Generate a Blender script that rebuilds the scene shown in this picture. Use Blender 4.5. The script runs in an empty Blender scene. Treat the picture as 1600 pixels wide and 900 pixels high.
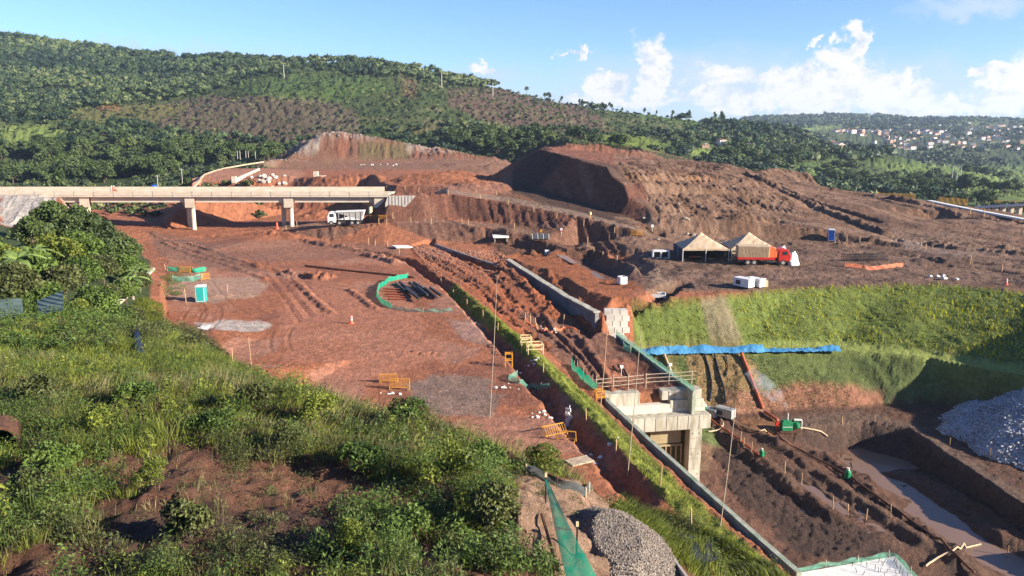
import bpy, bmesh, math, random
import numpy as np
from mathutils import Vector, Matrix, geometry
random.seed(7)
RS = np.random.RandomState(11)
C = bpy.context.scene.collection
R = math.radians

# ------------------------------------------------------------------ camera, sky, sun, exposure
CAMZ = 24.0
F = 1256.0
PITCH = R(11.26)
CP, SP = math.cos(PITCH), math.sin(PITCH)
cam = bpy.data.objects.new('camera', bpy.data.cameras.new('camera'))
C.objects.link(cam)
cam.location = (0, 0, CAMZ)
cam.rotation_euler = (math.pi/2 - PITCH, 0, 0)
cam.data.sensor_width = 36.0
cam.data.lens = 36.0 * F / 1600.0
cam.data.clip_start = 0.5
cam.data.clip_end = 20000
bpy.context.scene.camera = cam

SUN_EL = R(20.5)
SUN_DIR = Vector((0.93 * math.cos(SUN_EL), -0.367 * math.cos(SUN_EL), math.sin(SUN_EL))).normalized()
sun = bpy.data.objects.new('sun', bpy.data.lights.new('sun', 'SUN'))
C.objects.link(sun)
sun.data.energy = 4.9
sun.data.angle = R(0.55)
sun.data.color = (1.0, 0.90, 0.76)
sun.rotation_euler = SUN_DIR.to_track_quat('Z', 'Y').to_euler()
sun.location = (60, -40, 60)

vs = bpy.context.scene.view_settings
vs.view_transform = 'Standard'
vs.look = 'None'
vs.exposure = 1.62
vs.gamma = 1.0
vs.use_curve_mapping = False

def raydir(px, py):
    u = (px - 800.0) / F; v = (450.0 - py) / F
    return (u, CP + v * SP, -SP + v * CP)

world = bpy.data.worlds.new("World")
bpy.context.scene.world = world
world.use_nodes = True
def build_world():
    nt = world.node_tree; N = nt.nodes; L = nt.links
    N.clear()
    out = N.new('ShaderNodeOutputWorld'); bg = N.new('ShaderNodeBackground')
    bg.inputs['Strength'].default_value = 0.050
    sky = N.new('ShaderNodeTexSky'); sky.sky_type = 'NISHITA'; sky.sun_disc = False
    sky.sun_elevation = SUN_EL
    sky.sun_rotation = math.atan2(SUN_DIR.x, SUN_DIR.y)
    sky.air_density = 1.0; sky.dust_density = 0.35; sky.ozone_density = 1.6; sky.altitude = 700
    tc = N.new('ShaderNodeTexCoord')
    def val(x):
        n = N.new('ShaderNodeValue'); n.outputs[0].default_value = x; return n.outputs[0]
    def M(op, a, b=None, c=None, clamp=False):
        n = N.new('ShaderNodeMath'); n.operation = op; n.use_clamp = clamp
        for i, x in enumerate((a, b, c)):
            if x is None: continue
            if isinstance(x, (int, float)): n.inputs[i].default_value = x
            else: L.new(x, n.inputs[i])
        return n.outputs[0]
    sep = N.new('ShaderNodeSeparateXYZ'); L.new(tc.outputs['Generated'], sep.inputs[0])
    X, Y, Zc = sep.outputs
    # azimuth and elevation in degrees on the sky dome
    az = M('MULTIPLY', M('ARCTAN2', X, Y), 57.2958)
    el = M('MULTIPLY', M('ARCSINE', Zc), 57.2958)
    comb = N.new('ShaderNodeCombineXYZ'); L.new(az, comb.inputs[0]); L.new(M('MULTIPLY', el, 1.25), comb.inputs[1])
    def noise(scale, detail, off=0.0, rough=0.55, dist=0.0):
        n = N.new('ShaderNodeTexNoise'); n.inputs['Scale'].default_value = scale
        n.inputs['Detail'].default_value = detail; n.inputs['Roughness'].default_value = rough
        n.inputs['Distortion'].default_value = dist
        mp = N.new('ShaderNodeMapping'); mp.inputs['Location'].default_value = (off, off * 1.7, off)
        L.new(comb.outputs[0], mp.inputs[0]); L.new(mp.outputs[0], n.inputs['Vector'])
        return n
    n1 = noise(0.55, 8, 3.1, 0.60); n2 = noise(1.3, 7, 9.7, 0.62); n3 = noise(0.16, 5, 21.0)
    s1 = N.new('ShaderNodeSeparateXYZ'); L.new(n1.outputs['Color'], s1.inputs[0])
    s2 = N.new('ShaderNodeSeparateXYZ'); L.new(n2.outputs['Color'], s2.inputs[0])
    wx = M('ADD', M('MULTIPLY', M('SUBTRACT', s1.outputs[0], 0.5), 5.0), M('MULTIPLY', M('SUBTRACT', s2.outputs[0], 0.5), 1.8))
    wy = M('ADD', M('MULTIPLY', M('SUBTRACT', s1.outputs[1], 0.5), 3.4), M('MULTIPLY', M('SUBTRACT', s2.outputs[1], 0.5), 1.8))
    azw = M('ADD', az, wx); elw = M('ADD', el, wy)
    def azel(px, py):
        d = Vector(raydir(px, py)).normalized()
        return math.degrees(math.atan2(d.x, d.y)), math.degrees(math.asin(d.z))
    def blobs(lst, A=azw, E=elw):
        acc = None
        for (px, py, rx, ry, w) in lst:
            a0, e0 = azel(px, py)
            ra = rx / F * 57.3 * 0.9; re = ry / F * 57.3
            dx = M('DIVIDE', M('SUBTRACT', A, a0), ra); dy = M('DIVIDE', M('SUBTRACT', E, e0), re)
            q = M('SUBTRACT', 1.0, M('SQRT', M('ADD', M('MULTIPLY', dx, dx), M('MULTIPLY', dy, dy))))
            q = M('MULTIPLY', q, w)
            acc = q if acc is None else M('MAXIMUM', acc, q)
        return acc
    cum = blobs([(1018, 104, 34, 46, 1), (1030, 128, 26, 30, 1), (945, 134, 36, 20, .9), (1098, 142, 34, 16, .8),
                 (905, 80, 40, 5, .9), (1338, 78, 24, 42, 1), (1322, 112, 48, 36, 1), (1290, 60, 12, 9, 1), (1400, 148, 60, 36, 1),
                 (1285, 152, 60, 30, .8), (1262, 170, 80, 14, .8), (1440, 172, 60, 16, .8), (1520, 115, 18, 10, .9), (1560, 106, 40, 16, .9),
                 (1580, 145, 50, 32, 1), (1180, 158, 110, 16, .75), (980, 160, 110, 12, .6), (1130, 118, 60, 16, .42), (1230, 128, 60, 26, .6), (1500, 165, 60, 14, .5), (1260, 105, 14, 10, .8), (745, 105, 24, 9, .8), (1690, 120, 90, 50, 1), (-150, 60, 120, 30, .8)])
    m_c = N.new('ShaderNodeMapRange'); m_c.interpolation_type = 'SMOOTHSTEP'
    L.new(cum, m_c.inputs[0]); m_c.inputs[1].default_value = -0.10; m_c.inputs[2].default_value = 0.30; m_c.inputs[4].default_value = .96
    # thin veil behind and above the cumulus
    A2 = M('ADD', az, M('MULTIPLY', wx, 1.2)); E2 = M('ADD', el, M('MULTIPLY', wy, 0.8))
    veil = blobs([(1100, 130, 320, 62, 1), (1330, 140, 280, 60, 1), (1540, 8, 130, 22, .9), (1560, 140, 120, 60, .7), (200, 84, 380, 26, .55), (760, 120, 120, 30, .6), (900, 160, 500, 40, .7)], A2, E2)
    m_v = N.new('ShaderNodeMapRange'); m_v.interpolation_type = 'SMOOTHSTEP'
    L.new(veil, m_v.inputs[0]); m_v.inputs[1].default_value = -0.05; m_v.inputs[2].default_value = 0.75; m_v.inputs[4].default_value = 0.85
    # cloud body: bright billows with blue grey hollows
    sh = M('ADD', M('MULTIPLY', n2.outputs['Fac'], 0.75), M('MULTIPLY', n1.outputs['Fac'], 0.5))
    r = N.new('ShaderNodeValToRGB'); L.new(sh, r.inputs[0])
    r.color_ramp.elements[0].position = 0.46; r.color_ramp.elements[0].color = (4.3, 4.9, 5.8, 1)
    r.color_ramp.elements[1].position = 0.64; r.color_ramp.elements[1].color = (7.0, 6.75, 6.45, 1)
    tint = N.new('ShaderNodeMix'); tint.data_type = 'RGBA'; tint.blend_type = 'MULTIPLY'; tint.inputs[0].default_value = 1.0
    L.new(sky.outputs[0], tint.inputs[6]); tint.inputs[7].default_value = SKY_TINT
    mv = N.new('ShaderNodeMix'); mv.data_type = 'RGBA'
    L.new(m_v.outputs[0], mv.inputs[0]); L.new(tint.outputs[2], mv.inputs[6]); mv.inputs[7].default_value = (4.2, 5.1, 6.3, 1)
    mc = N.new('ShaderNodeMix'); mc.data_type = 'RGBA'
    L.new(m_c.outputs[0], mc.inputs[0]); L.new(mv.outputs[2], mc.inputs[6]); L.new(r.outputs[0], mc.inputs[7])
    L.new(mc.outputs[2], bg.inputs['Color']); L.new(bg.outputs[0], out.inputs[0])
SKY_TINT = (.74, .97, 1.46, 1)
build_world()

# ------------------------------------------------------------------ helpers
def Zp(px, py, z):
    d = raydir(px, py); t = (z - CAMZ) / d[2]
    return (d[0]*t, d[1]*t, z)
def Dp(px, py, dist):
    d = raydir(px, py); t = dist / d[1]
    return (d[0]*t, dist, CAMZ + d[2]*t)
def Wp(px, dist, z):
    depth = dist * CP - (z - CAMZ) * SP
    return ((px - 800.0) / F * depth, dist, z)
def project(x, y, z):
    depth = y * CP - (z - CAMZ) * SP
    v = (y * SP + (z - CAMZ) * CP) / np.maximum(depth, 1e-3)
    return 800 + F * x / np.maximum(depth, 1e-3), 450 - F * v

def srgb(r, g, b):
    f = lambda c: (c/255.0/12.92) if c/255.0 <= 0.04045 else ((c/255.0 + 0.055)/1.055)**2.4
    return (f(r), f(g), f(b))

def hash2(ix, iy, seed):
    h = (ix.astype(np.int64) * 374761393 + iy.astype(np.int64) * 668265263 + seed * 1442695041) & 0xffffffff
    h = ((h ^ (h >> 13)) * 1274126177) & 0xffffffff
    return ((h ^ (h >> 16)) & 0xffff) / 65535.0
def vnoise(x, y, seed=0):
    ix = np.floor(x); iy = np.floor(y); fx = x - ix; fy = y - iy
    fx = fx*fx*(3-2*fx); fy = fy*fy*(3-2*fy)
    a = hash2(ix, iy, seed); b = hash2(ix+1, iy, seed); c = hash2(ix, iy+1, seed); d = hash2(ix+1, iy+1, seed)
    return (a*(1-fx)+b*fx)*(1-fy) + (c*(1-fx)+d*fx)*fy
def fbm(x, y, octv=4, seed=0, gain=0.5):
    s = 0; a = 1; t = 0
    for k in range(octv):
        s = s + a * vnoise(x * 2**k + 17.3*k, y * 2**k - 9.1*k, seed + k); t += a; a *= gain
    return s / t * 2 - 1
def ridged(x, y, octv=3, seed=0):
    s = 0; a = 1; t = 0
    for k in range(octv):
        s = s + a * (1 - np.abs(vnoise(x*2**k, y*2**k, seed+k)*2-1)); t += a; a *= .5
    return s / t
def sstep(a, b, x):
    t = np.clip((x-a)/(b-a), 0, 1); return t*t*(3-2*t)

def mesh_np(name, V, loops, counts, mats=(), midx=None, smooth=False, attrs=None):
    me = bpy.data.meshes.new(name)
    V = np.asarray(V, dtype=np.float32); loops = np.asarray(loops, dtype=np.int32).ravel(); counts = np.asarray(counts, dtype=np.int32)
    me.vertices.add(len(V)); me.vertices.foreach_set('co', V.ravel())
    me.loops.add(len(loops)); me.loops.foreach_set('vertex_index', loops)
    me.polygons.add(len(counts))
    st = np.zeros(len(counts), dtype=np.int32); st[1:] = np.cumsum(counts)[:-1]
    me.polygons.foreach_set('loop_start', st)
    if midx is not None: me.polygons.foreach_set('material_index', np.asarray(midx, dtype=np.int32))
    me.polygons.foreach_set('use_smooth', np.full(len(counts), smooth))
    for m in mats: me.materials.append(m)
    if attrs:
        for an, arr in attrs.items():
            if arr.ndim == 2:
                a = me.attributes.new(an, 'FLOAT_COLOR', 'POINT')
                full = np.ones((len(V), 4), dtype=np.float32); full[:, :3] = arr
                a.data.foreach_set('color', full.ravel())
            else:
                a = me.attributes.new(an, 'FLOAT', 'POINT'); a.data.foreach_set('value', arr.astype(np.float32))
    me.update(calc_edges=True); me.validate()
    return me

def tag(o, label=None, cat=None, group=None, kind=None):
    if label: o['label'] = label
    if cat: o['category'] = cat
    if group: o['group'] = group
    if kind: o['kind'] = kind
    return o
def link(name, me, parent=None, loc=None):
    o = bpy.data.objects.new(name, me); C.objects.link(o)
    if loc is not None: o.location = loc
    if parent is not None: o.parent = parent
    return o
def thing(name, label, cat, loc=(0, 0, 0), rz=0, group=None):
    o = link(name, None); o.location = loc; o.rotation_euler = (0, 0, rz); o.empty_display_size = 0.3
    return tag(o, label, cat, group)
def copy_tree(o, parent=None):
    c = o.copy(); C.objects.link(c); c.parent = parent
    for ch in list(o.children): copy_tree(ch, c)
    return c

# ---- materials
def principled(name, col, rough=0.8, metal=0.0, var=0.15, nscale=3.0, bump=0.0, bscale=20.0, spec=0.3, col2=None, coords='Object', detail=5, alpha=None, stretch=None):
    col = tuple(x*.80 for x in col); col2 = tuple(x*.80 for x in col2) if col2 else None
    m = bpy.data.materials.new(name); m.use_nodes = True
    nt = m.node_tree; N = nt.nodes; L = nt.links
    b = N['Principled BSDF']
    b.inputs['Roughness'].default_value = rough; b.inputs['Metallic'].default_value = metal
    b.inputs['Specular IOR Level'].default_value = spec
    tc = N.new('ShaderNodeTexCoord'); src = tc.outputs[coords]
    if stretch:
        mp = N.new('ShaderNodeMapping'); mp.inputs['Scale'].default_value = stretch
        L.new(src, mp.inputs[0]); src = mp.outputs[0]
    n = N.new('ShaderNodeTexNoise'); n.inputs['Scale'].default_value = nscale; n.inputs['Detail'].default_value = detail
    L.new(src, n.inputs['Vector'])
    r = N.new('ShaderNodeValToRGB'); L.new(n.outputs['Fac'], r.inputs[0])
    c2 = col2 if col2 else tuple(min(1, x*(1+var)) for x in col)
    c1 = col if col2 else tuple(x*(1-var) for x in col)
    r.color_ramp.elements[0].position = 0.32; r.color_ramp.elements[1].position = 0.68
    r.color_ramp.elements[0].color = (*c1, 1); r.color_ramp.elements[1].color = (*c2, 1)
    L.new(r.outputs[0], b.inputs['Base Color'])
    if bump > 0:
        n2 = N.new('ShaderNodeTexNoise'); n2.inputs['Scale'].default_value = bscale; n2.inputs['Detail'].default_value = 6
        L.new(src, n2.inputs['Vector'])
        bp = N.new('ShaderNodeBump'); bp.inputs['Strength'].default_value = 1.0; bp.inputs['Distance'].default_value = bump
        L.new(n2.outputs['Fac'], bp.inputs['Height']); L.new(bp.outputs[0], b.inputs['Normal'])
    if alpha is not None: b.inputs['Alpha'].default_value = alpha
    return m
def leafmat(name, c1, c2, rough=0.6, trans=0.25, scale=0.6, objrand=0.25):
    c1 = tuple(x*.68 for x in c1); c2 = tuple(x*.88 for x in c2)
    m = bpy.data.materials.new(name); m.use_nodes = True
    nt = m.node_tree; N = nt.nodes; L = nt.links
    b = N['Principled BSDF']; b.inputs['Roughness'].default_value = rough; b.inputs['Specular IOR Level'].default_value = 0.25
    ge = N.new('ShaderNodeNewGeometry'); n = N.new('ShaderNodeTexNoise'); n.inputs['Scale'].default_value = scale; n.inputs['Detail'].default_value = 4
    L.new(ge.outputs['Position'], n.inputs['Vector'])
    ad = N.new('ShaderNodeMath'); ad.operation = 'MULTIPLY_ADD'; L.new(ge.outputs['Random Per Island'], ad.inputs[0]); ad.inputs[1].default_value = 0.30
    oi = N.new('ShaderNodeObjectInfo')
    ad0 = N.new('ShaderNodeMath'); ad0.operation = 'MULTIPLY_ADD'; L.new(oi.outputs['Random'], ad0.inputs[0]); ad0.inputs[1].default_value = objrand
    L.new(n.outputs['Fac'], ad0.inputs[2]); L.new(ad0.outputs[0], ad.inputs[2])
    r = N.new('ShaderNodeValToRGB'); L.new(ad.outputs[0], r.inputs[0])
    r.color_ramp.elements[0].position = 0.42; r.color_ramp.elements[1].position = 0.95
    r.color_ramp.elements[0].color = (*c1, 1); r.color_ramp.elements[1].color = (*c2, 1)
    L.new(r.outputs[0], b.inputs['Base Color'])
    t = N.new('ShaderNodeBsdfTranslucent'); L.new(r.outputs[0], t.inputs[0])
    mx = N.new('ShaderNodeMixShader'); mx.inputs[0].default_value = trans
    L.new(b.outputs[0], mx.inputs[1]); L.new(t.outputs[0], mx.inputs[2]); L.new(mx.outputs[0], N['Material Output'].inputs[0])
    return m
# ------------------------------------------------------------------ terrain: control points, breaklines, TIN
TP = []; TE = []
def pt(p): TP.append(tuple(float(c) for c in p)); return len(TP) - 1
def line(ps):
    ids = [pt(p) for p in ps]
    for a, b in zip(ids, ids[1:]): TE.append((a, b))
    return ids
def pts(ps):
    for p in ps: pt(p)

def crest_toe(ps):  # foreground crest given as (px,py,dist) and the hidden toe of its far side on the platform
    cr = [Dp(*p) for p in ps]; line(cr)
    toe = []
    for (px, py, d) in ps:
        hx = Zp(px, py, 0.0); toe.append((hx[0]*0.86, hx[1]*0.86, 0.0))
    line(toe)
    return cr
# foreground hill
CREST = [(300, 532, 56), (380, 596, 38), (440, 606, 33), (500, 620, 30), (580, 645, 29), (680, 662, 28), (760, 690, 28), (840, 722, 27), (900, 752, 27), (960, 790, 27), (1010, 818, 28), (1060, 845, 29), (1120, 872, 31)]
crest_toe(CREST)
pts([Dp(-300, 900, 15), Dp(0, 900, 14.2), Dp(300, 900, 14.2), (0, 10, 15.6), (-20, 6, 16), (20, 6, 15), (0, -26, 16), (-60, -20, 17), (60, -26, 14), (-40, 20, 15.5),
     Dp(600, 900, 14.4), Dp(800, 900, 14.9), Dp(300, 800, 17.5), Dp(0, 780, 18.5), Dp(600, 790, 18.8), Dp(200, 700, 22.5), Dp(450, 690, 23.5),
     Dp(600, 715, 22.6), Dp(720, 770, 20), Dp(-250, 700, 22), Dp(0, 680, 24), Dp(0, 600, 31), Dp(150, 600, 31), Dp(300, 625, 29), Dp(-300, 560, 38)])
pts([Dp(120, 560, 42), Dp(0, 545, 46), Dp(230, 575, 40), Dp(300, 580, 38)])
# steep fall to the right of the gravel pile
pts([Dp(820, 800, 19), Dp(900, 820, 19.5), Dp(880, 900, 15.8), Dp(1000, 900, 17.5), Wp(1060, 24, 9.5), Wp(1120, 23, 7), Wp(1180, 24, 4.0), Wp(1150, 29, 4.6), Wp(1190, 32, 2.4), (22, 14, 6), (16, 8, 9), (30, 6, 4)])
# left embankment
pts([Wp(0, 62, 10.2), Wp(100, 62, 9.4), Wp(180, 62, 8.6), Wp(215, 66, 7.6), Wp(268, 66, 7.0), Wp(300, 66, 6.0), Wp(330, 60, 5.8), Wp(345, 70, 2.2), Wp(0, 90, 8.5), Wp(110, 90, 6.4), Wp(180, 88, 4.6), Wp(0, 130, 6),
     Wp(110, 125, 4), Wp(190, 128, 1.5), Wp(215, 150, 0.6), Wp(0, 165, 5), Wp(100, 165, 2), Wp(-250, 60, 12), Wp(-250, 120, 9), Wp(-300, 190, 9)])
line([Zp(252, 440, 1.6), Zp(252, 470, 1.9), Zp(252, 500, 2.1), Zp(262, 512, 2.1)])
line([Zp(259, 440, 0), Zp(259, 470, 0), Zp(259, 506, 0), Zp(280, 520, 0)])
line([Zp(248, 438, 1.0), Zp(238, 425, 0.3), Zp(215, 385, 0.1)])
line([Zp(205, 440, 2.2), Zp(228, 428, 1.4), Zp(236, 420, 0.5)])
pts([Wp(310, 78, 0), Wp(380, 76, 0), Wp(350, 82, 0)])
# the wide red platform
pts([Zp(240, 372, 0), Zp(300, 400, 0), Zp(420, 430, 0), Zp(520, 450, 0), Zp(420, 520, 0), Zp(560, 560, 0), Zp(700, 600, 0), Zp(640, 480, 0), Zp(800, 640, 0), Zp(900, 720, 0), Zp(1000, 780, -0.2), Zp(1100, 850, -0.3), Zp(560, 400, 0)])
# verge and long wall to the pit: ground left of the wall, drop to the pit right of it
WALLL = [Zp(700, 448, 0.3), Zp(770, 502, 0.3), Zp(850, 560, 0.3), Zp(940, 632, 0.2), Zp(1000, 690, 0.1), Zp(1100, 781, 0), Zp(1180, 850, 0), Zp(1236, 902, 0)]
line(WALLL + [(19, 34, 0), (24, 22, 0), (30, 2, 0)])
W1 = [Zp(948, 628, 0.0), Zp(1010, 686, 0.0), Zp(1110, 776, 0.0), Zp(1190, 848, 0.0), Zp(1246, 897, 0.0)]     # wall centre line
def off(ps, dx, z, dy=0): return [(p[0]+dx, p[1]+dy, z) for p in ps]
line(off(W1, -0.25, -1.3) + [(20.3, 33, -1)])
line(off(W1[1:], 0.55, -11.5) + [(21.2, 33, -11.5), (27, 20, -11)])
# middle zone between the verge and the block wall
W2 = [Zp(962, 527, -2.3), Zp(990, 548, -2.3), Zp(1020, 571, -2.3), Zp(1050, 593, -2.3), Zp(1082, 616, -2.3)]
W2T = W2[:4] + [(17.7, 79.4, -2.4)]
line(W2T + [(14, 78.5, -2.6), (9.1, 77.6, -2.5), (8.9, 71.5, -0.9)])
line([(p[0]+0.7, p[1]+0.5, z) for p, z in zip(W2T[:4], (-6.4, -8, -10, -11.5))] + [(18.5, 79.7, -12), (18.7, 78.1, -12), (14.5, 77.2, -12), (9.9, 76.4, -12), (9.6, 69.5, -12)])
pts([Zp(720, 440, -0.4), Zp(800, 500, -0.6), Zp(870, 560, -0.8), Zp(940, 600, -1.2), Zp(900, 540, -1.6), Zp(1000, 590, -2.5), Zp(950, 560, -2.1)])
# spoil ridge then deep trench at the foot of the block wall
line([Zp(740, 392, -0.3), Zp(775, 410, -0.2), Zp(806, 428, -0.1), Zp(830, 452, -0.4), Zp(868, 484, -1.4), Zp(905, 502, -1.9), Zp(940, 520, -2.2)])
BW = [Zp(797, 405, 0.2), Zp(889, 462, 0.2), Zp(937, 487, 0.2)]     # top of the block wall
line([(p[0]-0.9, p[1]-0.6, -3.2) for p in BW] + [Zp(945, 518, -3.0)])
line([(p[0]+0.45, p[1]+0.3, 0.15) for p in BW])
line([Zp(790, 425, -3.2), Zp(835, 458, -3.2), Zp(885, 492, -3.2), Zp(930, 512, -3.1)])
pts([Zp(775, 402, -1.5), Zp(760, 390, -0.8), Zp(700, 384, -0.4), Zp(680, 378, 0)])
# orange plateau behind the block wall
pts([Zp(815, 400, 0.1), Zp(845, 388, 0.1), Zp(880, 430, 0.1), Zp(920, 455, 0.1), Zp(960, 465, 0.1), Zp(860, 400, -0.2)])
line([Zp(862, 392, -0.2), Zp(900, 416, -0.5), Zp(938, 436, -0.7), Zp(962, 447, -0.4)])
line([Zp(886, 394, -1.9), Zp(915, 412, -2.2), Zp(945, 428, -2.2), Zp(975, 440, -1.6)])
line([Zp(905, 392, -1.9), Zp(950, 414, -2.2), Zp(990, 432, -2.0), Zp(1008, 438, -1.2)])
line([Zp(890, 384, 0.3), Zp(920, 387, 0.4), Zp(950, 401, 0.4), Zp(994, 416, 0.4), Zp(1022, 430, 0.3), Zp(1030, 442, 0.1)])
pts([Zp(1000, 404, 0.1), Zp(1030, 415, 0), Zp(1100, 430, 0), Zp(1180, 420, 0), Zp(1300, 410, 0), Zp(1450, 425, 0), Zp(1560, 432, 0), Zp(1060, 450, 0), Zp(1000, 455, 0), Zp(1200, 440, 0)])
# grassed cut: top, toe, berm, lower cut, pit floor
line([Zp(982, 470, 0.1), Zp(1030, 466, 0), Zp(1090, 463, 0), Zp(1130, 459, 0), Zp(1250, 448, 0), Zp(1400, 443, 0), Zp(1500, 445, 0), Zp(1600, 455, 0), (84, 106, 2), (91, 92, 6.5), (96, 76, 5.5), (97, 62, 1.5), (98, 50, 1), (96, 26, 1), (88, 4, 1)])
line([Zp(975, 528, -5.5), Zp(1012, 543, -6.3), Zp(1100, 541, -6.4), Zp(1160, 539, -6.4), Zp(1310, 537, -6.4), Zp(1450, 551, -6.4), Zp(1600, 577, -6.4), (82, 84, -6.4), (86, 68, -6.4), (87, 48, -6.4), (85, 28, -6.4)])
line([Zp(1000, 550, -6.5), Zp(1040, 554, -6.6), Zp(1160, 551, -6.6), Zp(1310, 546, -6.6), Zp(1450, 560, -6.6), Zp(1600, 588, -6.6), (79.5, 82, -6.6), (83, 66, -6.6), (84, 48, -6.6), (82, 28, -6.6)])
line([Zp(1040, 640, -12), Zp(1100, 645, -12), Zp(1150, 650, -12), Zp(1240, 640, -12), Zp(1330, 638, -12), Zp(1385, 632, -12), Zp(1460, 628, -12), Zp(1560, 646, -12), (71, 80, -12), (75, 64, -12), (76, 46, -12), (74, 28, -12)])
# pit: haul track at -12, deeper cut at -15 in front of it
line([Zp(1175, 662, -12), Zp(1250, 668, -12), Zp(1350, 658, -12), Zp(1420, 668, -12), Zp(1500, 722, -12), Zp(1600, 790, -12), Zp(1680, 850, -12)])
line([Zp(1290, 712, -14.8), Zp(1340, 700, -15), Zp(1420, 722, -15), Zp(1480, 760, -15), Zp(1560, 815, -15), Zp(1680, 900, -15)])
pts([Zp(1240, 690, -12.6), Zp(1160, 690, -12), Zp(1130, 700, -12), Zp(1120, 740, -12), Zp(1140, 800, -12), Zp(1200, 850, -12), Zp(1280, 880, -12), Zp(1230, 740, -12.3), Zp(1300, 760, -12.6),
     Zp(1360, 790, -12.8), Zp(1420, 830, -12.8), Zp(1500, 880, -13), Zp(1380, 730, -15), Zp(1440, 790, -15), Zp(1520, 840, -15), Zp(1600, 880, -15), Zp(1400, 900, -12.8), (50, 40, -12.5), (36, 34, -12), (60, 50, -14)])
pts([Zp(1318, 740, -13.6), Zp(1380, 800, -13.6), Zp(1455, 850, -13.8), Zp(1530, 900, -13.8), Zp(1345, 748, -15), Zp(1420, 805, -15), Zp(1500, 858, -15), Zp(1600, 915, -15)])
# lower haul road and the scarps either side of it
line([Zp(240, 366, 0.3), Zp(330, 366, 0.6), Zp(440, 361, 1.6), Zp(520, 352, 2.6), Zp(600, 348, 3), Zp(690, 348, 3), Zp(760, 357, 2.4), Zp(840, 373, 1.4), Zp(950, 393, 0.5)])
line([Zp(330, 371, 0.1), Zp(440, 372, 0), Zp(520, 377, 0), Zp(600, 384, 0), Zp(660, 385, 0), Zp(700, 379, -0.3), Zp(760, 379, -0.3), Zp(830, 385, -0.2), Zp(900, 392, 0)])
line([Zp(630, 346, 3.2), Zp(720, 344, 3.1), Zp(800, 350, 2.8), Zp(880, 362, 2.4), Zp(950, 377, 1.4), Zp(1010, 392, 0.6)])
line([Zp(612, 301, 9.2), Zp(700, 303, 8.7), Zp(800, 318, 7), Zp(900, 338, 5), Zp(1000, 362, 2.8), Zp(1040, 372, 1.5)])
line([Zp(620, 290, 9.3), Zp(700, 292, 9.0), Zp(790, 300, 7.9), Zp(850, 313, 6.6), Zp(920, 331, 5), Zp(990, 350, 3.4), Zp(1040, 364, 1.6)])
# under and behind the bridge
pts([Wp(150, 190, 1), Wp(260, 190, 0.4), Wp(380, 190, 0.4), Wp(450, 188, 1.2), Wp(560, 190, 1.5), Wp(600, 192, 2.5), Wp(250, 215, 0), Wp(400, 215, 0), Wp(540, 215, 0.2), Wp(600, 205, 2.6)])
line([Wp(140, 232, 1), Wp(200, 232, 0), Wp(300, 232, 0), Wp(450, 232, 0), Wp(560, 222, 0.2), Wp(600, 208, 3)])
line([Wp(300, 250, 8.7), Wp(450, 250, 9), Wp(580, 240, 9), Wp(612, 212, 9.2)])
# bridge left approach
line([Wp(-350, 184, 8.8), Wp(-50, 184, 8.8), Wp(60, 184, 8.8), Wp(95, 184, 8.6)])
line([Wp(-350, 198, 8.8), Wp(-50, 198, 8.8), Wp(95, 198, 8.6)])
line([Wp(-350, 170, 3), Wp(0, 168, 3), Wp(110, 172, 2.0), Wp(130, 190, 1.2), Wp(120, 206, 1.2), Wp(0, 212, 1.2), Wp(-350, 214, 1)])
# upper plateau and its curved edge
line([Zp(305, 291, 8.8), Zp(318, 274, 9), Zp(350, 263, 9), Zp(420, 252, 9), Zp(450, 248.5, 9)])
line([Wp(280, 222, 3.0), Wp(286, 250, 4), Wp(308, 300, 4.5), Wp(400, 345, 4.5), Wp(425, 372, 5)])
pts([Zp(500, 280, 9), Zp(600, 270, 9), Zp(700, 262, 9), Zp(760, 280, 8.9), Zp(560, 260, 9)])
line([Zp(445, 250, 9), Zp(600, 249.5, 9), Zp(700, 250, 9), Zp(770, 250, 9)])
line([Dp(428, 250, 404), Dp(470, 222, 408), Dp(500, 208, 410), Dp(530, 206, 411), Dp(600, 216, 409), Dp(680, 231, 406), Dp(770, 246, 400)])
line([Wp(410, 425, 3), Wp(500, 440, 4), Wp(600, 438, 4), Wp(700, 432, 4), Wp(790, 420, 4)])
# great dark spoil mound
line([Dp(800, 256, 232), Dp(822, 244, 226), Dp(845, 233, 221), Dp(880, 242, 212), Dp(912, 251, 204), Dp(948, 260, 198), Dp(956, 275, 193), Dp(975, 289, 189), Dp(982, 308, 185), Dp(1012, 324, 182), Dp(1018, 341, 178), Dp(1030, 352, 175)])
line([Zp(778, 290, 8.6), Zp(795, 302, 7.6), Zp(853, 316, 6.3), Zp(923, 334, 4.7), Zp(993, 354, 3.0)])
CR_ = [Dp(800, 256, 232), Dp(822, 244, 226), Dp(845, 233, 221), Dp(880, 242, 212), Dp(912, 251, 204), Dp(948, 260, 198), Dp(975, 289, 189), Dp(1012, 324, 182)]
TO_ = [Zp(766, 284, 8.8), Zp(778, 290, 8.6), Zp(795, 302, 7.6), Zp(825, 309, 7.0), Zp(870, 320, 5.9), Zp(923, 334, 4.7), Zp(960, 344, 3.9), Zp(1000, 356, 2.8)]
line([(a[0]+(b[0]-a[0])*.46, a[1]+(b[1]-a[1])*.46, b[2]+.10*(a[2]-b[2])) for a, b in zip(CR_, TO_)])
line([Wp(770, 290, 7), Wp(800, 300, 6), Wp(860, 310, 4), Wp(1030, 310, 2), Wp(1130, 300, 0), Wp(1260, 296, -1)])
line([Dp(850, 229, 246), Dp(900, 230, 262), Dp(960, 234, 266), Dp(1022, 241, 262)])
line([Dp(862, 236, 238), Dp(930, 238, 250), Dp(1018, 249, 243)])
line([Dp(1030, 247, 264), Dp(1130, 256, 262), Dp(1180, 270, 252)])
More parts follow.
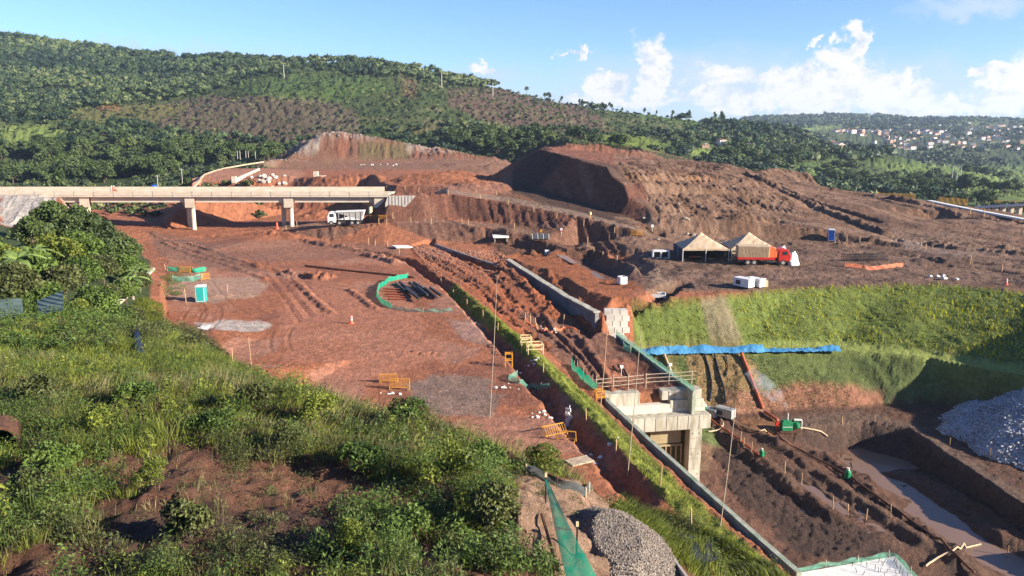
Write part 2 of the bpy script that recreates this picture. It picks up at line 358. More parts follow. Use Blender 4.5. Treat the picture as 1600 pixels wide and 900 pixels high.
line([Dp(1030, 256, 248), Dp(1080, 262, 246), Dp(1135, 267, 243)])
line([Dp(957, 262, 204), Dp(1030, 268, 214), Dp(1100, 275, 219)])
line([Dp(978, 282, 196), Dp(1060, 283, 205), Dp(1150, 287, 213), Dp(1200, 292, 216)])
line([Dp(1000, 288, 193), Dp(1080, 288, 201), Dp(1150, 293, 207), Dp(1195, 300, 209), Dp(1238, 322, 201)])
line([Dp(1022, 312, 188), Dp(1080, 312, 192), Dp(1150, 322, 192), Dp(1190, 330, 192), Dp(1235, 338, 190)])
line([Dp(1036, 341, 178), Dp(1100, 346, 178), Dp(1200, 353, 177), Dp(1300, 362, 173)])
line([Zp(1030, 371, 0.6), Zp(1100, 372, 0.3), Zp(1200, 373, 0.2), Zp(1290, 377, 0)])
line([Dp(1178, 268, 262), Dp(1215, 263, 262), Dp(1262, 270, 258), Dp(1278, 290, 252)])
line([Dp(1180, 282, 238), Dp(1215, 290, 232), Dp(1260, 302, 226)])
line([Dp(1208, 296, 222), Dp(1270, 325, 206), Dp(1330, 350, 190), Dp(1390, 372, 176)])
pts([Zp(1400, 345, 2.2), Zp(1480, 365, 1), Zp(1350, 320, 4.4), Zp(1600, 385, 0.2), Zp(1700, 400, 0), Zp(1450, 390, 0), Zp(1550, 400, 0)])
line([Zp(1278, 296, 4.4), Zp(1360, 305, 4), Zp(1450, 319, 3.2), Zp(1600, 342, 1.6), Zp(1720, 360, 0.6)])
line([Zp(1286, 294, 4.4), Zp(1365, 302, 4), Zp(1452, 314, 3.2), Zp(1600, 336, 1.6), Zp(1720, 352, 0.6)])
line([Wp(1290, 300, -7), Wp(1370, 288, -8), Wp(1460, 275, -9), Wp(1600, 262, -10), Wp(1750, 250, -10)])
line([Zp(1470, 331, 2.6), Zp(1540, 342, 2.2), Zp(1640, 359, 1.2)])
line([Zp(1464, 344, 0.6), Zp(1530, 357, -0.6), Zp(1640, 368, -0.8)])
# valley
pts([Wp(p, d, z) for p, d, z in [(-300, 230, -1), (0, 240, -1), (120, 240, -1), (-300, 330, -3), (0, 340, -4), (150, 330, -3), (250, 300, 0), (300, 380, 2), (-300, 430, -2), (60, 430, 2), (250, 440, 6), (430, 460, 8), (600, 470, 6), (800, 460, 2),
     (900, 400, -2), (1050, 420, -4), (1200, 420, -8), (1300, 400, -10), (1450, 400, -12), (1600, 400, -13), (1800, 400, -13), (1200, 560, -6), (1400, 600, -15), (1600, 620, -18), (1900, 620, -18), (1300, 900, -20), (1500, 950, -22), (1800, 950, -22), (1300, 480, -12), (2100, 420, -12), (2300, 150, -2), (2300, 60, -2), (2100, 90, 0)]])
# hills on the left and in the middle
SKYL = [(-350, 20, 1150), (-150, 38, 1150), (0, 56, 1120), (100, 70, 1100), (200, 84, 1070), (300, 92, 1020), (380, 92, 960), (440, 97, 880), (520, 96, 850), (600, 96, 840), (650, 106, 830), (700, 118, 820), (760, 132, 800), (850, 155, 770), (950, 172, 760), (1050, 184, 760), (1150, 194, 780), (1230, 205, 820)]
line([Dp(*p) for p in SKYL])
line([(lambda q: (q[0]*1.35, q[1]*1.35, q[2]-70 if q[2] > 50 else -20))(Dp(*p)) for p in SKYL])
pts([Dp(*p) for p in [(-350, 190, 520), (0, 200, 520), (130, 200, 520), (250, 190, 560), (-200, 120, 800), (0, 130, 800), (150, 150, 700), (200, 120, 850), (300, 160, 640), (300, 125, 840), (440, 150, 620), (440, 120, 740), (520, 180, 560), (560, 135, 660), (640, 190, 530), (660, 140, 650),
      (760, 200, 530), (760, 160, 640), (860, 205, 540), (870, 180, 640), (980, 212, 560), (980, 195, 660), (1100, 222, 600), (1120, 210, 700), (950, 222, 420), (890, 222, 440), (1000, 228, 400)]])
# town hills far right
line([Dp(*p) for p in [(1120, 197, 1400), (1250, 204, 1500), (1400, 214, 1500), (1600, 216, 1500), (1900, 216, 1500)]])
line([Dp(*p) for p in [(1100, 190, 2400), (1180, 186, 2500), (1250, 184, 2600), (1340, 181, 2700), (1420, 187, 2600), (1500, 188, 2500), (1600, 190, 2300), (1900, 184, 2300)]])
line([Dp(*p) for p in [(1200, 195, 2000), (1400, 200, 2000), (1600, 200, 1900), (1900, 198, 1900)]])
line([Dp(*p) for p in [(1460, 193, 2150), (1510, 190, 2200), (1570, 192, 2150)]])
for p in [(-6000, 2500, 40), (-2500, 4000, 0), (0, 4200, -20), (3000, 4200, -20), (8000, 3000, -20), (-9000, 9000, -40), (0, 9500, -40), (12000, 9000, -40), (-9000, 1000, 60), (9000, 700, -10), (-500, -29, 18), (-600, 200, 20), (500, -29, 0), (800, 200, -10), (-300, -29, 18), (300, -29, 0)]: pt(p)

def build_tin():
    v2 = [Vector((p[0], p[1])) for p in TP]
    vo, ed, fa, ov, oe, of = geometry.delaunay_2d_cdt(v2, TE, [], 0, 1e-5)
    XY = np.array([[v.x, v.y] for v in vo]); Z = np.full(len(vo), np.nan)
    for i, src in enumerate(ov):
        if src: Z[i] = np.mean([TP[s][2] for s in src])
    miss = np.where(np.isnan(Z))[0]
    if len(miss):
        print('TIN crossings:', [tuple(round(float(c), 1) for c in XY[m]) for m in miss], flush=True)
        for m in miss:   # weighted from the nearest known
            d = np.hypot(*(XY - XY[m]).T); d[np.isnan(Z)] = 1e9; k = np.argsort(d)[:3]
            w = 1/(d[k]+.1); Z[m] = (Z[k]*w).sum()/w.sum()
    tris = []
    for f in fa:
        for k in range(1, len(f)-1): tris.append((f[0], f[k], f[k+1]))
    return XY, Z, np.array(tris)
TXY, TZ, TT = build_tin()

# grid, in a fan that opens away from the camera
APEX = 30.0
def rows():
    out = [8.0]
    while out[-1] < 5200:
        y = out[-1]; k = .014 if y < 36 else (.0042 if y < 55 else (.0030 if y < 90 else (.0034 if y < 190 else (.0024 if y < 300 else (.006 if y < 700 else (.02 if y < 1200 else .05))))))
        out.append(y*(1+k))
    return np.array(out)
YR = rows()
SC = np.concatenate([np.linspace(-2.4, -0.8, 60)[:-1], np.linspace(-0.8, 0.8, 1250), np.linspace(0.8, 2.4, 90)[1:]])
GY, GS = np.meshgrid(YR, SC, indexing='ij')
GX = GS * GY; GYW = GY - APEX
def tin_eval(X, Y):
    H = np.full(X.shape, np.nan); Xf = X.ravel(); Yf = Y.ravel(); Hf = H.ravel()
    order = None
    # work in (row, s) space so that each triangle touches a small index window
    for (a, b, c) in TT:
        p = TXY[[a, b, c]]; z = TZ[[a, b, c]]
        ymin, ymax = p[:, 1].min() + APEX, p[:, 1].max() + APEX
        if ymax < YR[0]: continue
        s = p[:, 0] / np.maximum(p[:, 1] + APEX, 0.5)
        r0 = max(0, np.searchsorted(YR, ymin) - 1); r1 = min(len(YR), np.searchsorted(YR, ymax) + 1)
        c0 = max(0, np.searchsorted(SC, s.min()) - 1); c1 = min(len(SC), np.searchsorted(SC, s.max()) + 1)
        if r1 <= r0 or c1 <= c0: continue
        xs = X[r0:r1, c0:c1]; ys = Y[r0:r1, c0:c1]
        d = (p[1, 1]-p[2, 1])*(p[0, 0]-p[2, 0]) + (p[2, 0]-p[1, 0])*(p[0, 1]-p[2, 1])
        if abs(d) < 1e-9: continue
        l0 = ((p[1, 1]-p[2, 1])*(xs-p[2, 0]) + (p[2, 0]-p[1, 0])*(ys-p[2, 1]))/d
        l1 = ((p[2, 1]-p[0, 1])*(xs-p[2, 0]) + (p[0, 0]-p[2, 0])*(ys-p[2, 1]))/d
        l2 = 1-l0-l1
        m = (l0 >= -1e-6) & (l1 >= -1e-6) & (l2 >= -1e-6)
        H[r0:r1, c0:c1][m] = (l0*z[0]+l1*z[1]+l2*z[2])[m]
    H[np.isnan(H)] = 0.0
    return H
H0 = tin_eval(GX, GYW)
# project once, to know which zone each bit of ground belongs to
PX, PY = project(GX, GYW, H0)
PX = np.where(GYW < 3, -9999, PX)
NB = (GYW < 480)

def inpoly(px, py, poly):
    poly = np.array(poly, float); m = np.zeros(px.shape, bool)
    bb = (px >= poly[:, 0].min()) & (px <= poly[:, 0].max()) & (py >= poly[:, 1].min()) & (py <= poly[:, 1].max())
    x = px[bb]; y = py[bb]; ins = np.zeros(x.shape, bool)
    j = len(poly)-1
    for i in range(len(poly)):
        xi, yi = poly[i]; xj, yj = poly[j]
        if yi != yj:
            ins ^= ((yi > y) != (yj > y)) & (x < (xj-xi)*(y-yi)/(yj-yi)+xi)
        j = i
    m[bb] = ins
    return m
def polydist(X, Y, pl, bb):
    """distance to polyline, fraction along, and side for the points in bb"""
    x = X[bb]; y = Y[bb]; best = np.full(x.shape, 1e9); side = np.zeros(x.shape); t_al = np.zeros(x.shape); acc = 0
    for (a, b) in zip(pl, pl[1:]):
        dx, dy = b[0]-a[0], b[1]-a[1]; L2 = dx*dx+dy*dy
        t = np.clip(((x-a[0])*dx+(y-a[1])*dy)/L2, 0, 1)
        qx = x-a[0]-t*dx; qy = y-a[1]-t*dy; d = np.hypot(qx, qy)
        m = d < best; best[m] = d[m]; side[m] = np.sign(dx*qy-dy*qx)[m]; t_al[m] = (acc + t*math.sqrt(L2))[m]
        acc += math.sqrt(L2)
    return best, side, t_al, acc
H = H0.copy()
# weathering of the ground, stronger where it has been dug
zone_platform = inpoly(PX, PY, [(262, 500), (262, 400), (230, 370), (420, 372), (560, 392), (640, 410), (700, 450), (860, 575), (1000, 740), (1180, 905), (900, 770), (500, 640), (300, 560)])
zone_pit = (H0 < -11.0) & NB & (GX > 5) & (GYW < 110)
zone_fore = (GYW < 58) & (H0 > 1.0)
rough = np.full(H.shape, 0.16)
rough[zone_platform] = 0.05; rough[zone_pit] = 0.14; rough[zone_fore] = 0.22
rough[(H0 > 3) & (GYW > 175) & (GYW < 300) & (PX > 780) & (PX < 1290) & (PY < 372)] = 0.30
rough[(PX > 420) & (PX < 800) & (GYW > 395) & (GYW < 425)] = 0.8
rough[GYW > 440] = 2.0
rough[(GYW > 170) & (GYW < 260) & inpoly(PX, PY, [(775, 290), (830, 230), (950, 255), (1030, 330), (1030, 356), (900, 336)])] = .12
H += rough * (fbm(GX*0.35, GYW*0.35, 5, 3) * 1.3)
H += rough * 0.8 * (fbm(GX*1.7, GYW*1.7, 3, 33)) * NB
fine = NB & (GYW > 3)
for zz_, am_ in ((inpoly(PX, PY, [(640, 385), (780, 395), (900, 470), (975, 530), (1060, 600), (960, 620), (860, 555), (700, 450)]), .22), (inpoly(PX, PY, [(1100, 690), (1280, 690), (1500, 905), (1250, 905)]), .10), (inpoly(PX, PY, [(1000, 352), (1600, 352), (1600, 380), (1000, 376)]), .15)):
    H[zz_] += am_*(ridged(GX[zz_]*1.3, GYW[zz_]*1.3, 4, 7)-.6)
H[fine] += 0.035 * fbm(GX[fine]*4.2, GYW[fine]*4.2, 3, 5)
ff = zone_fore & (GYW > 5)
H[ff] += .13*(ridged(GX[ff]*1.1, GYW[ff]*1.1, 4, 17)-.6) + .07*fbm(GX[ff]*5, GYW[ff]*5, 2, 18)

EDGE = []
def ridge(pl, w, h, lump=0.5, seed=0, asym=1.0, sc=0.9):
    """raise (h>0) or cut (h<0) along a polyline; lumps break it up"""
    pl = [(p[0], p[1]) for p in pl]
    xs = [p[0] for p in pl]; ys = [p[1] for p in pl]
    bb = (GX > min(xs)-3*w) & (GX < max(xs)+3*w) & (GYW > min(ys)-3*w) & (GYW < max(ys)+3*w)
    if not bb.any(): return
    d, side, t, tot = polydist(GX, GYW, pl, bb)
    ww = w * (1 + 0.35*fbm(GX[bb]*0.7, GYW[bb]*0.7, 2, 80+seed))
    prof = 1 - sstep(0.25, 1.0, d/ww)
    endf = sstep(0, w*1.5, t) * sstep(0, w*1.5, tot-t)
    l = 1 + lump * (fbm(GX[bb]*sc, GYW[bb]*sc, 2, 50+seed)*.7 + .5*fbm(GX[bb]*sc*4, GYW[bb]*sc*4, 3, 51+seed))
    H[bb] += h * prof * endf * np.clip(l, 0.1, 2)
Zl = lambda ps, z: [Zp(a, b, z) for a, b in ps]
# ditch on the left of the verge, with its bank
ridge(Zl([(556, 389), (640, 406), (692, 442), (738, 490), (790, 546), (842, 606), (900, 672), (960, 735), (1020, 790)], 0), 1.25, -0.95, 0.6, 1)
ridge(Zl([(690, 430), (752, 480), (812, 536), (862, 592), (925, 655), (985, 720), (1060, 785)], 0), 0.9, 0.4, 0.7, 2)
ridge(Zl([(400, 373), (470, 378), (560, 391), (620, 400)], 0), 1.6, 0.6, 0.9, 3)
# tyre ruts and small berms on the platform
for k, pl in enumerate([[(235, 366), (290, 388), (370, 412), (430, 420), (480, 455), (520, 492)], [(250, 378), (300, 398), (350, 412), (420, 438)], [(290, 380), (350, 398), (410, 420)]]):
    ridge(Zl(pl, 0), 0.8, 0.20, 1.5, 10+k)
for k in range(7):
    ridge(Zl([(408+9*k, 425), (440+9*k, 462), (468+9*k, 505-4*k)], 0), 0.3, 0.06 if k % 2 else -0.07, 1.6, 20+k)
ridge(Zl([(470, 430), (500, 436), (530, 432)], 0), 1.4, 0.9, 1.3, 31)
ridge(Zl([(440, 424), (470, 432)], 0), 1.0, 0.5, 1.3, 32)
ridge(Zl([(545, 452), (570, 470), (592, 486)], 0), 0.8, 0.3, 1.2, 33)
ridge(Zl([(560, 398), (600, 404), (625, 412)], 0), 1.5, 0.6, 1.3, 34)
ridge(Zl([(265, 470), (330, 464), (400, 462)], 0), 0.7, 0.25, 1.0, 35)
ridge(Zl([(600, 548), (650, 553), (700, 556)], 0), 0.8, 0.16, 1.5, 36, sc=3)
# rough orange dirt between verge and block wall
for k, pl in enumerate([[(655, 395), (720, 420), (770, 455), (830, 500)], [(660, 402), (730, 440), (800, 500), (860, 545)], [(700, 398), (760, 425), (800, 465), (850, 500)], [(690, 395), (740, 405), (800, 440)]]):
    ridge(Zl(pl, -0.3), 0.8, [0.2, -0.3, -0.3, 0.22][k], 2.0, 40+k)
ridge(Zl([(778, 415), (815, 440), (848, 470), (880, 495)], -0.8), 2.0, 0.45, 1.2, 45)
for k in range(5):
    ridge(Zl([(800+24*k, 480+6*k), (900+14*k, 560+8*k), (930+16*k, 600)], -1.4), 0.6, -0.25 if k % 2 else 0.3, 0.9, 46+k)
ridge(Zl([(850, 420), (870, 440), (905, 460)], 0), 0.8, 0.35, 1.1, 52)
ridge(Zl([(640, 384), (672, 378), (700, 392), (786, 424)], 0), 1.2, -1.2, 0.3, 53)
ridge(Zl([(795, 378), (850, 388), (840, 397), (800, 388)], 0), 2.5, -1.3, 0.5, 54)
ridge(Zl([(1018, 470), (1040, 452), (1062, 444), (1078, 450)], 0), 2.6, -1.4, 0.4, 56)
ridge(Zl([(700, 352), (735, 358), (800, 370)], 2), 1.5, 0.3, 1, 57)
D_ = lambda ps: [Dp(*p) for p in ps]
ridge(D_([(1030, 250, 250), (1080, 256, 250), (1135, 262, 248)]), 5, -2.6, .5, 301, sc=.3)
ridge(D_([(870, 232, 252), (940, 236, 256), (1020, 242, 256)]), 3, 1.6, .6, 302, sc=.4)
ridge(D_([(978, 282, 198), (1060, 283, 206), (1150, 288, 213), (1205, 296, 217)]), 2.4, 0.9, .8, 303, sc=.4)
ridge(D_([(1000, 300, 191), (1080, 302, 197), (1160, 308, 200), (1225, 326, 197)]), 3.2, -1.9, .6, 304, sc=.4)
ridge(D_([(1030, 334, 181), (1100, 338, 182), (1180, 344, 182), (1236, 345, 183)]), 3.0, -1.1, .8, 305, sc=.4)
ridge(D_([(1165, 276, 244), (1210, 294, 224), (1270, 323, 207), (1335, 350, 190), (1395, 372, 176)]), 1.6, 1.1, .8, 306, sc=.5)
ridge(D_([(1175, 272, 246), (1230, 292, 226), (1300, 320, 207), (1380, 350, 190)]), 1.5, -1.0, .8, 307, sc=.5)
ridge(D_([(1380, 322, 230), (1450, 334, 218), (1520, 352, 200), (1600, 368, 190)]), 2.0, .8, 1.0, 308, sc=.4)
ridge(D_([(1350, 318, 232), (1430, 336, 212), (1500, 350, 200)]), 1.5, -.7, 1.0, 309, sc=.4)
ridge(D_([(1290, 300, 245), (1350, 312, 238), (1420, 330, 222)]), 1.6, .6, 1.0, 310, sc=.4)
for k, pl in enumerate([[(1290, 386), (1400, 380), (1520, 392), (1640, 402)], [(1280, 394), (1400, 396), (1500, 408), (1640, 424)], [(1390, 376), (1470, 384), (1560, 388), (1640, 392)], [(1380, 398), (1440, 402), (1470, 412)], [(1440, 414), (1520, 418), (1640, 436)], [(1100, 384), (1200, 384), (1290, 386)]]):
    ridge(Zl(pl, 0), 1.3, [.5, -.4, .5, -.8, -.5, .4][k], 1.4, 320+k, sc=.5)
# rilled banks: teeth marks running down the cuts
def teeth(mask, freq, amp, ax=(1, 0), seed=0):
    u = (GX[mask]*ax[0] + GYW[mask]*ax[1]) * freq
    H[mask] += amp * (ridged(u + 0.6*fbm(GX[mask]*0.3, GYW[mask]*0.3, 2, seed), GYW[mask]*0.03, 2, 90+seed) - 0.5)
SLX = np.abs(np.gradient(H0, axis=0) / np.gradient(GYW, axis=0))
bank = (SLX > 0.22) & NB & (GYW > 88)
MF = inpoly(PX, PY, [(775, 290), (830, 230), (860, 222), (960, 245), (990, 285), (1030, 330), (1030, 356), (900, 336)]) & (GYW > 170)
teeth(bank & (PY < 395) & (GYW < 300) & ~MF, 0.9, 0.6, (1, .25), 1)
teeth(bank & (GYW > 395) & (GYW < 425), 0.35, 1.6, (1, 0), 2)
teeth(bank & (PY > 440), 1.6, 0.30, (1, .35), 3)
teeth((PX > 960) & (PX < 1200) & (PY > 255) & (PY < 345) & ~MF & (GYW < 260) & (GYW > 180), 0.55, 1.0, (1, .5), 4)
# mud furrows in the pit
for k, (pl, w, h) in enumerate([([(1108, 672), (1160, 705), (1230, 760), (1330, 825)], 1.7, 1.3), ([(1120, 690), (1200, 750), (1290, 815)], 1.3, -0.5),
        ([(1200, 690), (1260, 722), (1330, 772), (1440, 840), (1560, 905)], 1.4, 1.1), ([(1190, 715), (1260, 760), (1330, 812)], 1.3, -0.6),
        ([(1270, 690), (1340, 730), (1400, 780), (1480, 836), (1570, 895)], 1.9, 1.7), ([(1160, 668), (1200, 690), (1240, 700)], 1.3, 0.8),
        ([(1228, 690), (1262, 702)], 1.8, -1.6), ([(1160, 690), (1190, 700)], 1.5, -1.2), ([(1230, 735), (1280, 745), (1300, 765)], 1.2, .5),
        ([(1380, 722), (1440, 745), (1520, 800), (1600, 850)], 1.6, 1.3), ([(1400, 718), (1480, 760), (1600, 830)], 1.2, .9), ([(1440, 725), (1520, 780), (1620, 845)], 1.2, .8)]):
    ridge(Zl(pl, -12.5 if pl[0][0] < 1300 else -14), w*1.1, h*.5, 0.7, 60+k, sc=.33)
mud = inpoly(PX, PY, [(1110, 700), (1150, 700), (1290, 800), (1400, 860), (1400, 905), (1250, 860), (1150, 780)])
H[mud] += 0.26 * (ridged(GX[mud]*0.9 + GYW[mud]*0.55, GYW[mud]*0.2 - GX[mud]*.2, 3, 77) - .5) + 0.14*fbm(GX[mud]*2.2, GYW[mud]*2.2, 3, 78)
sc_ = (PX > 780) & (PX < 1900) & (GYW > 128) & (GYW < 300) & ~MF & (PY > 225)
H[sc_] += .35*(ridged(GX[sc_]*.25+GYW[sc_]*.12, GYW[sc_]*.10, 4, 88)-.55)
def ribs(poly, freq, amp, ax, seed):
    m = inpoly(PX, PY, poly) & (GYW < 270) & (GYW > 165) & ~MF
    u = (GX[m]*ax[0]+GYW[m]*ax[1])*freq + 1.1*fbm(GX[m]*.12, GYW[m]*.12, 3, seed)
    H[m] += amp*(np.abs(np.sin(math.pi*u))**.6-.6)*(.55+.45*fbm(GX[m]*.2, GYW[m]*.2, 2, seed+1))
ribs([(945, 262), (1115, 272), (1150, 284), (1110, 288), (975, 284)], .6, 1.0, (1, .35), 401)
ribs([(1070, 290), (1200, 296), (1245, 318), (1240, 334), (1120, 322)], .55, 1.2, (1, .5), 402)
ribs([(1010, 318), (1120, 330), (1230, 338), (1230, 352), (1060, 346)], .6, .9, (1, .6), 403)
ribs([(850, 226), (1025, 234), (1025, 242), (860, 233)], .6, .6, (1, 0), 404)
ribs([(1180, 266), (1262, 270), (1280, 292), (1200, 290)], .5, .8, (1, .2), 405)
hm = (PX > 780) & (PX < 1700) & (GYW > 125) & (GYW < 300) & ~MF
H[hm] += .30*(ridged(GX[hm]*.7, GYW[hm]*.7, 5, 411)-.6)
# spoil heaps on the upper plateau
def heap(px, py, z, r, h, seed=0, sx=1.0, spiky=0.35):
    c = Zp(px, py, z); d = np.hypot((GX-c[0])/sx, (GYW-c[1])); m = d < r*1.6
    dd = d[m]/r * (1 + 0.25*fbm(GX[m]*1.2/r*3, GYW[m]*1.2/r*3, 3, seed))
    H[m] += h * np.clip(1-dd, 0, 1)**0.8 * (1 + .2*fbm(GX[m]*6/r, GYW[m]*6/r, 3, seed+3))
for a in [(772, 262, 9, 11, 3.6, 1, 1.2), (690, 286, 9, 9, 2.6, 2, 1.5), (712, 278, 9, 8, 2.6, 3, 1.4), (520, 283, 9, 10, 2.2, 4, 1.8), (575, 281, 9, 12, 1.2, 5, 2.2), (650, 285, 9, 6, 1.3, 6, 1.6),
          (735, 259, 9, 7, 1.6, 7, 1.8), (680, 258, 9, 6, 1.3, 8, 2.5), (402, 278, 9, 6, 1.4, 9, 2.0), (760, 296, 8, 7, 2.0, 11, 1.4),
          (500, 288, 9, 5, 2, 12, 1.5), (800, 372, 0.5, 3, .8, 13, 1.5), (1470, 408, 0, 3, .6, 14, 2), (1160, 368, 0.2, 4, 2.2, 15, 1.5), (1090, 372, .2, 4, 1.6, 16, 1.8)]:
    heap(*a)
def fheap(px, py, d, r, h, sx, sy, seed):
    c = Dp(px, py, d); m = (np.hypot((GX-c[0])/sx, (GYW-c[1])/sy) < r*1.3)
    dd = np.hypot((GX[m]-c[0])/sx, (GYW[m]-c[1])/sy)/r*(1+.15*fbm(GX[m]*1.1, GYW[m]*1.1, 3, seed))
    H[m] += h*(1-sstep(.15, 1.0, dd)) + .10*(1-sstep(.5, 1, dd))*fbm(GX[m]*4, GYW[m]*4, 4, seed+1)
fheap(822, 835, 18.4, 2.1, .7, .8, 1.3, 91)
fheap(905, 860, 17.2, 1.8, .35, .9, 1.2, 93)
# gravel heap in the pit is its own object; keep the floor clean here


# ground lookups
def gz(x, y):
    Y = y + APEX; s = x / Y
    i = min(max(np.searchsorted(YR, Y) - 1, 0), len(YR)-2); j = min(max(np.searchsorted(SC, s) - 1, 0), len(SC)-2)
    fy = (Y-YR[i])/(YR[i+1]-YR[i]); fs = (s-SC[j])/(SC[j+1]-SC[j])
    return float((H[i, j]*(1-fs)+H[i, j+1]*fs)*(1-fy) + (H[i+1, j]*(1-fs)+H[i+1, j+1]*fs)*fy)
def gz_a(x, y):
    Y = y + APEX; s = x / Y
    i = np.clip(np.searchsorted(YR, Y) - 1, 0, len(YR)-2); j = np.clip(np.searchsorted(SC, s) - 1, 0, len(SC)-2)
    fy = np.clip((Y-YR[i])/(YR[i+1]-YR[i]), 0, 1); fs = np.clip((s-SC[j])/(SC[j+1]-SC[j]), 0, 1)
    return (H[i, j]*(1-fs)+H[i, j+1]*fs)*(1-fy) + (H[i+1, j]*(1-fs)+H[i+1, j+1]*fs)*fy
def G(px, py, lo=10, hi=3500):
    """where the ground lies along the line of sight"""
    d = raydir(px, py); y = lo; prev = lo
    while y < hi:
        t = y/d[1]
        if CAMZ + d[2]*t < gz(d[0]*t, y): break
        prev = y; y *= 1.006
    a, b = prev, y
    for _ in range(12):
        m = (a+b)/2; t = m/d[1]
        if CAMZ + d[2]*t < gz(d[0]*t, m): b = m
        else: a = m
    t = b/d[1]
    return Vector((d[0]*t, b, gz(d[0]*t, b)))
# ------------------------------------------------------------------ colour of the soil and the ground cover
PX, PY = project(GX, GYW, H); PX = np.where(GYW < 3, -9999, PX)
depthm = np.maximum(GYW, 10)
wxn = fbm(GX*0.5, GYW*0.5, 4, 201) * 1.6 * F / depthm * 0.9; wyn = fbm(GX*0.5+50, GYW*0.5, 4, 202) * 0.5 * F / depthm * 0.6
WX = PX + np.clip(wxn, -60, 60); WY = PY + np.clip(wyn, -14, 14)
COL = np.zeros(H.shape + (3,), np.float32)
def put(mask, c, w=1.0):
    COL[mask] = COL[mask]*(1-w) + np.array(c)*w
def poly(ps, c, w=1.0, cond=None, warp=True):
    m = inpoly(WX if warp else PX, WY if warp else PY, ps)
    if cond is not None: m &= cond
    put(m, c, w); return m
RED = (0.345, 0.130, 0.064); ORG = (0.33, 0.115, 0.048); BRN = (0.19, 0.092, 0.055); DRK = (0.105, 0.056, 0.038); TAN = (0.34, 0.20, 0.125); GRY = (0.19, 0.145, 0.12); MUD = (0.15, 0.078, 0.05)
COL[:] = BRN
near = GYW < 480
put(near, RED)
# grassland beyond
n_big = fbm(GX*0.012, GYW*0.012, 5, 210); n_mid = fbm(GX*0.05, GYW*0.05, 4, 211)
far = GYW > 300
put(far, (0.07, 0.095, 0.030)); COL[far & (n_big > 0.05)] = (0.085, 0.11, 0.035); COL[far & (n_mid > 0.22)] = (0.05, 0.08, 0.022)
HB = far & (GYW < 1300)
poly([(180, 175), (330, 150), (480, 150), (560, 175), (560, 215), (400, 225), (250, 200)], (0.145, 0.10, 0.068), 0.8, HB)
poly([(700, 138), (830, 140), (930, 175), (960, 205), (860, 205), (760, 190), (700, 165)], (0.15, 0.092, 0.066), 0.85, HB)
poly([(625, 120), (652, 125), (650, 155), (628, 150)], (0.20, 0.115, 0.06), 0.7, HB)
poly([(640, 190), (760, 195), (900, 215), (760, 222), (640, 210)], (0.13, 0.10, 0.045), 0.6, HB)
poly([(100, 172), (240, 160), (300, 168), (240, 190), (120, 195)], (0.17, 0.16, 0.05), 0.8, HB)
poly([(150, 163), (185, 162), (190, 172), (155, 173)], (0.33, 0.15, 0.07), 0.8, HB)
poly([(400, 118), (500, 112), (580, 120), (620, 140), (520, 158), (400, 150), (360, 130)], (0.10, 0.16, 0.035), 0.8, HB)
poly([(0, 50), (120, 66), (130, 84), (60, 100), (0, 100)], (0.17, 0.14, 0.07), 0.7, far)
poly([(960, 210), (1000, 212), (1060, 235), (1000, 242), (960, 232), (930, 215)], (0.17, 0.22, 0.04), 0.9, far)
poly([(1000, 172), (1120, 190), (1230, 205), (1180, 215), (1060, 200), (1000, 190)], (0.10, 0.17, 0.04), 0.7, far)
VG = (0.23, 0.30, 0.075)
poly([(0, 196), (90, 196), (110, 214), (80, 226), (0, 228)], VG, 0.9, far); poly([(0, 256), (90, 256), (100, 268), (0, 272)], (0.13, 0.19, 0.04), 0.9, GYW > 220)
for p_ in [[(1250, 262), (1310, 258), (1310, 280), (1240, 275)], [(1360, 255), (1440, 255), (1490, 262), (1600, 292), (1600, 305), (1480, 284), (1400, 275)], [(1480, 290), (1640, 302), (1640, 328), (1470, 310)], [(1380, 256), (1640, 262), (1640, 300), (1500, 288), (1400, 272)],
           [(1080, 232), (1170, 234), (1165, 246), (1080, 244)], [(1200, 185), (1330, 183), (1310, 200), (1230, 207)], [(1470, 188), (1530, 186), (1560, 194), (1500, 197)]]:
    poly(p_, VG, 0.95, far, warp=False)
m = far & (PX > 1200) & (PY > 218) & (GYW < 1000); put(m & (n_mid > -0.1), (0.11, 0.17, 0.045), 0.6)
def hline(pl, c, w, wt=.8):
    x = PX; y = PY; m0 = HB & (x > min(p[0] for p in pl)-3) & (x < max(p[0] for p in pl)+3); best = np.full(x[m0].shape, 1e9)
    for a, b in zip(pl, pl[1:]):
        dx, dy = b[0]-a[0], b[1]-a[1]; t = np.clip(((x[m0]-a[0])*dx+(y[m0]-a[1])*dy)/(dx*dx+dy*dy), 0, 1); best = np.minimum(best, np.hypot(x[m0]-a[0]-t*dx, (y[m0]-a[1]-t*dy)*2))
    mm = np.zeros(H.shape, bool); mm[m0] = best < w; put(mm, c, wt)
for pl in [[(425, 156), (470, 157), (530, 163)], [(480, 180), (560, 185), (600, 184), (690, 190), (800, 194)], [(600, 172), (680, 172), (700, 174)], [(520, 203), (600, 200), (720, 206), (820, 212)], [(740, 176), (830, 180), (900, 192)], [(940, 186), (1010, 190), (1080, 200)]]: hline(pl, (.24, .22, .11), 2.2)
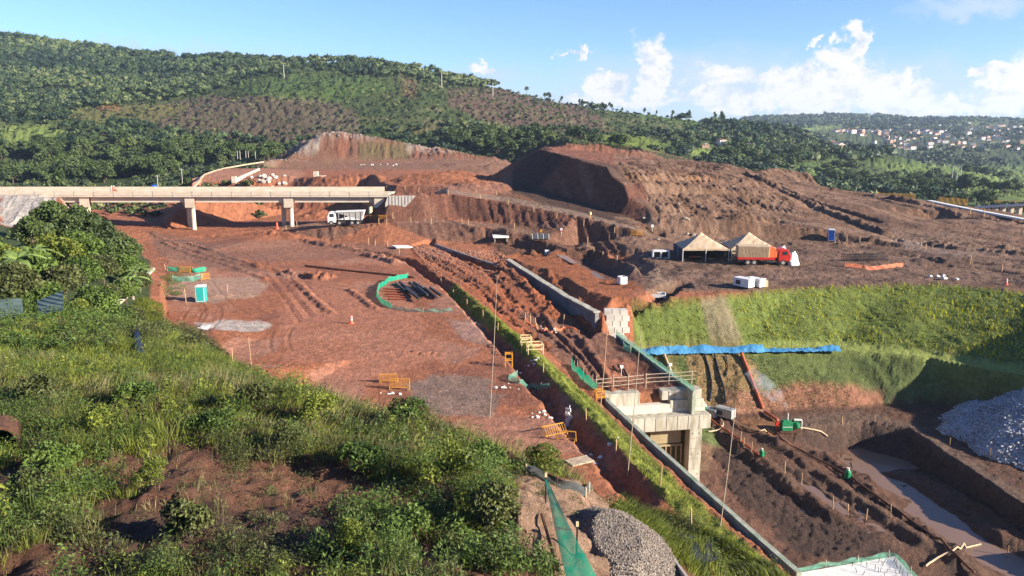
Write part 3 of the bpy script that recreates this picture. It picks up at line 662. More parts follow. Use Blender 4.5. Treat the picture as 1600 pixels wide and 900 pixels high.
# dug land between
m = (PX > 770) & (PX < 1900) & (PY < 400) & (GYW > 155) & (GYW < 330); put(m, BRN)
brown_east = (PX > 1010) & (GYW < 330) & (GYW > 118) & (PY > 255); put(brown_east, (0.215, 0.118, 0.072))
poly([(1000, 372), (1200, 376), (1400, 376), (1600, 398), (1600, 445), (1200, 446), (1000, 455), (985, 420)], (0.22, 0.128, 0.085), 1, near)
poly([(1020, 418), (1120, 420), (1260, 424), (1330, 436), (1120, 444), (1060, 440)], (0.27, 0.155, 0.11), 0.7, near)
poly([(1340, 352), (1480, 362), (1600, 388), (1600, 405), (1460, 396), (1360, 378)], (0.27, 0.17, 0.115), 0.6, near)
poly([(1390, 372), (1490, 384), (1570, 396), (1500, 402), (1420, 392)], (0.36, 0.29, 0.27), 0.35, near)
poly([(950, 262), (1110, 275), (1110, 286), (960, 284)], (0.33, 0.17, 0.085), 0.9, near)
poly([(1080, 288), (1240, 302), (1240, 330), (1120, 318)], (0.28, 0.165, 0.10), 0.6, near)
poly([(778, 290), (830, 235), (860, 226), (960, 250), (985, 290), (1020, 330), (1020, 352), (900, 340)], (0.085, 0.050, 0.038), 0.95, near, warp=False)  # shade on the mound's left face put into the soil colour
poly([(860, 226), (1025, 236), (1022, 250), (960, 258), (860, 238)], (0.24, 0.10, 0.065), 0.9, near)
# upper plateau
up = (H0 > 7.5) & (GYW > 200) & (GYW < 400) & (PX > 290) & (PX < 800) & (PY > 245)
put(up, (0.30, 0.140, 0.088))
poly([(470, 262), (780, 262), (780, 285), (620, 292), (470, 290)], ORG, 0.7, up)
poly([(440, 250), (790, 250), (790, 262), (440, 262)], (0.34, 0.17, 0.11), 0.8, up)
poly([(310, 268), (430, 258), (480, 270), (430, 300), (300, 300)], (0.42, 0.19, 0.11), 0.85, up)
bk = (GYW > 385) & (GYW < 428) & (PX > 410) & (PX < 800) & (H0 > 8.6)
rg = ridged(GX*0.35, GYW*0.02, 2, 231)
put(bk, (0.26, 0.125, 0.075)); put(bk & (rg > .7), (0.31, 0.13, 0.075)); put(bk & (PX > 560) & (PX < 640) & (PY > 222), (0.15, 0.15, 0.06), .6)
put(bk & (fbm(GX*.6, GYW*.6, 3, 232) > -0.05) & ((PY < 216) | (PX < 500) & (PX > 440) & (PY < 240) | (PX > 620) & (PY < 236)), (0.50, 0.44, 0.37), 0.75)
em = (PX > 960) & (PX < 1900) & (PY < 446) & (GYW > 122) & (GYW < 300) & (PY > 225)
e1 = ridged(GX*.22+GYW*.10, GYW*.07, 4, 233); e2 = fbm(GX*.3, GYW*.3, 4, 234)
put(em & (e1 > .68), (0.31, 0.19, 0.125), .7); put(em & (e2 < -.22), (0.12, 0.068, 0.046), .75); put(em & (e2 > .3), (0.28, 0.165, 0.11), .5)
put((GYW > 300) & (GYW < 428) & (PX > 425) & (PX < 830) & (H0 > 5.5) & (H0 < 9.3), (0.30, 0.16, 0.10))
# roads: paler crust
poly([(610, 294), (700, 296), (800, 309), (900, 330), (1010, 360), (1010, 366), (900, 338), (800, 317), (700, 302), (610, 300)], (0.27, 0.19, 0.14), 0.8, near, warp=False)
poly([(440, 352), (600, 340), (760, 348), (960, 384), (940, 392), (760, 355), (600, 347), (440, 360)], (0.24, 0.145, 0.10), 0.8, near, warp=False)
bnk = (SLX > 0.3) & near & (GYW > 160) & (GYW < 210) & (PX > 400) & (PX < 1010) & (PY < 390)
rr = ridged((GX+.25*GYW)*0.8, GYW*0.03, 2, 240)
put(bnk, (0.25, 0.105, 0.066)); put(bnk & (rr > .62), (0.17, 0.075, 0.05), .8); put(bnk & (rr < .38), (0.31, 0.165, 0.11), .7)
put(bnk & (PY > 350), (0.25, 0.135, 0.088), .6)
# platform
poly([(262, 405), (430, 425), (560, 400), (650, 430), (640, 480), (860, 600), (1000, 760), (900, 760), (560, 640), (330, 560), (262, 505)], RED, 1, near & zone_platform)
pn = fbm(GX*0.13, GYW*0.13, 5, 250)
COL[zone_platform & (pn > 0.12)] = (0.37, 0.17, 0.105); COL[zone_platform & (pn < -0.22)] = (0.27, 0.105, 0.06)
poly([(262, 436), (400, 432), (420, 450), (400, 466), (300, 474), (262, 470)], (0.40, 0.25, 0.175), 0.85, near)
poly([(312, 505), (360, 500), (420, 506), (420, 516), (370, 522), (318, 512)], (0.52, 0.44, 0.38), 0.9, near)
poly([(480, 428), (640, 470), (700, 560), (560, 600), (440, 560), (440, 480)], (0.42, 0.175, 0.10), 0.7, near)
poly([(690, 500), (745, 500), (770, 540), (720, 530)], (0.38, 0.22, 0.165), 0.8, near)
poly([(640, 600), (700, 585), (760, 590), (780, 620), (760, 652), (680, 650), (640, 625)], (0.22, 0.165, 0.13), 0.75, near)
poly([(300, 380), (460, 374), (620, 384), (640, 400), (430, 410), (300, 395)], (0.25, 0.12, 0.078), 0.75, near)
poly([(225, 360), (300, 372), (420, 425), (360, 425), (250, 400)], (0.20, 0.105, 0.07), 0.8, near)
# middle zone
poly([(640, 385), (780, 395), (900, 470), (960, 520), (1080, 615), (960, 620), (860, 555), (700, 450), (640, 405)], (0.33, 0.105, 0.042), 1, near)
poly([(800, 480), (900, 505), (975, 530), (1060, 600), (960, 620), (870, 560)], (0.20, 0.095, 0.06), 1, near)
poly([(800, 398), (880, 392), (1000, 440), (980, 470), (930, 480), (860, 440)], ORG, 0.95, near)
poly([(884, 392), (1010, 430), (1010, 442), (940, 436), (890, 404)], (0.17, 0.08, 0.05), 0.9, near)
poly([(985, 405), (1030, 420), (1060, 450), (1030, 452), (985, 418)], (0.33, 0.22, 0.15), 0.7, near)
poly([(930, 560), (1020, 560), (1070, 600), (1060, 625), (960, 620)], (0.30, 0.115, 0.062), .8, near)
# pit
pitz = near & (H0 < -0.9) & (GX > 8) & (GYW < 125) & (PX > 985)
put(pitz & (H0 < -10), (0.150, 0.075, 0.046))
low = near & (H0 < -6.7) & (H0 > -11.9) & (GX > 12) & (GYW > 60)
sl = np.clip((PY - 560)/80, 0, 1)
g_up = (0.105, 0.13, 0.038); g_dn = (0.30, 0.145, 0.075)  # lower turf darkened to carry the dimming from its facing in the colour
tn = fbm(GX*0.25, GYW*0.1, 4, 260)
put(low, g_up)
poly([(1010, 553), (1060, 553), (1075, 640), (1030, 640)], (0.21, 0.17, 0.06), 0.8, low)
poly([(1075, 553), (1160, 553), (1200, 620), (1200, 655), (1090, 655)], (0.27, 0.165, 0.075), 0.9, low)
poly([(1200, 612), (1240, 600), (1330, 600), (1385, 615), (1370, 645), (1190, 655)], (0.29, 0.13, 0.072), 1, low)
poly([(1130, 610), (1200, 612), (1200, 655), (1110, 655)], (0.29, 0.14, 0.08), 1, low)
rl = ridged((GX*1.0+GYW*0.45)*1.5, GYW*0.06, 2, 262)
COL[low] *= (0.72 + 0.55*rl[low])[:, None]
ter = near & (H0 < -6.2) & (H0 > -6.75) & (GX > 12) & (GYW > 60); put(ter, (0.27, 0.31, 0.075)); put(ter & (PX < 1160), (0.2, 0.13, 0.06), .7)
ups = near & (GX > 17) & (H0 < -0.15) & (H0 > -6.2) & (GYW > 20) & (GYW < 124) & ((PX > 978) | (GX > 60)) & ((GYW > 106) | (GX > 60)) & ((H0 < -.5) | (GX > 21))
put(ups, (0.13, 0.165, 0.035)); poly([(1092, 462), (1132, 460), (1165, 541), (1112, 541)], (0.21, 0.17, 0.10), 0.9, ups, warp=False)
poly([(1160, 660), (1340, 640), (1440, 668), (1700, 840), (1700, 880), (1400, 668), (1260, 672), (1180, 668)], (0.19, 0.12, 0.082), 0.9, pitz)
poly([(1090, 690), (1130, 700), (1150, 790), (1250, 860), (1150, 850), (1090, 760)], (0.25, 0.125, 0.08), 0.8, pitz)
poly([(1110, 700), (1150, 700), (1290, 800), (1400, 860), (1400, 905), (1250, 860), (1150, 780)], (0.07, 0.042, 0.031), 0.8, pitz)
poly([(1150, 655), (1200, 650), (1230, 660), (1200, 680), (1160, 672)], (0.30, 0.14, 0.06), 0.8, pitz)
poly([(1180, 735), (1330, 800), (1420, 870), (1560, 905), (1460, 830), (1330, 760), (1220, 720)], (0.20, 0.115, 0.072), 0.5, pitz)
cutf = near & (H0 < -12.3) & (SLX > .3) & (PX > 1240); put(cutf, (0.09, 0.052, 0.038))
# foreground slope: bare red earth under the weeds
fg = (H0 > 0.5) & (GYW < 95) & (GX < 30) & (GYW > -40) & ((GX < 12) | (GYW < 45))
fn = fbm(GX*0.3, GYW*0.3, 4, 270)
put(fg, (0.16, 0.075, 0.045)); COL[fg & (fn > 0.12)] = (0.21, 0.10, 0.058); COL[fg & (fn < -0.2)] = (0.11, 0.06, 0.04)
put(fg & (GYW > 40) & (PX < 300), (0.10, 0.11, 0.035), .8); put(fg & (GYW > 40) & (PX > 330) & (H0 < 9), RED)
poly([(785, 770), (820, 745), (880, 752), (960, 780), (1000, 930), (860, 930), (800, 840)], (.40, .25, .16), .9, fg & (H0 > 8) & (GYW < 30)); poly([(760, 765), (800, 760), (830, 830), (860, 905), (790, 905), (765, 830)], (.15, .075, .05), .8, fg & (H0 > 8) & (GYW < 30)); poly([(1000, 770), (1100, 840), (1200, 905), (1000, 905)], (.2, .10, .06), .5, fg & (GYW > 26))  # dark patch puts shade on the earth mound's left side into the colour
lf = (GX < -28) & (GYW > 60) & (GYW < 158) & (PX < 235) & (H0 > 0.2); put(lf, (0.05, 0.07, 0.022))
poly([(0, 300), (85, 300), (80, 360), (100, 400), (0, 400)], (0.42, 0.37, 0.32), 1, (GYW > 160) & (GYW < 186) & (GX < -90))
put((GYW > 183.5) & (GYW < 198.5) & (PX < 110), (0.5, 0.42, 0.34), .9)
poly([(310, 290), (318, 275), (350, 263), (430, 254), (431, 250), (350, 259), (310, 271), (300, 290)], (0.45, 0.33, 0.27), 0.6, near & (GYW > 205), warp=False)
VPL = [Zp(a, b, 0.3) for a, b in [(703, 447), (735, 472), (775, 503), (815, 538), (850, 567), (900, 616), (960, 676), (1030, 741), (1100, 806), (1170, 868), (1222, 912)]]
bbv = (GX > -14) & (GX < 22) & (GYW > 30) & (GYW < 125)
dv, sv, tv, _t = polydist(GX, GYW, [(p[0], p[1]) for p in VPL], bbv)
tmpm = np.zeros(H.shape, bool); tmpm[bbv] = dv < 1.0; put(tmpm, (0.22, 0.26, 0.04), .9)
rt = np.random.RandomState(77)
def track(px, py, z, L_, ang, curv, gauge=2.0, w=.22, dark=.78, depth=.045):
    c = Zp(px, py, z); P = []; a = ang; x, y = c[0], c[1]
    for k in range(9): P.append((x, y)); x += math.cos(a)*L_/8; y += math.sin(a)*L_/8; a += curv/8
    xs = [p[0] for p in P]; ys = [p[1] for p in P]
    bb = (GX > min(xs)-2) & (GX < max(xs)+2) & (GYW > min(ys)-2) & (GYW < max(ys)+2)
    if not bb.any(): return
    d, sd, t, tot = polydist(GX, GYW, P, bb); e = np.abs(d-gauge/2); m = (e < w) & (t > 0.1) & (t < tot-.1); lug = (np.sin(t*14) > -.2) | (rt.rand() < .4)
    fade = sstep(0, 3, t)*sstep(0, 3, tot-t)
    cc = COL[bb]; cc[m & lug] *= (1-(1-dark)*fade[m & lug])[:, None]; COL[bb] = cc
    h = H[bb]; h -= depth*fade*np.exp(-(e/w)**2)*(t > .05); h += depth*.6*fade*np.exp(-((e-w*1.6)/w)**2); H[bb] = h
for k in range(26): track(rt.uniform(300, 760), rt.uniform(400, 600), 0, rt.uniform(10, 26), rt.uniform(1.6, 3.0) if k % 3 else rt.uniform(0, 6.3), rt.uniform(-.9, .9))
for k in range(24): track(rt.uniform(1000, 1600), rt.uniform(378, 440), 0, rt.uniform(16, 45), rt.uniform(-.5, .35), rt.uniform(-.4, .4), dark=.7, w=.3, depth=.06)
for k in range(12): track(rt.uniform(1150, 1500), rt.uniform(700, 880), -12.4, rt.uniform(7, 16), rt.uniform(-1.4, -.4), rt.uniform(-.5, .5), dark=.7, depth=.08)
for k in range(12): track(rt.uniform(430, 760), rt.uniform(256, 284), 9, rt.uniform(20, 50), rt.uniform(-.6, .6), rt.uniform(-.6, .6), dark=.72, w=.35, depth=.06)
for k in range(8): track(rt.uniform(800, 960), rt.uniform(500, 590), -1.5, rt.uniform(8, 18), rt.uniform(1.9, 2.5), rt.uniform(-.2, .2), dark=.72, depth=.07)
# fleck variation everywhere
v = 1 + 0.16*fbm(GX*0.9, GYW*0.9, 4, 280) + 0.10*fbm(GX*5, GYW*5, 2, 281)*np.clip(1.4-GYW/150, 0, 1)
COL *= v[..., None]
COL = np.clip(COL*.78, 0.005, 0.9)
# smear so that patches fade into one another
for _ in range(2):
    COL[1:-1, 1:-1] = (COL[1:-1, 1:-1]*2 + COL[:-2, 1:-1] + COL[2:, 1:-1] + COL[1:-1, :-2] + COL[1:-1, 2:])/6
# wetness lowers the gloss
WET = np.zeros(H.shape, np.float32)
WET[pitz & (H0 < -10)] = 0.5; WET[inpoly(PX, PY, [(884, 392), (1010, 430), (1010, 442), (940, 436), (890, 404)])] = .6

RUG = np.full(H.shape, .25, np.float32); RUG[zone_platform] = .12
RUG[(GYW > 120) & (GYW < 300) & (PX > 780)] = .8; RUG[MF] = .5; RUG[bnk] = .9; RUG[pitz & (H0 < -10)] = .7; RUG[fg] = .4; RUG[GYW > 300] = 1.5; RUG[low | ups] = .15
def ground_material():
    m = bpy.data.materials.new('soil_and_turf'); m.use_nodes = True
    nt = m.node_tree; N = nt.nodes; L = nt.links; b = N['Principled BSDF']
    at = N.new('ShaderNodeAttribute'); at.attribute_name = 'tint'
    tc = N.new('ShaderNodeTexCoord')
    def noise(s, d, r=.6):
        n = N.new('ShaderNodeTexNoise'); n.inputs['Scale'].default_value = s; n.inputs['Detail'].default_value = d; n.inputs['Roughness'].default_value = r
        L.new(tc.outputs['Object'], n.inputs['Vector']); return n
    a = noise(0.8, 8); c = noise(7, 6, .65)
    mr = N.new('ShaderNodeMapRange'); L.new(a.outputs['Fac'], mr.inputs[0]); mr.inputs[1].default_value = .3; mr.inputs[2].default_value = .7; mr.inputs[3].default_value = .80; mr.inputs[4].default_value = 1.20
    mr2 = N.new('ShaderNodeMapRange'); L.new(c.outputs['Fac'], mr2.inputs[0]); mr2.inputs[1].default_value = .3; mr2.inputs[2].default_value = .7; mr2.inputs[3].default_value = .78; mr2.inputs[4].default_value = 1.2
    mu = N.new('ShaderNodeMath'); mu.operation = 'MULTIPLY'; L.new(mr.outputs[0], mu.inputs[0]); L.new(mr2.outputs[0], mu.inputs[1])
    vo = N.new('ShaderNodeTexVoronoi'); vo.inputs['Scale'].default_value = 2.6; L.new(tc.outputs['Object'], vo.inputs['Vector'])
    vs_ = N.new('ShaderNodeSeparateXYZ'); L.new(vo.outputs['Color'], vs_.inputs[0])
    vm2 = N.new('ShaderNodeMapRange'); L.new(vs_.outputs[0], vm2.inputs[0]); vm2.inputs[3].default_value = .80; vm2.inputs[4].default_value = 1.16
    mu2 = N.new('ShaderNodeMath'); mu2.operation = 'MULTIPLY'; L.new(mu.outputs[0], mu2.inputs[0]); L.new(vm2.outputs[0], mu2.inputs[1]); mu = mu2
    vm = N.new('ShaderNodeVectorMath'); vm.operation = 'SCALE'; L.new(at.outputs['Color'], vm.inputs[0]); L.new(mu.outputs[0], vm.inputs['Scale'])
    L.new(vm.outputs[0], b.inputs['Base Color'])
    w = N.new('ShaderNodeAttribute'); w.attribute_name = 'wet'
    rr_ = N.new('ShaderNodeMapRange'); L.new(w.outputs['Fac'], rr_.inputs[0]); rr_.inputs[3].default_value = .92; rr_.inputs[4].default_value = .45
    L.new(rr_.outputs[0], b.inputs['Roughness']); b.inputs['Specular IOR Level'].default_value = .2
    d0 = noise(3.0, 9, .7); g = noise(.9, 10, .72)
    ra = N.new('ShaderNodeMath'); ra.operation = 'SUBTRACT'; L.new(g.outputs['Fac'], ra.inputs[0]); ra.inputs[1].default_value = .5
    rb_ = N.new('ShaderNodeMath'); rb_.operation = 'ABSOLUTE'; L.new(ra.outputs[0], rb_.inputs[0])
    rf = N.new('ShaderNodeAttribute'); rf.attribute_name = 'rugged'
    rc = N.new('ShaderNodeMath'); rc.operation = 'MULTIPLY'; L.new(rb_.outputs[0], rc.inputs[0]); L.new(rf.outputs['Fac'], rc.inputs[1])
    rd = N.new('ShaderNodeMath'); rd.operation = 'MULTIPLY_ADD'; L.new(rc.outputs[0], rd.inputs[0]); rd.inputs[1].default_value = -9.0; L.new(d0.outputs['Fac'], rd.inputs[2])
    bp = N.new('ShaderNodeBump'); bp.inputs['Strength'].default_value = .9; bp.inputs['Distance'].default_value = .22
    L.new(rd.outputs[0], bp.inputs['Height']); L.new(bp.outputs[0], b.inputs['Normal'])
    return m
def build_ground():
    nr, nc = H.shape
    V = np.stack([GX.ravel(), GYW.ravel(), H.ravel()], 1)
    i, j = np.meshgrid(np.arange(nr-1), np.arange(nc-1), indexing='ij'); a = (i*nc+j).ravel()
    q = np.stack([a, a+1, a+nc+1, a+nc], 1)
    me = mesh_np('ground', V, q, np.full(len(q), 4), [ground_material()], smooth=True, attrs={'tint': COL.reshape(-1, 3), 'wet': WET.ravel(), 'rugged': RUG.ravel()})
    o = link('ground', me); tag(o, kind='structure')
build_ground()
# ------------------------------------------------------------------ mesh builder
class MB:
    def __init__(s): s.v = []; s.f = []
    def add(s, V, Fc):
        n = len(s.v); s.v += [tuple(p) for p in V]; s.f += [tuple(i+n for i in f) for f in Fc]; return s
    def box(s, c, d, rz=0, rx=0, ry=0, taper=1.0):
        m = Matrix.Rotation(rz, 3, 'Z') @ Matrix.Rotation(ry, 3, 'Y') @ Matrix.Rotation(rx, 3, 'X')
        V = []
        for z in (-.5, .5):
            k = 1 if z < 0 else taper
            for x, y in ((-.5, -.5), (.5, -.5), (.5, .5), (-.5, .5)): V.append(Vector(c) + m @ Vector((x*d[0]*k, y*d[1]*k, z*d[2])))
        return s.add(V, [(0, 3, 2, 1), (4, 5, 6, 7), (0, 1, 5, 4), (1, 2, 6, 5), (2, 3, 7, 6), (3, 0, 4, 7)])
    def tube(s, P, r, n=6, cap=True):
        P = [Vector(p) for p in P]; rr = r if isinstance(r, (list, tuple)) else [r]*len(P); V = []; Fc = []
        for i, p in enumerate(P):
            t = (P[min(i+1, len(P)-1)] - P[max(i-1, 0)]).normalized()
            u = t.orthogonal().normalized() if abs(t.z) > .99 else t.cross(Vector((0, 0, 1))).normalized(); w = t.cross(u)
            for k in range(n):
                a = 2*math.pi*k/n; V.append(p + (u*math.cos(a) + w*math.sin(a))*rr[i])
        for i in range(len(P)-1):
            for k in range(n): Fc.append((i*n+k, i*n+(k+1) % n, (i+1)*n+(k+1) % n, (i+1)*n+k))
        if cap: Fc.append(tuple(range(n-1, -1, -1))); Fc.append(tuple((len(P)-1)*n+k for k in range(n)))
        return s.add(V, Fc)
    def prism(s, poly2, h0, h1, M=None):
        """outline in XZ, extruded along Y from h0 to h1"""
        n = len(poly2); V = [Vector((x, h0, z)) for x, z in poly2] + [Vector((x, h1, z)) for x, z in poly2]
        if M is not None: V = [M @ v for v in V]
        return s.add(V, [tuple(range(n)), tuple(range(2*n-1, n-1, -1))] + [(i, i+n, (i+1) % n+n, (i+1) % n) for i in range(n)])
    def build(s, name, mat, parent=None, bevel=0, smooth=False, loc=None):
        me = bpy.data.meshes.new(name); me.from_pydata([tuple(v) for v in s.v], [], s.f); me.update()
        bm = bmesh.new(); bm.from_mesh(me); bmesh.ops.recalc_face_normals(bm, faces=bm.faces); bm.to_mesh(me); bm.free()
        if smooth: me.polygons.foreach_set('use_smooth', [True]*len(me.polygons))
        me.materials.append(mat); o = link(name, me, parent, loc)
        if bevel: b = o.modifiers.new('bevel', 'BEVEL'); b.width = bevel; b.segments = 2
        return o
def part(parent, name, mat, fn, **k):
    m = MB(); fn(m); return m.build(name, mat, parent, **k)

MT = {}
MT['conc'] = principled('pale_concrete', (.50, .45, .38), .85, var=.14, nscale=.7, bump=.02, bscale=6, col2=(.62, .57, .49))
MT['conc_warm'] = principled('warm_concrete', (.56, .45, .32), .85, nscale=.5, bump=.01, bscale=5, col2=(.68, .58, .46), stretch=(1, 1, 3))
MT['conc_st'] = principled('stained_concrete', (.27, .24, .17), .85, nscale=1.1, bump=.03, bscale=5, col2=(.58, .53, .43), stretch=(1.6, 1.6, .35))
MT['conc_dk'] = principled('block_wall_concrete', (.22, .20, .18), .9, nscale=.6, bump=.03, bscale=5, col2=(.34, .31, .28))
MT['conc_gn'] = principled('mossy_concrete', (.20, .25, .17), .85, nscale=1.1, bump=.03, bscale=8, col2=(.42, .42, .33))
MT['wood'] = principled('raw_timber', (.50, .31, .16), .8, nscale=3, col2=(.62, .42, .24), stretch=(1, 1, .2))
MT['wood_gr'] = principled('grey_timber', (.34, .27, .19), .85, nscale=3, col2=(.46, .38, .28))
MT['ply'] = principled('plywood', (.30, .23, .12), .8, nscale=.8, col2=(.40, .31, .18))
MT['white'] = principled('white_paint', (.78, .77, .74), .45, var=.06, nscale=1.5)
MT['offwhite'] = principled('chalky_white', (.72, .69, .64), .85, var=.10, nscale=2, bump=.02, bscale=8)
MT['steel'] = principled('dark_steel', (.05, .045, .045), .55, .3, var=.3, nscale=6)
MT['rust'] = principled('rusty_steel', (.13, .06, .035), .8, .2, var=.4, nscale=4)
MT['tyre'] = principled('tyre_rubber', (.028, .026, .025), .85, var=.2, nscale=8)
MT['rim'] = principled('dusty_rim', (.42, .38, .34), .6, .3, var=.1)
MT['glass'] = principled('window_glass', (.03, .04, .05), .12, 0, var=.1, spec=.8)
MT['red'] = principled('red_paint', (.55, .03, .02), .4, var=.15, nscale=2)
MT['orange'] = principled('orange_plastic', (.80, .17, .05), .5, var=.12)
MT['cone'] = principled('cone_red', (.75, .14, .07), .5, var=.12)
MT['yellow'] = principled('yellow_barrier', (.58, .26, .03), .5, var=.15, nscale=4)
MT['paleyel'] = principled('pale_yellow_rail', (.72, .58, .30), .6, var=.15, nscale=4)
MT['tan'] = principled('tan_canvas', (.46, .34, .22), .9, nscale=.5, bump=.08, bscale=1.2, col2=(.56, .43, .29))
MT['slats'] = principled('timber_slats', (.55, .34, .15), .8, nscale=2, col2=(.66, .44, .22))
MT['bluebox'] = principled('blue_plastic', (.02, .10, .42), .45, var=.12)
MT['teal'] = principled('teal_plastic', (.02, .36, .34), .45, var=.08)
MT['green'] = principled('green_machine', (.02, .22, .09), .4, var=.25, nscale=5)
MT['grey'] = principled('grey_machine', (.36, .36, .34), .5, var=.15, nscale=4)
MT['darkgrey'] = principled('dark_panel', (.05, .055, .06), .5, var=.2)
MT['black'] = principled('black_plastic', (.012, .012, .014), .35, var=.3, bump=.05, bscale=3, spec=.5)
MT['hose_o'] = principled('red_hose', (.42, .10, .045), .5, var=.2, nscale=2)
MT['hose_b'] = principled('pale_hose', (.50, .36, .22), .55, var=.2, nscale=2)
MT['navy'] = principled('navy_side_sheet', (.03, .04, .06), .8, var=.2)
MT['skin'] = principled('skin', (.35, .18, .11), .6)
MT['denim'] = principled('dark_trousers', (.04, .045, .07), .8)
MT['bluetarp'] = principled('blue_tarpaulin', (.03, .17, .36), .45, nscale=.5, bump=.16, bscale=1.6, col2=(.10, .32, .52), spec=.5)
MT['water'] = principled('muddy_water', (.22, .135, .09), .22, var=.05, nscale=.2, spec=.25, bump=.004, bscale=2)
MT['water_b'] = principled('silty_water', (.30, .25, .25), .08, var=.05, nscale=.2, spec=.5)
def netmat(name, col, alpha):
    m = bpy.data.materials.new(name); m.use_nodes = True; nt = m.node_tree; N = nt.nodes; L = nt.links
    b = N['Principled BSDF']; b.inputs['Base Color'].default_value = (*col, 1); b.inputs['Roughness'].default_value = .6
    t = N.new('ShaderNodeBsdfTransparent'); tl = N.new('ShaderNodeBsdfTranslucent'); tl.inputs[0].default_value = (*col, 1)
    m1 = N.new('ShaderNodeMixShader'); m1.inputs[0].default_value = .35; L.new(b.outputs[0], m1.inputs[1]); L.new(tl.outputs[0], m1.inputs[2])
    tc = N.new('ShaderNodeTexCoord'); n = N.new('ShaderNodeTexNoise'); n.inputs['Scale'].default_value = 3; L.new(tc.outputs['Object'], n.inputs['Vector'])
    mr = N.new('ShaderNodeMapRange'); L.new(n.outputs['Fac'], mr.inputs[0]); mr.inputs[1].default_value = .3; mr.inputs[2].default_value = .7; mr.inputs[3].default_value = alpha-.12; mr.inputs[4].default_value = min(1, alpha+.12)
    m2 = N.new('ShaderNodeMixShader'); L.new(mr.outputs[0], m2.inputs[0]); L.new(t.outputs[0], m2.inputs[1]); L.new(m1.outputs[0], m2.inputs[2]); L.new(m2.outputs[0], N['Material Output'].inputs[0])
    return m
MT['net'] = netmat('green_mesh', (.0, .36, .20), .80)
MT['net_pale'] = netmat('faded_green_mesh', (.16, .42, .30), .55)
MT['net_or'] = netmat('orange_mesh', (.75, .22, .10), .75)
MT['net_yel'] = netmat('orange_fence_mesh', (.85, .38, .06), .85)
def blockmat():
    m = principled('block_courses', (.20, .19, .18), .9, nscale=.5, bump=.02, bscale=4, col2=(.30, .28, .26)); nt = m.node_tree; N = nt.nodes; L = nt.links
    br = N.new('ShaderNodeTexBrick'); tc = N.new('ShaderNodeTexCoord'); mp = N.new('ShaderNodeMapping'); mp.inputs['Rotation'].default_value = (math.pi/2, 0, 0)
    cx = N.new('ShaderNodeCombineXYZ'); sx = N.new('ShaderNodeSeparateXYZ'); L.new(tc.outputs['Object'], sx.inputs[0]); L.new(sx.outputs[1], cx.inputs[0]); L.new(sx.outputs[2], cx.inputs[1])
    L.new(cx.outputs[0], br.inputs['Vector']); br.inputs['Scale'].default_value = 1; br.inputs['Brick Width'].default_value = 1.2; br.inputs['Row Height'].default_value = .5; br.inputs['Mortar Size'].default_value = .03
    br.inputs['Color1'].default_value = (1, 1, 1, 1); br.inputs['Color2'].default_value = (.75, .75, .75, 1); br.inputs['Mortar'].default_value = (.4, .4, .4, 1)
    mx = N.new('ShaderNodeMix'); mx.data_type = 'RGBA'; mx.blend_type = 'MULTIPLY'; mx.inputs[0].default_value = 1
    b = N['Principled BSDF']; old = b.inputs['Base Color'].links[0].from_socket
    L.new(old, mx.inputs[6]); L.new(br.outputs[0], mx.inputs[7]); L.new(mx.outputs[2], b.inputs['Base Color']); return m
MT['blocks'] = blockmat()
def gravelmat(name, c1, c2, scale, bump=.08):
    m = bpy.data.materials.new(name); m.use_nodes = True; nt = m.node_tree; N = nt.nodes; L = nt.links; b = N['Principled BSDF']; b.inputs['Roughness'].default_value = .9
    tc = N.new('ShaderNodeTexCoord'); v = N.new('ShaderNodeTexVoronoi'); v.inputs['Scale'].default_value = scale; L.new(tc.outputs['Object'], v.inputs['Vector'])
    n = N.new('ShaderNodeTexNoise'); n.inputs['Scale'].default_value = scale*.12; n.inputs['Detail'].default_value = 5; L.new(tc.outputs['Object'], n.inputs['Vector'])
    s = N.new('ShaderNodeSeparateXYZ'); L.new(v.outputs['Color'], s.inputs[0])
    a = N.new('ShaderNodeMath'); a.operation = 'MULTIPLY_ADD'; L.new(n.outputs['Fac'], a.inputs[0]); a.inputs[1].default_value = .8
    h = N.new('ShaderNodeMath'); h.operation = 'MULTIPLY'; L.new(s.outputs[0], h.inputs[0]); h.inputs[1].default_value = .6; L.new(h.outputs[0], a.inputs[2])
    r = N.new('ShaderNodeValToRGB'); L.new(a.outputs[0], r.inputs[0]); r.color_ramp.elements[0].position = .3; r.color_ramp.elements[1].position = .9
    r.color_ramp.elements[0].color = (*c1, 1); r.color_ramp.elements[1].color = (*c2, 1); L.new(r.outputs[0], b.inputs['Base Color'])
    bp = N.new('ShaderNodeBump'); bp.invert = True; bp.inputs['Distance'].default_value = bump; L.new(v.outputs['Distance'], bp.inputs['Height']); L.new(bp.outputs[0], b.inputs['Normal'])
    return m
MT['gravel_w'] = gravelmat('pale_crushed_stone', (.11, .112, .12), (.40, .405, .41), 5.5, .06)
MT['gravel_g'] = gravelmat('grey_gravel', (.08, .062, .05), (.25, .205, .165), 30, .02)

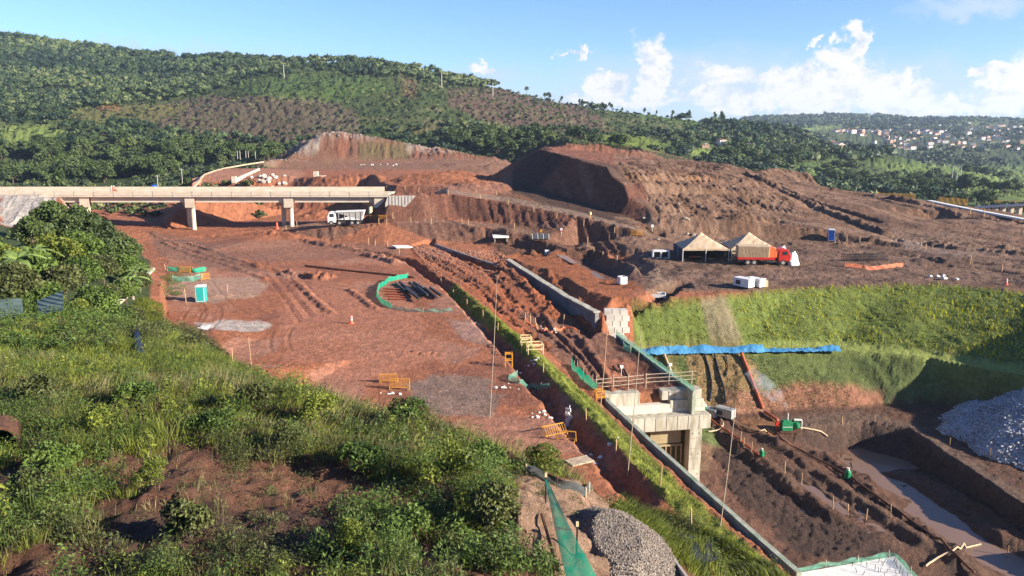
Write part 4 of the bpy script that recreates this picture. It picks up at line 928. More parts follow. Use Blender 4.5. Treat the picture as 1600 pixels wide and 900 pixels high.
# ------------------------------------------------------------------ water
def water_sheet(name, pl, z, mat='water'):
    P = [Zp(a, b, z) for a, b in pl]; n = len(P); c = (sum(p[0] for p in P)/n, sum(p[1] for p in P)/n)
    m = MB(); V = [(c[0], c[1], z)] + P; m.add(V, [(0, i+1, (i+1) % n+1) for i in range(n)])
    o = m.build(name, MT[mat]); tag(o, kind='structure')
WATERS = [('water', [(1300, 690), (1430, 702), (1475, 722), (1380, 745), (1310, 730)], -14.90, 'water'), ('water', [(1330, 722), (1420, 730), (1500, 780), (1630, 850), (1730, 905), (1640, 960), (1540, 915), (1420, 830), (1340, 765)], -14.84, 'water'),
          ('water', [(1215, 735), (1262, 745), (1350, 800), (1390, 835), (1300, 830), (1220, 780)], -12.66, 'water')]
for w_ in WATERS: water_sheet(*w_)
water_sheet('puddle', [(868, 398), (884, 399), (905, 412), (892, 411)], -.22, 'water_b'); water_sheet('puddle', [(905, 416), (935, 428), (950, 438), (935, 438), (910, 424)], -.72, 'water_b')
water_sheet('puddle', [(768, 424), (790, 430), (830, 450), (818, 452), (780, 437)], -3.0, 'water_b'); water_sheet('puddle', [(678, 418), (700, 424), (706, 430), (688, 426)], -.55, 'water_b')

# ------------------------------------------------------------------ road bridge over the haul road
def bridge():
    t = thing('road_bridge', 'pale concrete road bridge on twin column piers crossing the red haul road', 'bridge', (-60, 188, 0))
    o = Vector((60, -188, 0))
    def X(px, d=188, z=8): return Wp(px, d, z)[0]
    W = lambda m, c, d, **k: m.box(Vector(c)+o, d, **k)
    x0, x1 = X(-190), X(608); xm = (x0+x1)/2; L_ = x1-x0
    x1b = X(590)
    part(t, 'deck', MT['conc_warm'], lambda m: W(m, (xm, 193.2, 8.55), (L_-.2, 10.0, .4)))
    part(t, 'fascia_beam', MT['conc_warm'], lambda m: W(m, (xm, 188.05, 8.85), (L_, .34, 1.32)), bevel=.03)
    def far(m): W(m, ((x0+x1b)/2, 198.4, 9.3), (x1b-x0, .3, 1.1))
    part(t, 'parapet', MT['conc_warm'], far)
    [part(t, 'seam', MT['conc_dk'], lambda m: W(m, (x0+k*(x1-x0)/26, 187.86, 8.85), (.07, .04, 1.3))) for k in range(1, 26)]
    part(t, 'drip_edge', MT['conc_dk'], lambda m: W(m, (xm, 187.9, 8.55), (L_, .06, .07)))
    piers = [(X(295), 'a'), (X(450), 'b'), (X(592), 'c'), (X(130), 'd')]
    xs = sorted([p[0] for p in piers] + [x0]);
    for a, b in zip(xs, xs[1:]):
        for yy in (189.1, 193.2, 197.2):
            part(t, 'girder', MT['conc_warm'], lambda m: W(m, ((a+b)/2 - (yy-189.1)*.46, yy, 7.6), (b-a-2.6, .55, 1.45)))
    for x, k in piers:
        def cap(m):
            V = []
            for z in (5.7, 8.3):
                for (dx, y) in ((-1.15, 188.3), (1.15, 188.3), (1.15-4.4, 197.6), (-1.15-4.4, 197.6)): V.append(Vector((x+dx, y, z))+o)
            m.add(V, [(0, 3, 2, 1), (4, 5, 6, 7), (0, 1, 5, 4), (1, 2, 6, 5), (2, 3, 7, 6), (3, 0, 4, 7)])
        p = part(t, 'pier_cap', MT['conc_warm'], cap)
        for (dx, y) in ((.2, 189.3), (-3.6, 196.4)):
            c = part(t, 'column', MT['conc_warm'], lambda m: m.tube([Vector((x+dx, y, -1.5))+o, Vector((x+dx, y, 5.7))+o], .52, 14), smooth=False)
    def wing(m):
        P = [(606, 306), (649, 306), (640, 317), (612, 341), (602, 334), (602, 318)]
        P = [Dp(a, b, 185.2) for a, b in P]; V = [Vector(p)+o for p in P] + [Vector(p)+o+Vector((0, .5, 0)) for p in P]; n = len(P)
        m.add(V, [tuple(range(n)), tuple(range(2*n-1, n-1, -1))] + [(i, i+n, (i+1) % n+n, (i+1) % n) for i in range(n)])
    w = part(t, 'wing_wall', MT['conc'], wing)
    def ribs(m):
        for a in range(609, 645, 5):
            p = Dp(a, 306, 185.1); q = Dp(a, 320 if a > 630 else 333, 185.1); m.box((Vector(p)+Vector(q))/2+o, (.06, .06, p[2]-q[2]))
    part(w, 'seam', MT['conc_dk'], ribs)
bridge()

# ------------------------------------------------------------------ long walls
def wall_strip(name, P, thick, ztop_f, zbot, mat, label, cat):
    m = MB(); V = []; n = len(P)
    for i, p in enumerate(P):
        a = Vector(P[max(i-1, 0)][:2]); b = Vector(P[min(i+1, n-1)][:2]); t = (b-a).normalized(); nn = Vector((t.y, -t.x)) * thick/2
        zt = ztop_f(i)
        for sg in (-1, 1):
            for z in (zbot if not callable(zbot) else zbot(i), zt): V.append((p[0]+nn.x*sg, p[1]+nn.y*sg, z))
    Fc = []
    for i in range(n-1):
        a, b = i*4, (i+1)*4
        Fc += [(a, b, b+1, a+1), (a+2, a+3, b+3, b+2), (a+1, b+1, b+3, a+3)]
    Fc += [(0, 1, 3, 2), (n*4-4, n*4-2, n*4-1, n*4-3)]
    m.add(V, Fc); o = m.build(name, mat); return tag(o, label, cat)
def dens(P, k=6):
    out = []
    for a, b in zip(P, P[1:]):
        for i in range(k): out.append(tuple(a[j]+(b[j]-a[j])*i/k for j in range(3)))
    return out+[P[-1]]
w1P = dens([(8.95, 77.0, -2.5), (8.65, 70.5, -.5)] + W1)
wt = wall_strip('channel_wall', [(p[0]+.1, p[1], 0) for p in w1P], .34, lambda i: (w1P[i][2]+.12), -12.3, MT['conc_gn'], 'long concrete wall between the grass verge and the deep pit', 'retaining wall')
w2P = dens(W2)
wall_strip('channel_wall', [(p[0]+.2, p[1]+.1, 0) for p in w2P], .36, lambda i: w2P[i][2]+.35, -12.2, MT['conc_gn'], 'short concrete wall behind the portal, green netting along its top', 'retaining wall')
bwP = dens(BW, 8)
def blockwall():
    t = thing('block_wall', 'shaded wall of stacked concrete blocks stepping down at its near end', 'retaining wall', (BW[1][0], BW[1][1], -3)); o = -Vector(t.location)
    P = [(p[0]+o.x, p[1]+o.y, 0) for p in bwP]
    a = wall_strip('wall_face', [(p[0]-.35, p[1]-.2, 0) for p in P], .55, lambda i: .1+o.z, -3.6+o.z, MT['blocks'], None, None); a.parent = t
    b = wall_strip('coping', [(p[0]-.35, p[1]-.2, 0) for p in P], .95, lambda i: .26+.05*math.sin(i*2.1)+o.z, .11+o.z, MT['conc_st'], None, None); b.parent = t
    rows_ = [(938, 487), (943, 497), (948, 508), (950, 518)]
    for r in range(5):
        for c in range(3):
            p = Dp(950+c*12+(r % 2)*3-(r == 4)*6, 487+r*9.2, 104.6 - r*.5 + c*.25)
            q = part(t, 'step_block', MT['conc'], lambda m: m.box(Vector(p)+o-Vector((0, -.4, .1)), (.98, 1.3, .72), rz=.06*(c-1)+.03*r), bevel=.04)
    q = part(t, 'footing_slab', MT['conc'], lambda m: m.box(Vector(Dp(962, 528, 101.5))+o, (2.6, 1.2, .5), rz=.1), bevel=.04)
    # thin upper kerb wall continuing uphill
    P2 = dens([Zp(680, 381, .05), Zp(700, 388, .05), Zp(740, 402, .05), Zp(786, 419, -.2)], 4)
    c = wall_strip('kerb_wall', [(p[0]+o.x, p[1]+o.y, 0) for p in P2], .3, lambda i: .1+o.z, -1.6+o.z, MT['conc_dk'], None, None); c.parent = t
blockwall()

# ------------------------------------------------------------------ concrete portal
def portal():
    A = Vector((11.6, 75.9, 0)); Bv = Vector((19.5, 77.25, 0)); ux = (Bv-A).normalized(); rz = math.atan2(ux.y, ux.x); L_ = (Bv-A).length
    t = thing('concrete_portal', 'unfinished concrete portal frame with timber formwork above the muddy pit', 'portal', (A.x, A.y, -12), rz)
    Z0 = 12.0
    b = lambda m, c, d, **k: m.box((c[0], c[1], c[2]+Z0), d, **k)
    part(t, 'beam', MT['conc_st'], lambda m: b(m, (L_/2, .7, -5.2), (L_+1.4, 1.4, 1.45)), bevel=.03)
    part(t, 'column', MT['conc_st'], lambda m: b(m, (L_-.85, .65, -8.9), (1.3, 1.25, 6.3)), bevel=.03)
    part(t, 'column', MT['conc_st'], lambda m: b(m, (.1, .75, -8.9), (1.3, 1.3, 6.3)), bevel=.03)
    for k in range(1, 8): part(t, 'seam', MT['conc_dk'], lambda m: b(m, (-.6+k*(L_+1.2)/8, -.012, -5.2), (.035, .03, 1.42)))
    for k in range(5): part(t, 'seam', MT['conc_dk'], lambda m: b(m, (L_-.85, .012, -6.9-k*1.1), (1.28, .03, .03)))
    for k in range(6): part(t, 'tie_hole', MT['steel'], lambda m: b(m, (L_-1.2+(k % 2)*.7, .01, -6.4-(k//2)*2.2), (.09, .03, .09)))
    part(t, 'back_wall', MT['conc_dk'], lambda m: b(m, (L_/2, 2.0, -8.9), (L_, .3, 6.2)))
    fp = part(t, 'formwork_panel', MT['ply'], lambda m: (b(m, (L_-3.6, 1.25, -6.85), (3.3, .12, 1.8)), b(m, (L_-3.6, 1.18, -7.95), (3.5, .3, .16))))
    part(fp, 'battens', MT['wood'], lambda m: [b(m, (L_-5.2+k*.55, 1.15, -9.0), (.09, .12, 1.9)) for k in range(7)])
    part(t, 'seat_slab', MT['conc'], lambda m: b(m, (L_/2-1.2, 2.1, -4.05), (L_+3.6, 1.5, .9)), bevel=.03)
    part(t, 'bearing_block', MT['conc_st'], lambda m: (b(m, (-.4, 2.3, -3.0), (4.2, 1.3, 1.35)), b(m, (.3, 2.2, -3.9), (3.0, 1.2, .6))), bevel=.05)
    part(t, 'bearing_block', MT['conc_st'], lambda m: (b(m, (L_-1.9, 2.2, -2.75), (4.3, 1.3, .95)), b(m, (L_-1.4, 2.0, -3.65), (3.6, 1.35, .85))), bevel=.05)
    def rail(m):
        for zz in (-1.15, -1.55, -1.98): m.tube([(-2.6, 3.5, zz+Z0-.15), (1, 3.5, zz+Z0), (3.6, 3.6, zz+Z0+.1), (6, 3.3, zz+Z0+.2), (L_+.2, 3.2, zz+Z0+.3)], .045, 5)
        for xx in (-2.4, -.6, 1.0, 2.9, 5.4, L_-.1): m.tube([(xx, 3.5, Z0-2.6), (xx, 3.45, Z0-.85)], .055, 5)
    part(t, 'handrail', MT['wood_gr'], rail)
    for k, (xx, yy) in enumerate([(.2, 3.4), (5.4, 3.3), (L_-.1, 3.2)]):
        part(t, 'flood_lamp', MT['offwhite' if k < 2 else 'steel'], lambda m: (m.tube([(xx, yy, Z0-1), (xx, yy, Z0-.15)], .03, 5), m.box((xx, yy-.05, Z0-.02), (.34, .22, .26), rx=.3)))
portal()
def dark_hole():
    c = Zp(1030, 600, -2.4)
    # timber shoring beside the dug hole behind the handrail
    t = thing('shoring_timbers', 'brown planks shoring the dug hole behind the handrail', 'timber', (0, 0, 0))
    for k, (a, b) in enumerate([((958, 572), (975, 598)), ((966, 570), (982, 600)), ((973, 573), (985, 598))]):
        p = Vector(Zp(*a, -1.6)); q = Vector(Zp(*b, -2.9)); part(t, 'plank', MT['rust'], lambda m: m.tube([p, q], .16, 4))
dark_hole()

# ------------------------------------------------------------------ vehicles
def wheel(parent, x, y, r, w):
    o = part(parent, 'wheel', MT['tyre'], lambda m: m.tube([(x, y-w/2, r), (x, y+w/2, r)], r, 18)); 
    part(o, 'rim', MT['rim'], lambda m: m.tube([(x, y-w/2-.02, r), (x, y-w/2+.02, r)], r*.55, 14)); return o
def dump_truck():
    p = G(541, 351); t = thing('dump_truck', 'white tipper truck parked on the haul road beside the bridge pier', 'truck', (p.x, p.y, gz(p.x, p.y)), .05)
    # faces -x
    part(t, 'chassis', MT['steel'], lambda m: (m.box((0, 0, .85), (7.4, .9, .3)), m.box((-.6, -.9, .75), (1.2, .5, .5))))
    cab = part(t, 'cab', MT['white'], lambda m: (m.prism([(-3.9, .6), (-2.1, .6), (-2.1, 2.9), (-3.5, 2.95), (-3.95, 1.9)], -1.2, 1.2)), bevel=.06)
    part(cab, 'windscreen', MT['glass'], lambda m: m.add([(-3.97, -1.05, 1.95), (-3.97, 1.05, 1.95), (-3.56, 1.0, 2.8), (-3.56, -1.0, 2.8)], [(0, 1, 2, 3)]))
    part(cab, 'side_window', MT['glass'], lambda m: m.box((-2.95, -1.215, 2.2), (.95, .03, .75)))
    part(t, 'tipper_body', MT['offwhite'], lambda m: (m.prism([(-1.6, 1.25), (3.6, 1.15), (4.1, 3.1), (-1.75, 2.9), (-2.2, 2.9), (-2.2, 3.05), (4.3, 3.25), (4.2, 3.0)], -1.25, 1.25)))
    part(t, 'body_ribs', MT['grey'], lambda m: ([m.box((x, -1.3, 2.05), (.12, .1, 1.7)) for x in (-1.4, -.1, 1.2, 2.5, 3.6)], m.box((1, -1.3, 2.95), (6.0, .12, .16), ry=-.03)))
    for x in (-3.1, -1.3, 1.5, 2.8):
        for y in (-1.05, 1.05): wheel(t, x, y, .52, .34)
dump_truck()
def cargo_truck():
    a = Zp(1150, 415, 0); b = Zp(1236, 417, 0); L_ = b[0]-a[0]
    y = 141.2; t = thing('cargo_truck', 'red cab lorry with slatted timber cargo box parked before the tents', 'truck', ((a[0]+b[0])/2, y, gz((a[0]+b[0])/2, y)), -.06)
    h = L_/2
    part(t, 'chassis', MT['steel'], lambda m: (m.box((0, 0, .9), (L_-1, .8, .25)), m.box((-h+.8, -.2, .75), (1.4, 1.8, .12)), m.box((1.0, -.95, .8), (1.2, .5, .5))))
    part(t, 'cargo_floor', MT['red'], lambda m: m.box((-1.3, 0, 1.22), (6.5, 2.46, .42)), bevel=.03)
    box = part(t, 'cargo_box', MT['slats'], lambda m: (m.box((-1.75, 0, 2.35), (5.5, 2.36, 1.86))))
    part(box, 'slats', MT['tan'], lambda m: [m.box((-4.4+k*.245, -1.215, 2.35), (.1, .07, 1.84)) for k in range(22)])
    part(box, 'tarp_cover', MT['tan'], lambda m: (m.box((-1.75, 0, 3.36), (5.6, 2.44, .14), ry=.02)))
    part(t, 'headboard', MT['orange'], lambda m: (m.box((1.45, 0, 2.3), (.9, 2.3, 1.7)), m.box((2.1, -.2, 2.0), (.35, 1.9, 1.1))))
    cab = part(t, 'cab', MT['red'], lambda m: (m.prism([(h-2.1, .75), (h-.1, .75), (h, 1.7), (h-.45, 2.75), (h-.75, 2.9), (h-2.0, 2.9), (h-2.15, 2.2)], -1.2, 1.2)), bevel=.07)
    part(cab, 'side_window', MT['glass'], lambda m: m.box((h-1.05, -1.22, 2.2), (.8, .03, .6)))
    part(cab, 'windscreen', MT['glass'], lambda m: m.add([(h+.0, -1.05, 1.8), (h+.0, 1.05, 1.8), (h-.42, 1, 2.7), (h-.42, -1, 2.7)], [(0, 1, 2, 3)]))
    part(cab, 'bumper', MT['white'], lambda m: m.box((h, 0, .8), (.18, 2.3, .28)))
    for x in (-2.75, -1.65, h-1.3):
        for yy in (-1.05, 1.05): wheel(t, x, yy, .52, .32)
cargo_truck()
def motorbike():
    d = 191.5; x = Wp(178, d, 9.2)[0]; z = 8.75
    t = thing('motorcycle', 'dusty motorcycle being ridden along the concrete bridge', 'motorcycle', (x, d, z))
    for xx in (-.7, .65):
        w = part(t, 'wheel', MT['tyre'], lambda m: m.tube([(xx, -.06, .33), (xx, .06, .33)], .33, 16))
    part(t, 'body', MT['red'], lambda m: (m.box((.1, 0, .72), (.8, .25, .25)), m.box((-.45, 0, .8), (.6, .28, .12)), m.tube([(.65, 0, .33), (.42, 0, 1.05)], .05, 5)))
    part(t, 'handlebar', MT['steel'], lambda m: m.tube([(.4, -.35, 1.08), (.4, .35, 1.08)], .03, 5))
    return t
motorbike()

def skin_person(name, joints, edges, radii, mat, parent=None, sub=2):
    me = bpy.data.meshes.new(name); me.from_pydata(joints, edges, []); me.update()
    o = link(name, me, parent); me.materials.append(mat)
    sk = o.modifiers.new('skin', 'SKIN'); layer = me.skin_vertices[0].data
    for i, r in enumerate(radii): layer[i].radius = (r, r); layer[i].use_root = (i == 0)
    s = o.modifiers.new('sub', 'SUBSURF'); s.levels = sub; s.render_levels = sub
    return o
def rider(x, y, z, shirt, trousers, helmet, label, dx=0):
    t = thing('person', label, 'person', (x, y, z))
    J = [(-.25, 0, .95), (-.18, 0, 1.2), (-.05, 0, 1.45), (0, 0, 1.55), (0.04, 0, 1.68),
         (-.05, -.2, 1.42), (.15, -.27, 1.2), (.38, -.3, 1.12), (-.05, .2, 1.42), (.15, .27, 1.2), (.38, .3, 1.12),
         (-.22, -.12, .9), (.18, -.2, .85), (.0, -.2, .42), (.15, -.2, .36), (-.22, .12, .9), (.18, .2, .85), (.0, .2, .42), (.15, .2, .36)]
    E = [(0, 1), (1, 2), (2, 3), (3, 4), (2, 5), (5, 6), (6, 7), (2, 8), (8, 9), (9, 10), (0, 11), (11, 12), (12, 13), (13, 14), (0, 15), (15, 16), (16, 17), (17, 18)]
    Rr = [.14, .15, .16, .06, .10, .075, .06, .04, .075, .06, .04, .1, .085, .06, .045, .1, .085, .06, .045]
    skin_person('body', J, E, Rr, MT[shirt], t)
    part(t, 'helmet', MT[helmet], lambda m: m.tube([(.03, 0, 1.58), (.04, 0, 1.66), (.04, 0, 1.76), (.03, 0, 1.84), (.02, 0, 1.87)], [.09, .14, .14, .09, .03], 10), smooth=True)
bx = Wp(178, 191.5, 9.2)[0]
rider(bx, 191.5, 8.75, 'orange', 'denim', 'offwhite', 'rider in orange astride the motorcycle on the bridge')
rider(bx-.5, 191.5, 8.72, 'offwhite', 'denim', 'offwhite', 'passenger in pale grey behind the rider on the bridge')

# ------------------------------------------------------------------ tents
def tent(px0, px1, label, wall, seed):
    rnd = random.Random(seed); x0 = Wp(px0, 144, 2)[0]; x1 = Wp(px1, 144, 2)[0]; s = x1-x0; zg = .0
    t = thing('marquee_tent', label, 'tent', (x0, 144, zg))
    n = 12; V = []; Fc = []
    def rz(u, v):
        k = 1-max(abs(2*u-1), abs(2*v-1)); h = 2.55+2.5*k**1.15
        return h - .14*math.sin(math.pi*k)*(.5+.5*math.sin(7*(u+v)+seed)) + .05*rnd.uniform(-1, 1)*(k > 0) - (.12*math.sin(math.pi*2*u)**2+.12*math.sin(math.pi*2*v)**2)*(k == 0)
    for i in range(n+1):
        for j in range(n+1): V.append((s*i/n, s*j/n, rz(i/n, j/n)))
    for i in range(n):
        for j in range(n): a = i*(n+1)+j; Fc.append((a, a+n+1, a+n+2, a+1))
    part(t, 'roof', MT['tan'], lambda m: m.add(V, Fc))
    def val(m):
        for (a, b) in (((0, 0), (s, 0)), ((s, 0), (s, s)), ((s, s), (0, s)), ((0, s), (0, 0))):
            for k in range(6):
                p = (a[0]+(b[0]-a[0])*k/6, a[1]+(b[1]-a[1])*k/6); q = (a[0]+(b[0]-a[0])*(k+1)/6, a[1]+(b[1]-a[1])*(k+1)/6)
                m.add([(p[0], p[1], 2.56), (q[0], q[1], 2.56), (q[0], q[1], 2.22), (p[0], p[1], 2.22)], [(0, 1, 2, 3)])
    part(t, 'valance', MT['tan'], val)
    for (a, b) in ((0, 0), (s/2, 0), (s, 0), (0, s), (s, s), (0, s/2)):
        part(t, 'leg', MT['offwhite'], lambda m: m.tube([(a, b, -.2), (a, b, 2.5)], .07, 6))
    part(t, 'base_frame', MT['offwhite'], lambda m: (m.box((s/2, -.1, .12), (s, .12, .12))))
    if wall:
        [part(t, 'side_wall', MT['navy'], lambda m: m.box(c, q)) for c, q in (((-.02, s/2, 1.25), (.04, s-.2, 2.4)), ((s/2, s, 1.25), (s, .04, 2.4)))]
    else: [part(t, 'side_wall', MT[mm], lambda m: m.box(c, q)) for mm, c, q in (('tan', (.9, .35, 1.2), (1.7, .05, 2.35)), ('navy', (s/2, s, 1.25), (s, .04, 2.4)))]
    return t, s
tent(1067, 1139, 'open fronted tan marquee tent left of the red lorry', True, 1)
tent(1143, 1216, 'tan marquee tent behind the red lorry cargo box', False, 2)
def table():
    p = Wp(1078, 146, 0); t = thing('trestle_table', 'low trestle table of red goods inside the open marquee', 'table', (p[0]+1, 146.2, .02))
    part(t, 'table_top', MT['wood'], lambda m: m.box((0, 0, .72), (2.6, .8, .06)))
    for sx in (-1.1, 1.1): part(t, 'leg', MT['steel'], lambda m: m.box((sx, 0, .35), (.06, .6, .7)))
    part(t, 'red_cloth', MT['red'], lambda m: m.box((-.3, 0, .84), (1.5, .6, .2), rz=.05))
table()

# ------------------------------------------------------------------ cabins, boxes, generators
def toilet(p, rz, body, roof, label, h=2.3, w=1.15):
    t = thing('portable_toilet', label, 'portable toilet', p, rz)
    part(t, 'cabin', MT[body], lambda m: m.box((0, 0, h*.46), (w, w, h*.92)), bevel=.04)
    d = part(t, 'door', MT[body], lambda m: m.box((0, -w/2-.02, h*.46), (w*.72, .05, h*.78)), bevel=.02)
    part(d, 'door_frame', MT['offwhite'], lambda m: (m.box((w*.42, -w/2-.03, h*.46), (.07, .05, h*.84)), m.box((-w*.42, -w/2-.03, h*.46), (.05, .05, h*.84)), m.box((0, -w/2-.03, h*.06), (w*.9, .05, .08))))
    part(t, 'roof', MT[roof], lambda m: (m.prism([(-w*.54, h*.92), (w*.54, h*.92), (w*.42, h), (-w*.42, h)], -w*.54, w*.54)), bevel=.03)
p = G(315, 471); toilet((p.x, p.y, p.z), .12, 'teal', 'offwhite', 'teal portable toilet standing alone on the red platform', 2.35, 1.3)
p = G(1298, 376); toilet((p.x, p.y, p.z), -.3, 'bluebox', 'white', 'blue portable toilet with white roof near the tents', 2.5, 1.4)
def generator(p, rz, label, mat='white', d=(2.6, 1.25, 1.15), name='generator'):
    t = thing(name, label, 'generator', p, rz)
    part(t, 'skid', MT['steel'], lambda m: m.box((0, 0, .12), (d[0]*.94, d[1]*.8, .24)))
    part(t, 'housing', MT[mat], lambda m: m.box((0, 0, .2+d[2]/2), d), bevel=.05)
    part(t, 'vent_panel', MT['darkgrey'], lambda m: (m.box((-d[0]*.18, -d[1]/2-.01, .25+d[2]*.45), (d[0]*.3, .03, d[2]*.5)), m.box((-d[0]/2-.01, 0, .25+d[2]*.5), (.03, d[1]*.6, d[2]*.5))))
    part(t, 'exhaust', MT['steel'], lambda m: m.tube([(d[0]*.3, 0, d[2]+.15), (d[0]*.3, 0, d[2]+.5)], .05, 6))
p = G(1162, 449); generator((p.x, p.y, p.z), -.95, 'white box generator on the brown lot above the grass bank', 'white', (2.9, 1.5, 1.3))
p = G(1181, 449); generator((p.x, p.y+.3, p.z), -.95, 'white box generator beside a small cream crate', 'offwhite', (2.7, 1.5, 1.25))
p = G(1194, 448); t_ = part(None, 'crate', MT['paleyel'], lambda m: (m.box((0, 0, .5), (.9, .8, 1.0)), [m.box((0, -.42, z), (.95, .05, .12)) for z in (.15, .5, .88)]), loc=p); tag(t_, 'small cream wooden crate beside the white generators', 'crate')
p = G(1113, 654); generator((p.x-.2, p.y+.6, p.z), -.75, 'grey pump generator at the pit edge, nearest the portal', 'grey', (2.1, 1.1, 1.0))
p = G(1134, 655); generator((p.x, p.y+.5, p.z), -.75, 'dark sided grey generator with pale end panel in the pit', 'grey', (2.4, 1.2, 1.15))
def culvert():
    p = G(1032, 403); t = thing('box_culvert', 'white concrete twin box culvert with two dark openings in a hollow', 'culvert', (p.x, p.y, p.z-.1), -.03)
    def fr(m):
        for x in (-1.45, 0, 1.45): m.box((x, 0, .75), (.22, 1.6, 1.5))
        for z in (.08, 1.45): m.box((0, 0, z), (2.7, 1.596, .2))
    part(t, 'frame', MT['white'], fr); part(t, 'rear_panel', MT['darkgrey'], lambda m: m.box((0, .6, .75), (2.7, .1, 1.2)))
culvert()
def slab(px, py, d, rz, label, zz=.35, name='concrete_slab', legs=True, tilt=0, mat='offwhite'):
    p = G(px, py); t = thing(name, label, 'concrete slab', p, rz)
    part(t, 'slab', MT[mat], lambda m: m.box((0, 0, zz), d, ry=tilt), bevel=.03)
    if legs:
        part(t, 'supports', MT['conc_dk'], lambda m: [m.box((sx*d[0]*.38, sy*d[1]*.35, zz/2-.1), (.25, .25, zz+.05)) for sx in (-1, 1) for sy in (-1, 1)])
slab(628, 388, (3.6, 3.0, .25), .5, 'white slab lying below the brown scarp', .35, tilt=.06)
slab(782, 376, (3.4, 3.2, .35), .1, 'white capped slab raised on blocks beside the excavation', .95)
slab(855, 398, (1.0, .9, 1.0), .1, 'small white concrete cube on the orange plateau', .5, 'concrete_block', False)
def openbox(px, py, d, rz, label):
    p = G(px, py); t = thing('inspection_chamber', label, 'concrete chamber', p, rz)
    def f(m):
        for sx in (-1, 1): m.box((sx*d[0]/2, 0, d[2]/2), (.12, d[1], d[2]))
        for sy in (-1, 1): m.box((0, sy*d[1]/2, d[2]/2), (d[0]-.122, .12, d[2]-.003))
    part(t, 'walls', MT['white'], f); part(t, 'inner_floor', MT['conc_dk'], lambda m: m.box((0, 0, .05), (d[0]-.14, d[1]-.14, .08)))
openbox(972, 443, (1.1, 1.2, 1.15), .3, 'white open chamber box at the end of the cut')
openbox(1027, 463, (2.4, 2.0, .5), -.15, 'low white square frame above the grass bank')
def sign_trailer():
    p = G(845, 376); t = thing('sign_trailer', 'solar trailer with three tilted dark panels and yellow beacon', 'trailer', p, .1)
    for k in range(3): part(t, 'solar_panel', MT['darkgrey'], lambda m: m.box((-1.2+k*1.15, 0, .9), (1.05, .06, 1.3), rx=-.7, rz=0))
    part(t, 'panel_frame', MT['offwhite'], lambda m: [m.box((-1.78+k*1.15, -.03, .9), (.06, .09, 1.35), rx=-.7) for k in range(4)])
    part(t, 'beacon', MT['yellow'], lambda m: (m.tube([(0.1, .4, .3), (0.1, .4, 1.9)], .05, 6), m.box((0.1, .4, 2.05), (.4, .25, .4))))
    part(t, 'base', MT['rust'], lambda m: m.box((0, .3, .2), (2.8, 1, .25)))
sign_trailer()
def pump():
    p = G(1233, 674); t = thing('diesel_pump', 'green diesel pump on skids with upright exhaust beside the access track', 'pump', p, .03)
    part(t, 'skid', MT['rust'], lambda m: (m.box((0, 0, .1), (2.6, 1.1, .18))))
    part(t, 'engine', MT['green'], lambda m: (m.box((-.4, 0, .75), (1.3, .9, 1.05)), m.box((-.4, 0, 1.35), (1.0, .6, .2))), bevel=.04)
    part(t, 'pump_casing', MT['green'], lambda m: (m.tube([(.45, 0, .75), (.75, 0, .75), (.95, 0, .8), (1.25, 0, .75)], [.35, .5, .5, .25], 12), m.box((.8, 0, 1.35), (.9, .5, .35))))
    part(t, 'manifold', MT['offwhite'], lambda m: (m.tube([(.4, -.3, 1.6), (1.3, -.3, 1.55)], .13, 8), m.tube([(1.35, -.3, .4), (1.35, -.3, 1.5)], .08, 6), m.box((-.4, -.47, .72), (1.2, .03, .06))))
    part(t, 'exhaust', MT['offwhite'], lambda m: m.tube([(-.25, .1, 1.4), (-.25, .1, 2.25)], .09, 8))
    part(t, 'valve', MT['red'], lambda m: (m.tube([(-1.5, 0, .2), (-1.5, 0, 1.3)], .1, 8), m.box((-1.5, 0, 1.0), (.5, .5, .3)), m.tube([(-1.5, 0, .95), (-1.0, 0, .95)], .12, 8)))
    return p
PUMP = pump()
def small_pump(px, py, label, s=1.0):
    p = G(px, py); t = thing('drain_pump', label, 'pump', p)
    part(t, 'body', MT['green'], lambda m: (m.tube([(0, 0, 0), (0, 0, .1), (0, 0, .7*s), (0, 0, .85*s)], [.22*s, .28*s, .28*s, .15*s], 12), m.box((.25*s, 0, .3*s), (.2*s, .25*s, .4*s))))
    part(t, 'head', MT['offwhite'], lambda m: m.tube([(0, 0, .8*s), (0, 0, 1.05*s)], .14*s, 8))
small_pump(1190, 713, 'small green drain pump beside the first ditch stakes', .9)
small_pump(1324, 748, 'green drain pump with white head on the long mud ridge', 1.2)
small_pump(1101, 650, 'green pump unit against the portal column', 1.5)

# ------------------------------------------------------------------ hoses and pipes
def hose(pts_, r, mat, label, name='hose', lift=.08, cat='hose', sub=8):
    P = []
    for (a, b), (c, d) in zip(pts_, pts_[1:]):
        for k in range(sub): P.append(G(a+(c-a)*k/sub, b+(d-b)*k/sub))
    P.append(G(*pts_[-1])); Q = []
    for i, p in enumerate(P):
        w = P[max(0, i-2):i+3]; q = sum(w, Vector())/len(w); q.z = max(q.z, p.z)+lift+r; Q.append(q)
    m = MB(); m.tube(Q, r, 8); o = m.build(name, MT[mat], smooth=True); tag(o, label, cat)
hose([(1157, 553), (1168, 580), (1180, 612), (1193, 645)], .22, 'hose_o', 'thick red hose running down the bare cut face', cat='hose')
hose([(1193, 645), (1205, 653), (1216, 661)], .2, 'hose_o', 'red hose across the wet track into the green pump')
hose([(1037, 555), (1044, 572), (1051, 590)], .17, 'hose_b', 'pale hose on the grass cut beside the short wall')
hose([(1099, 553), (1108, 580), (1112, 605), (1108, 632)], .14, 'black', 'black hose wriggling down the cut above the grey generator')
hose([(1115, 553), (1123, 585), (1131, 610), (1134, 636)], .14, 'black', 'straight black hose between the wriggling hose and the thin hose')
hose([(1134, 555), (1137, 575), (1134, 592)], .07, 'black', 'thin short dark hose on the orange cut face')
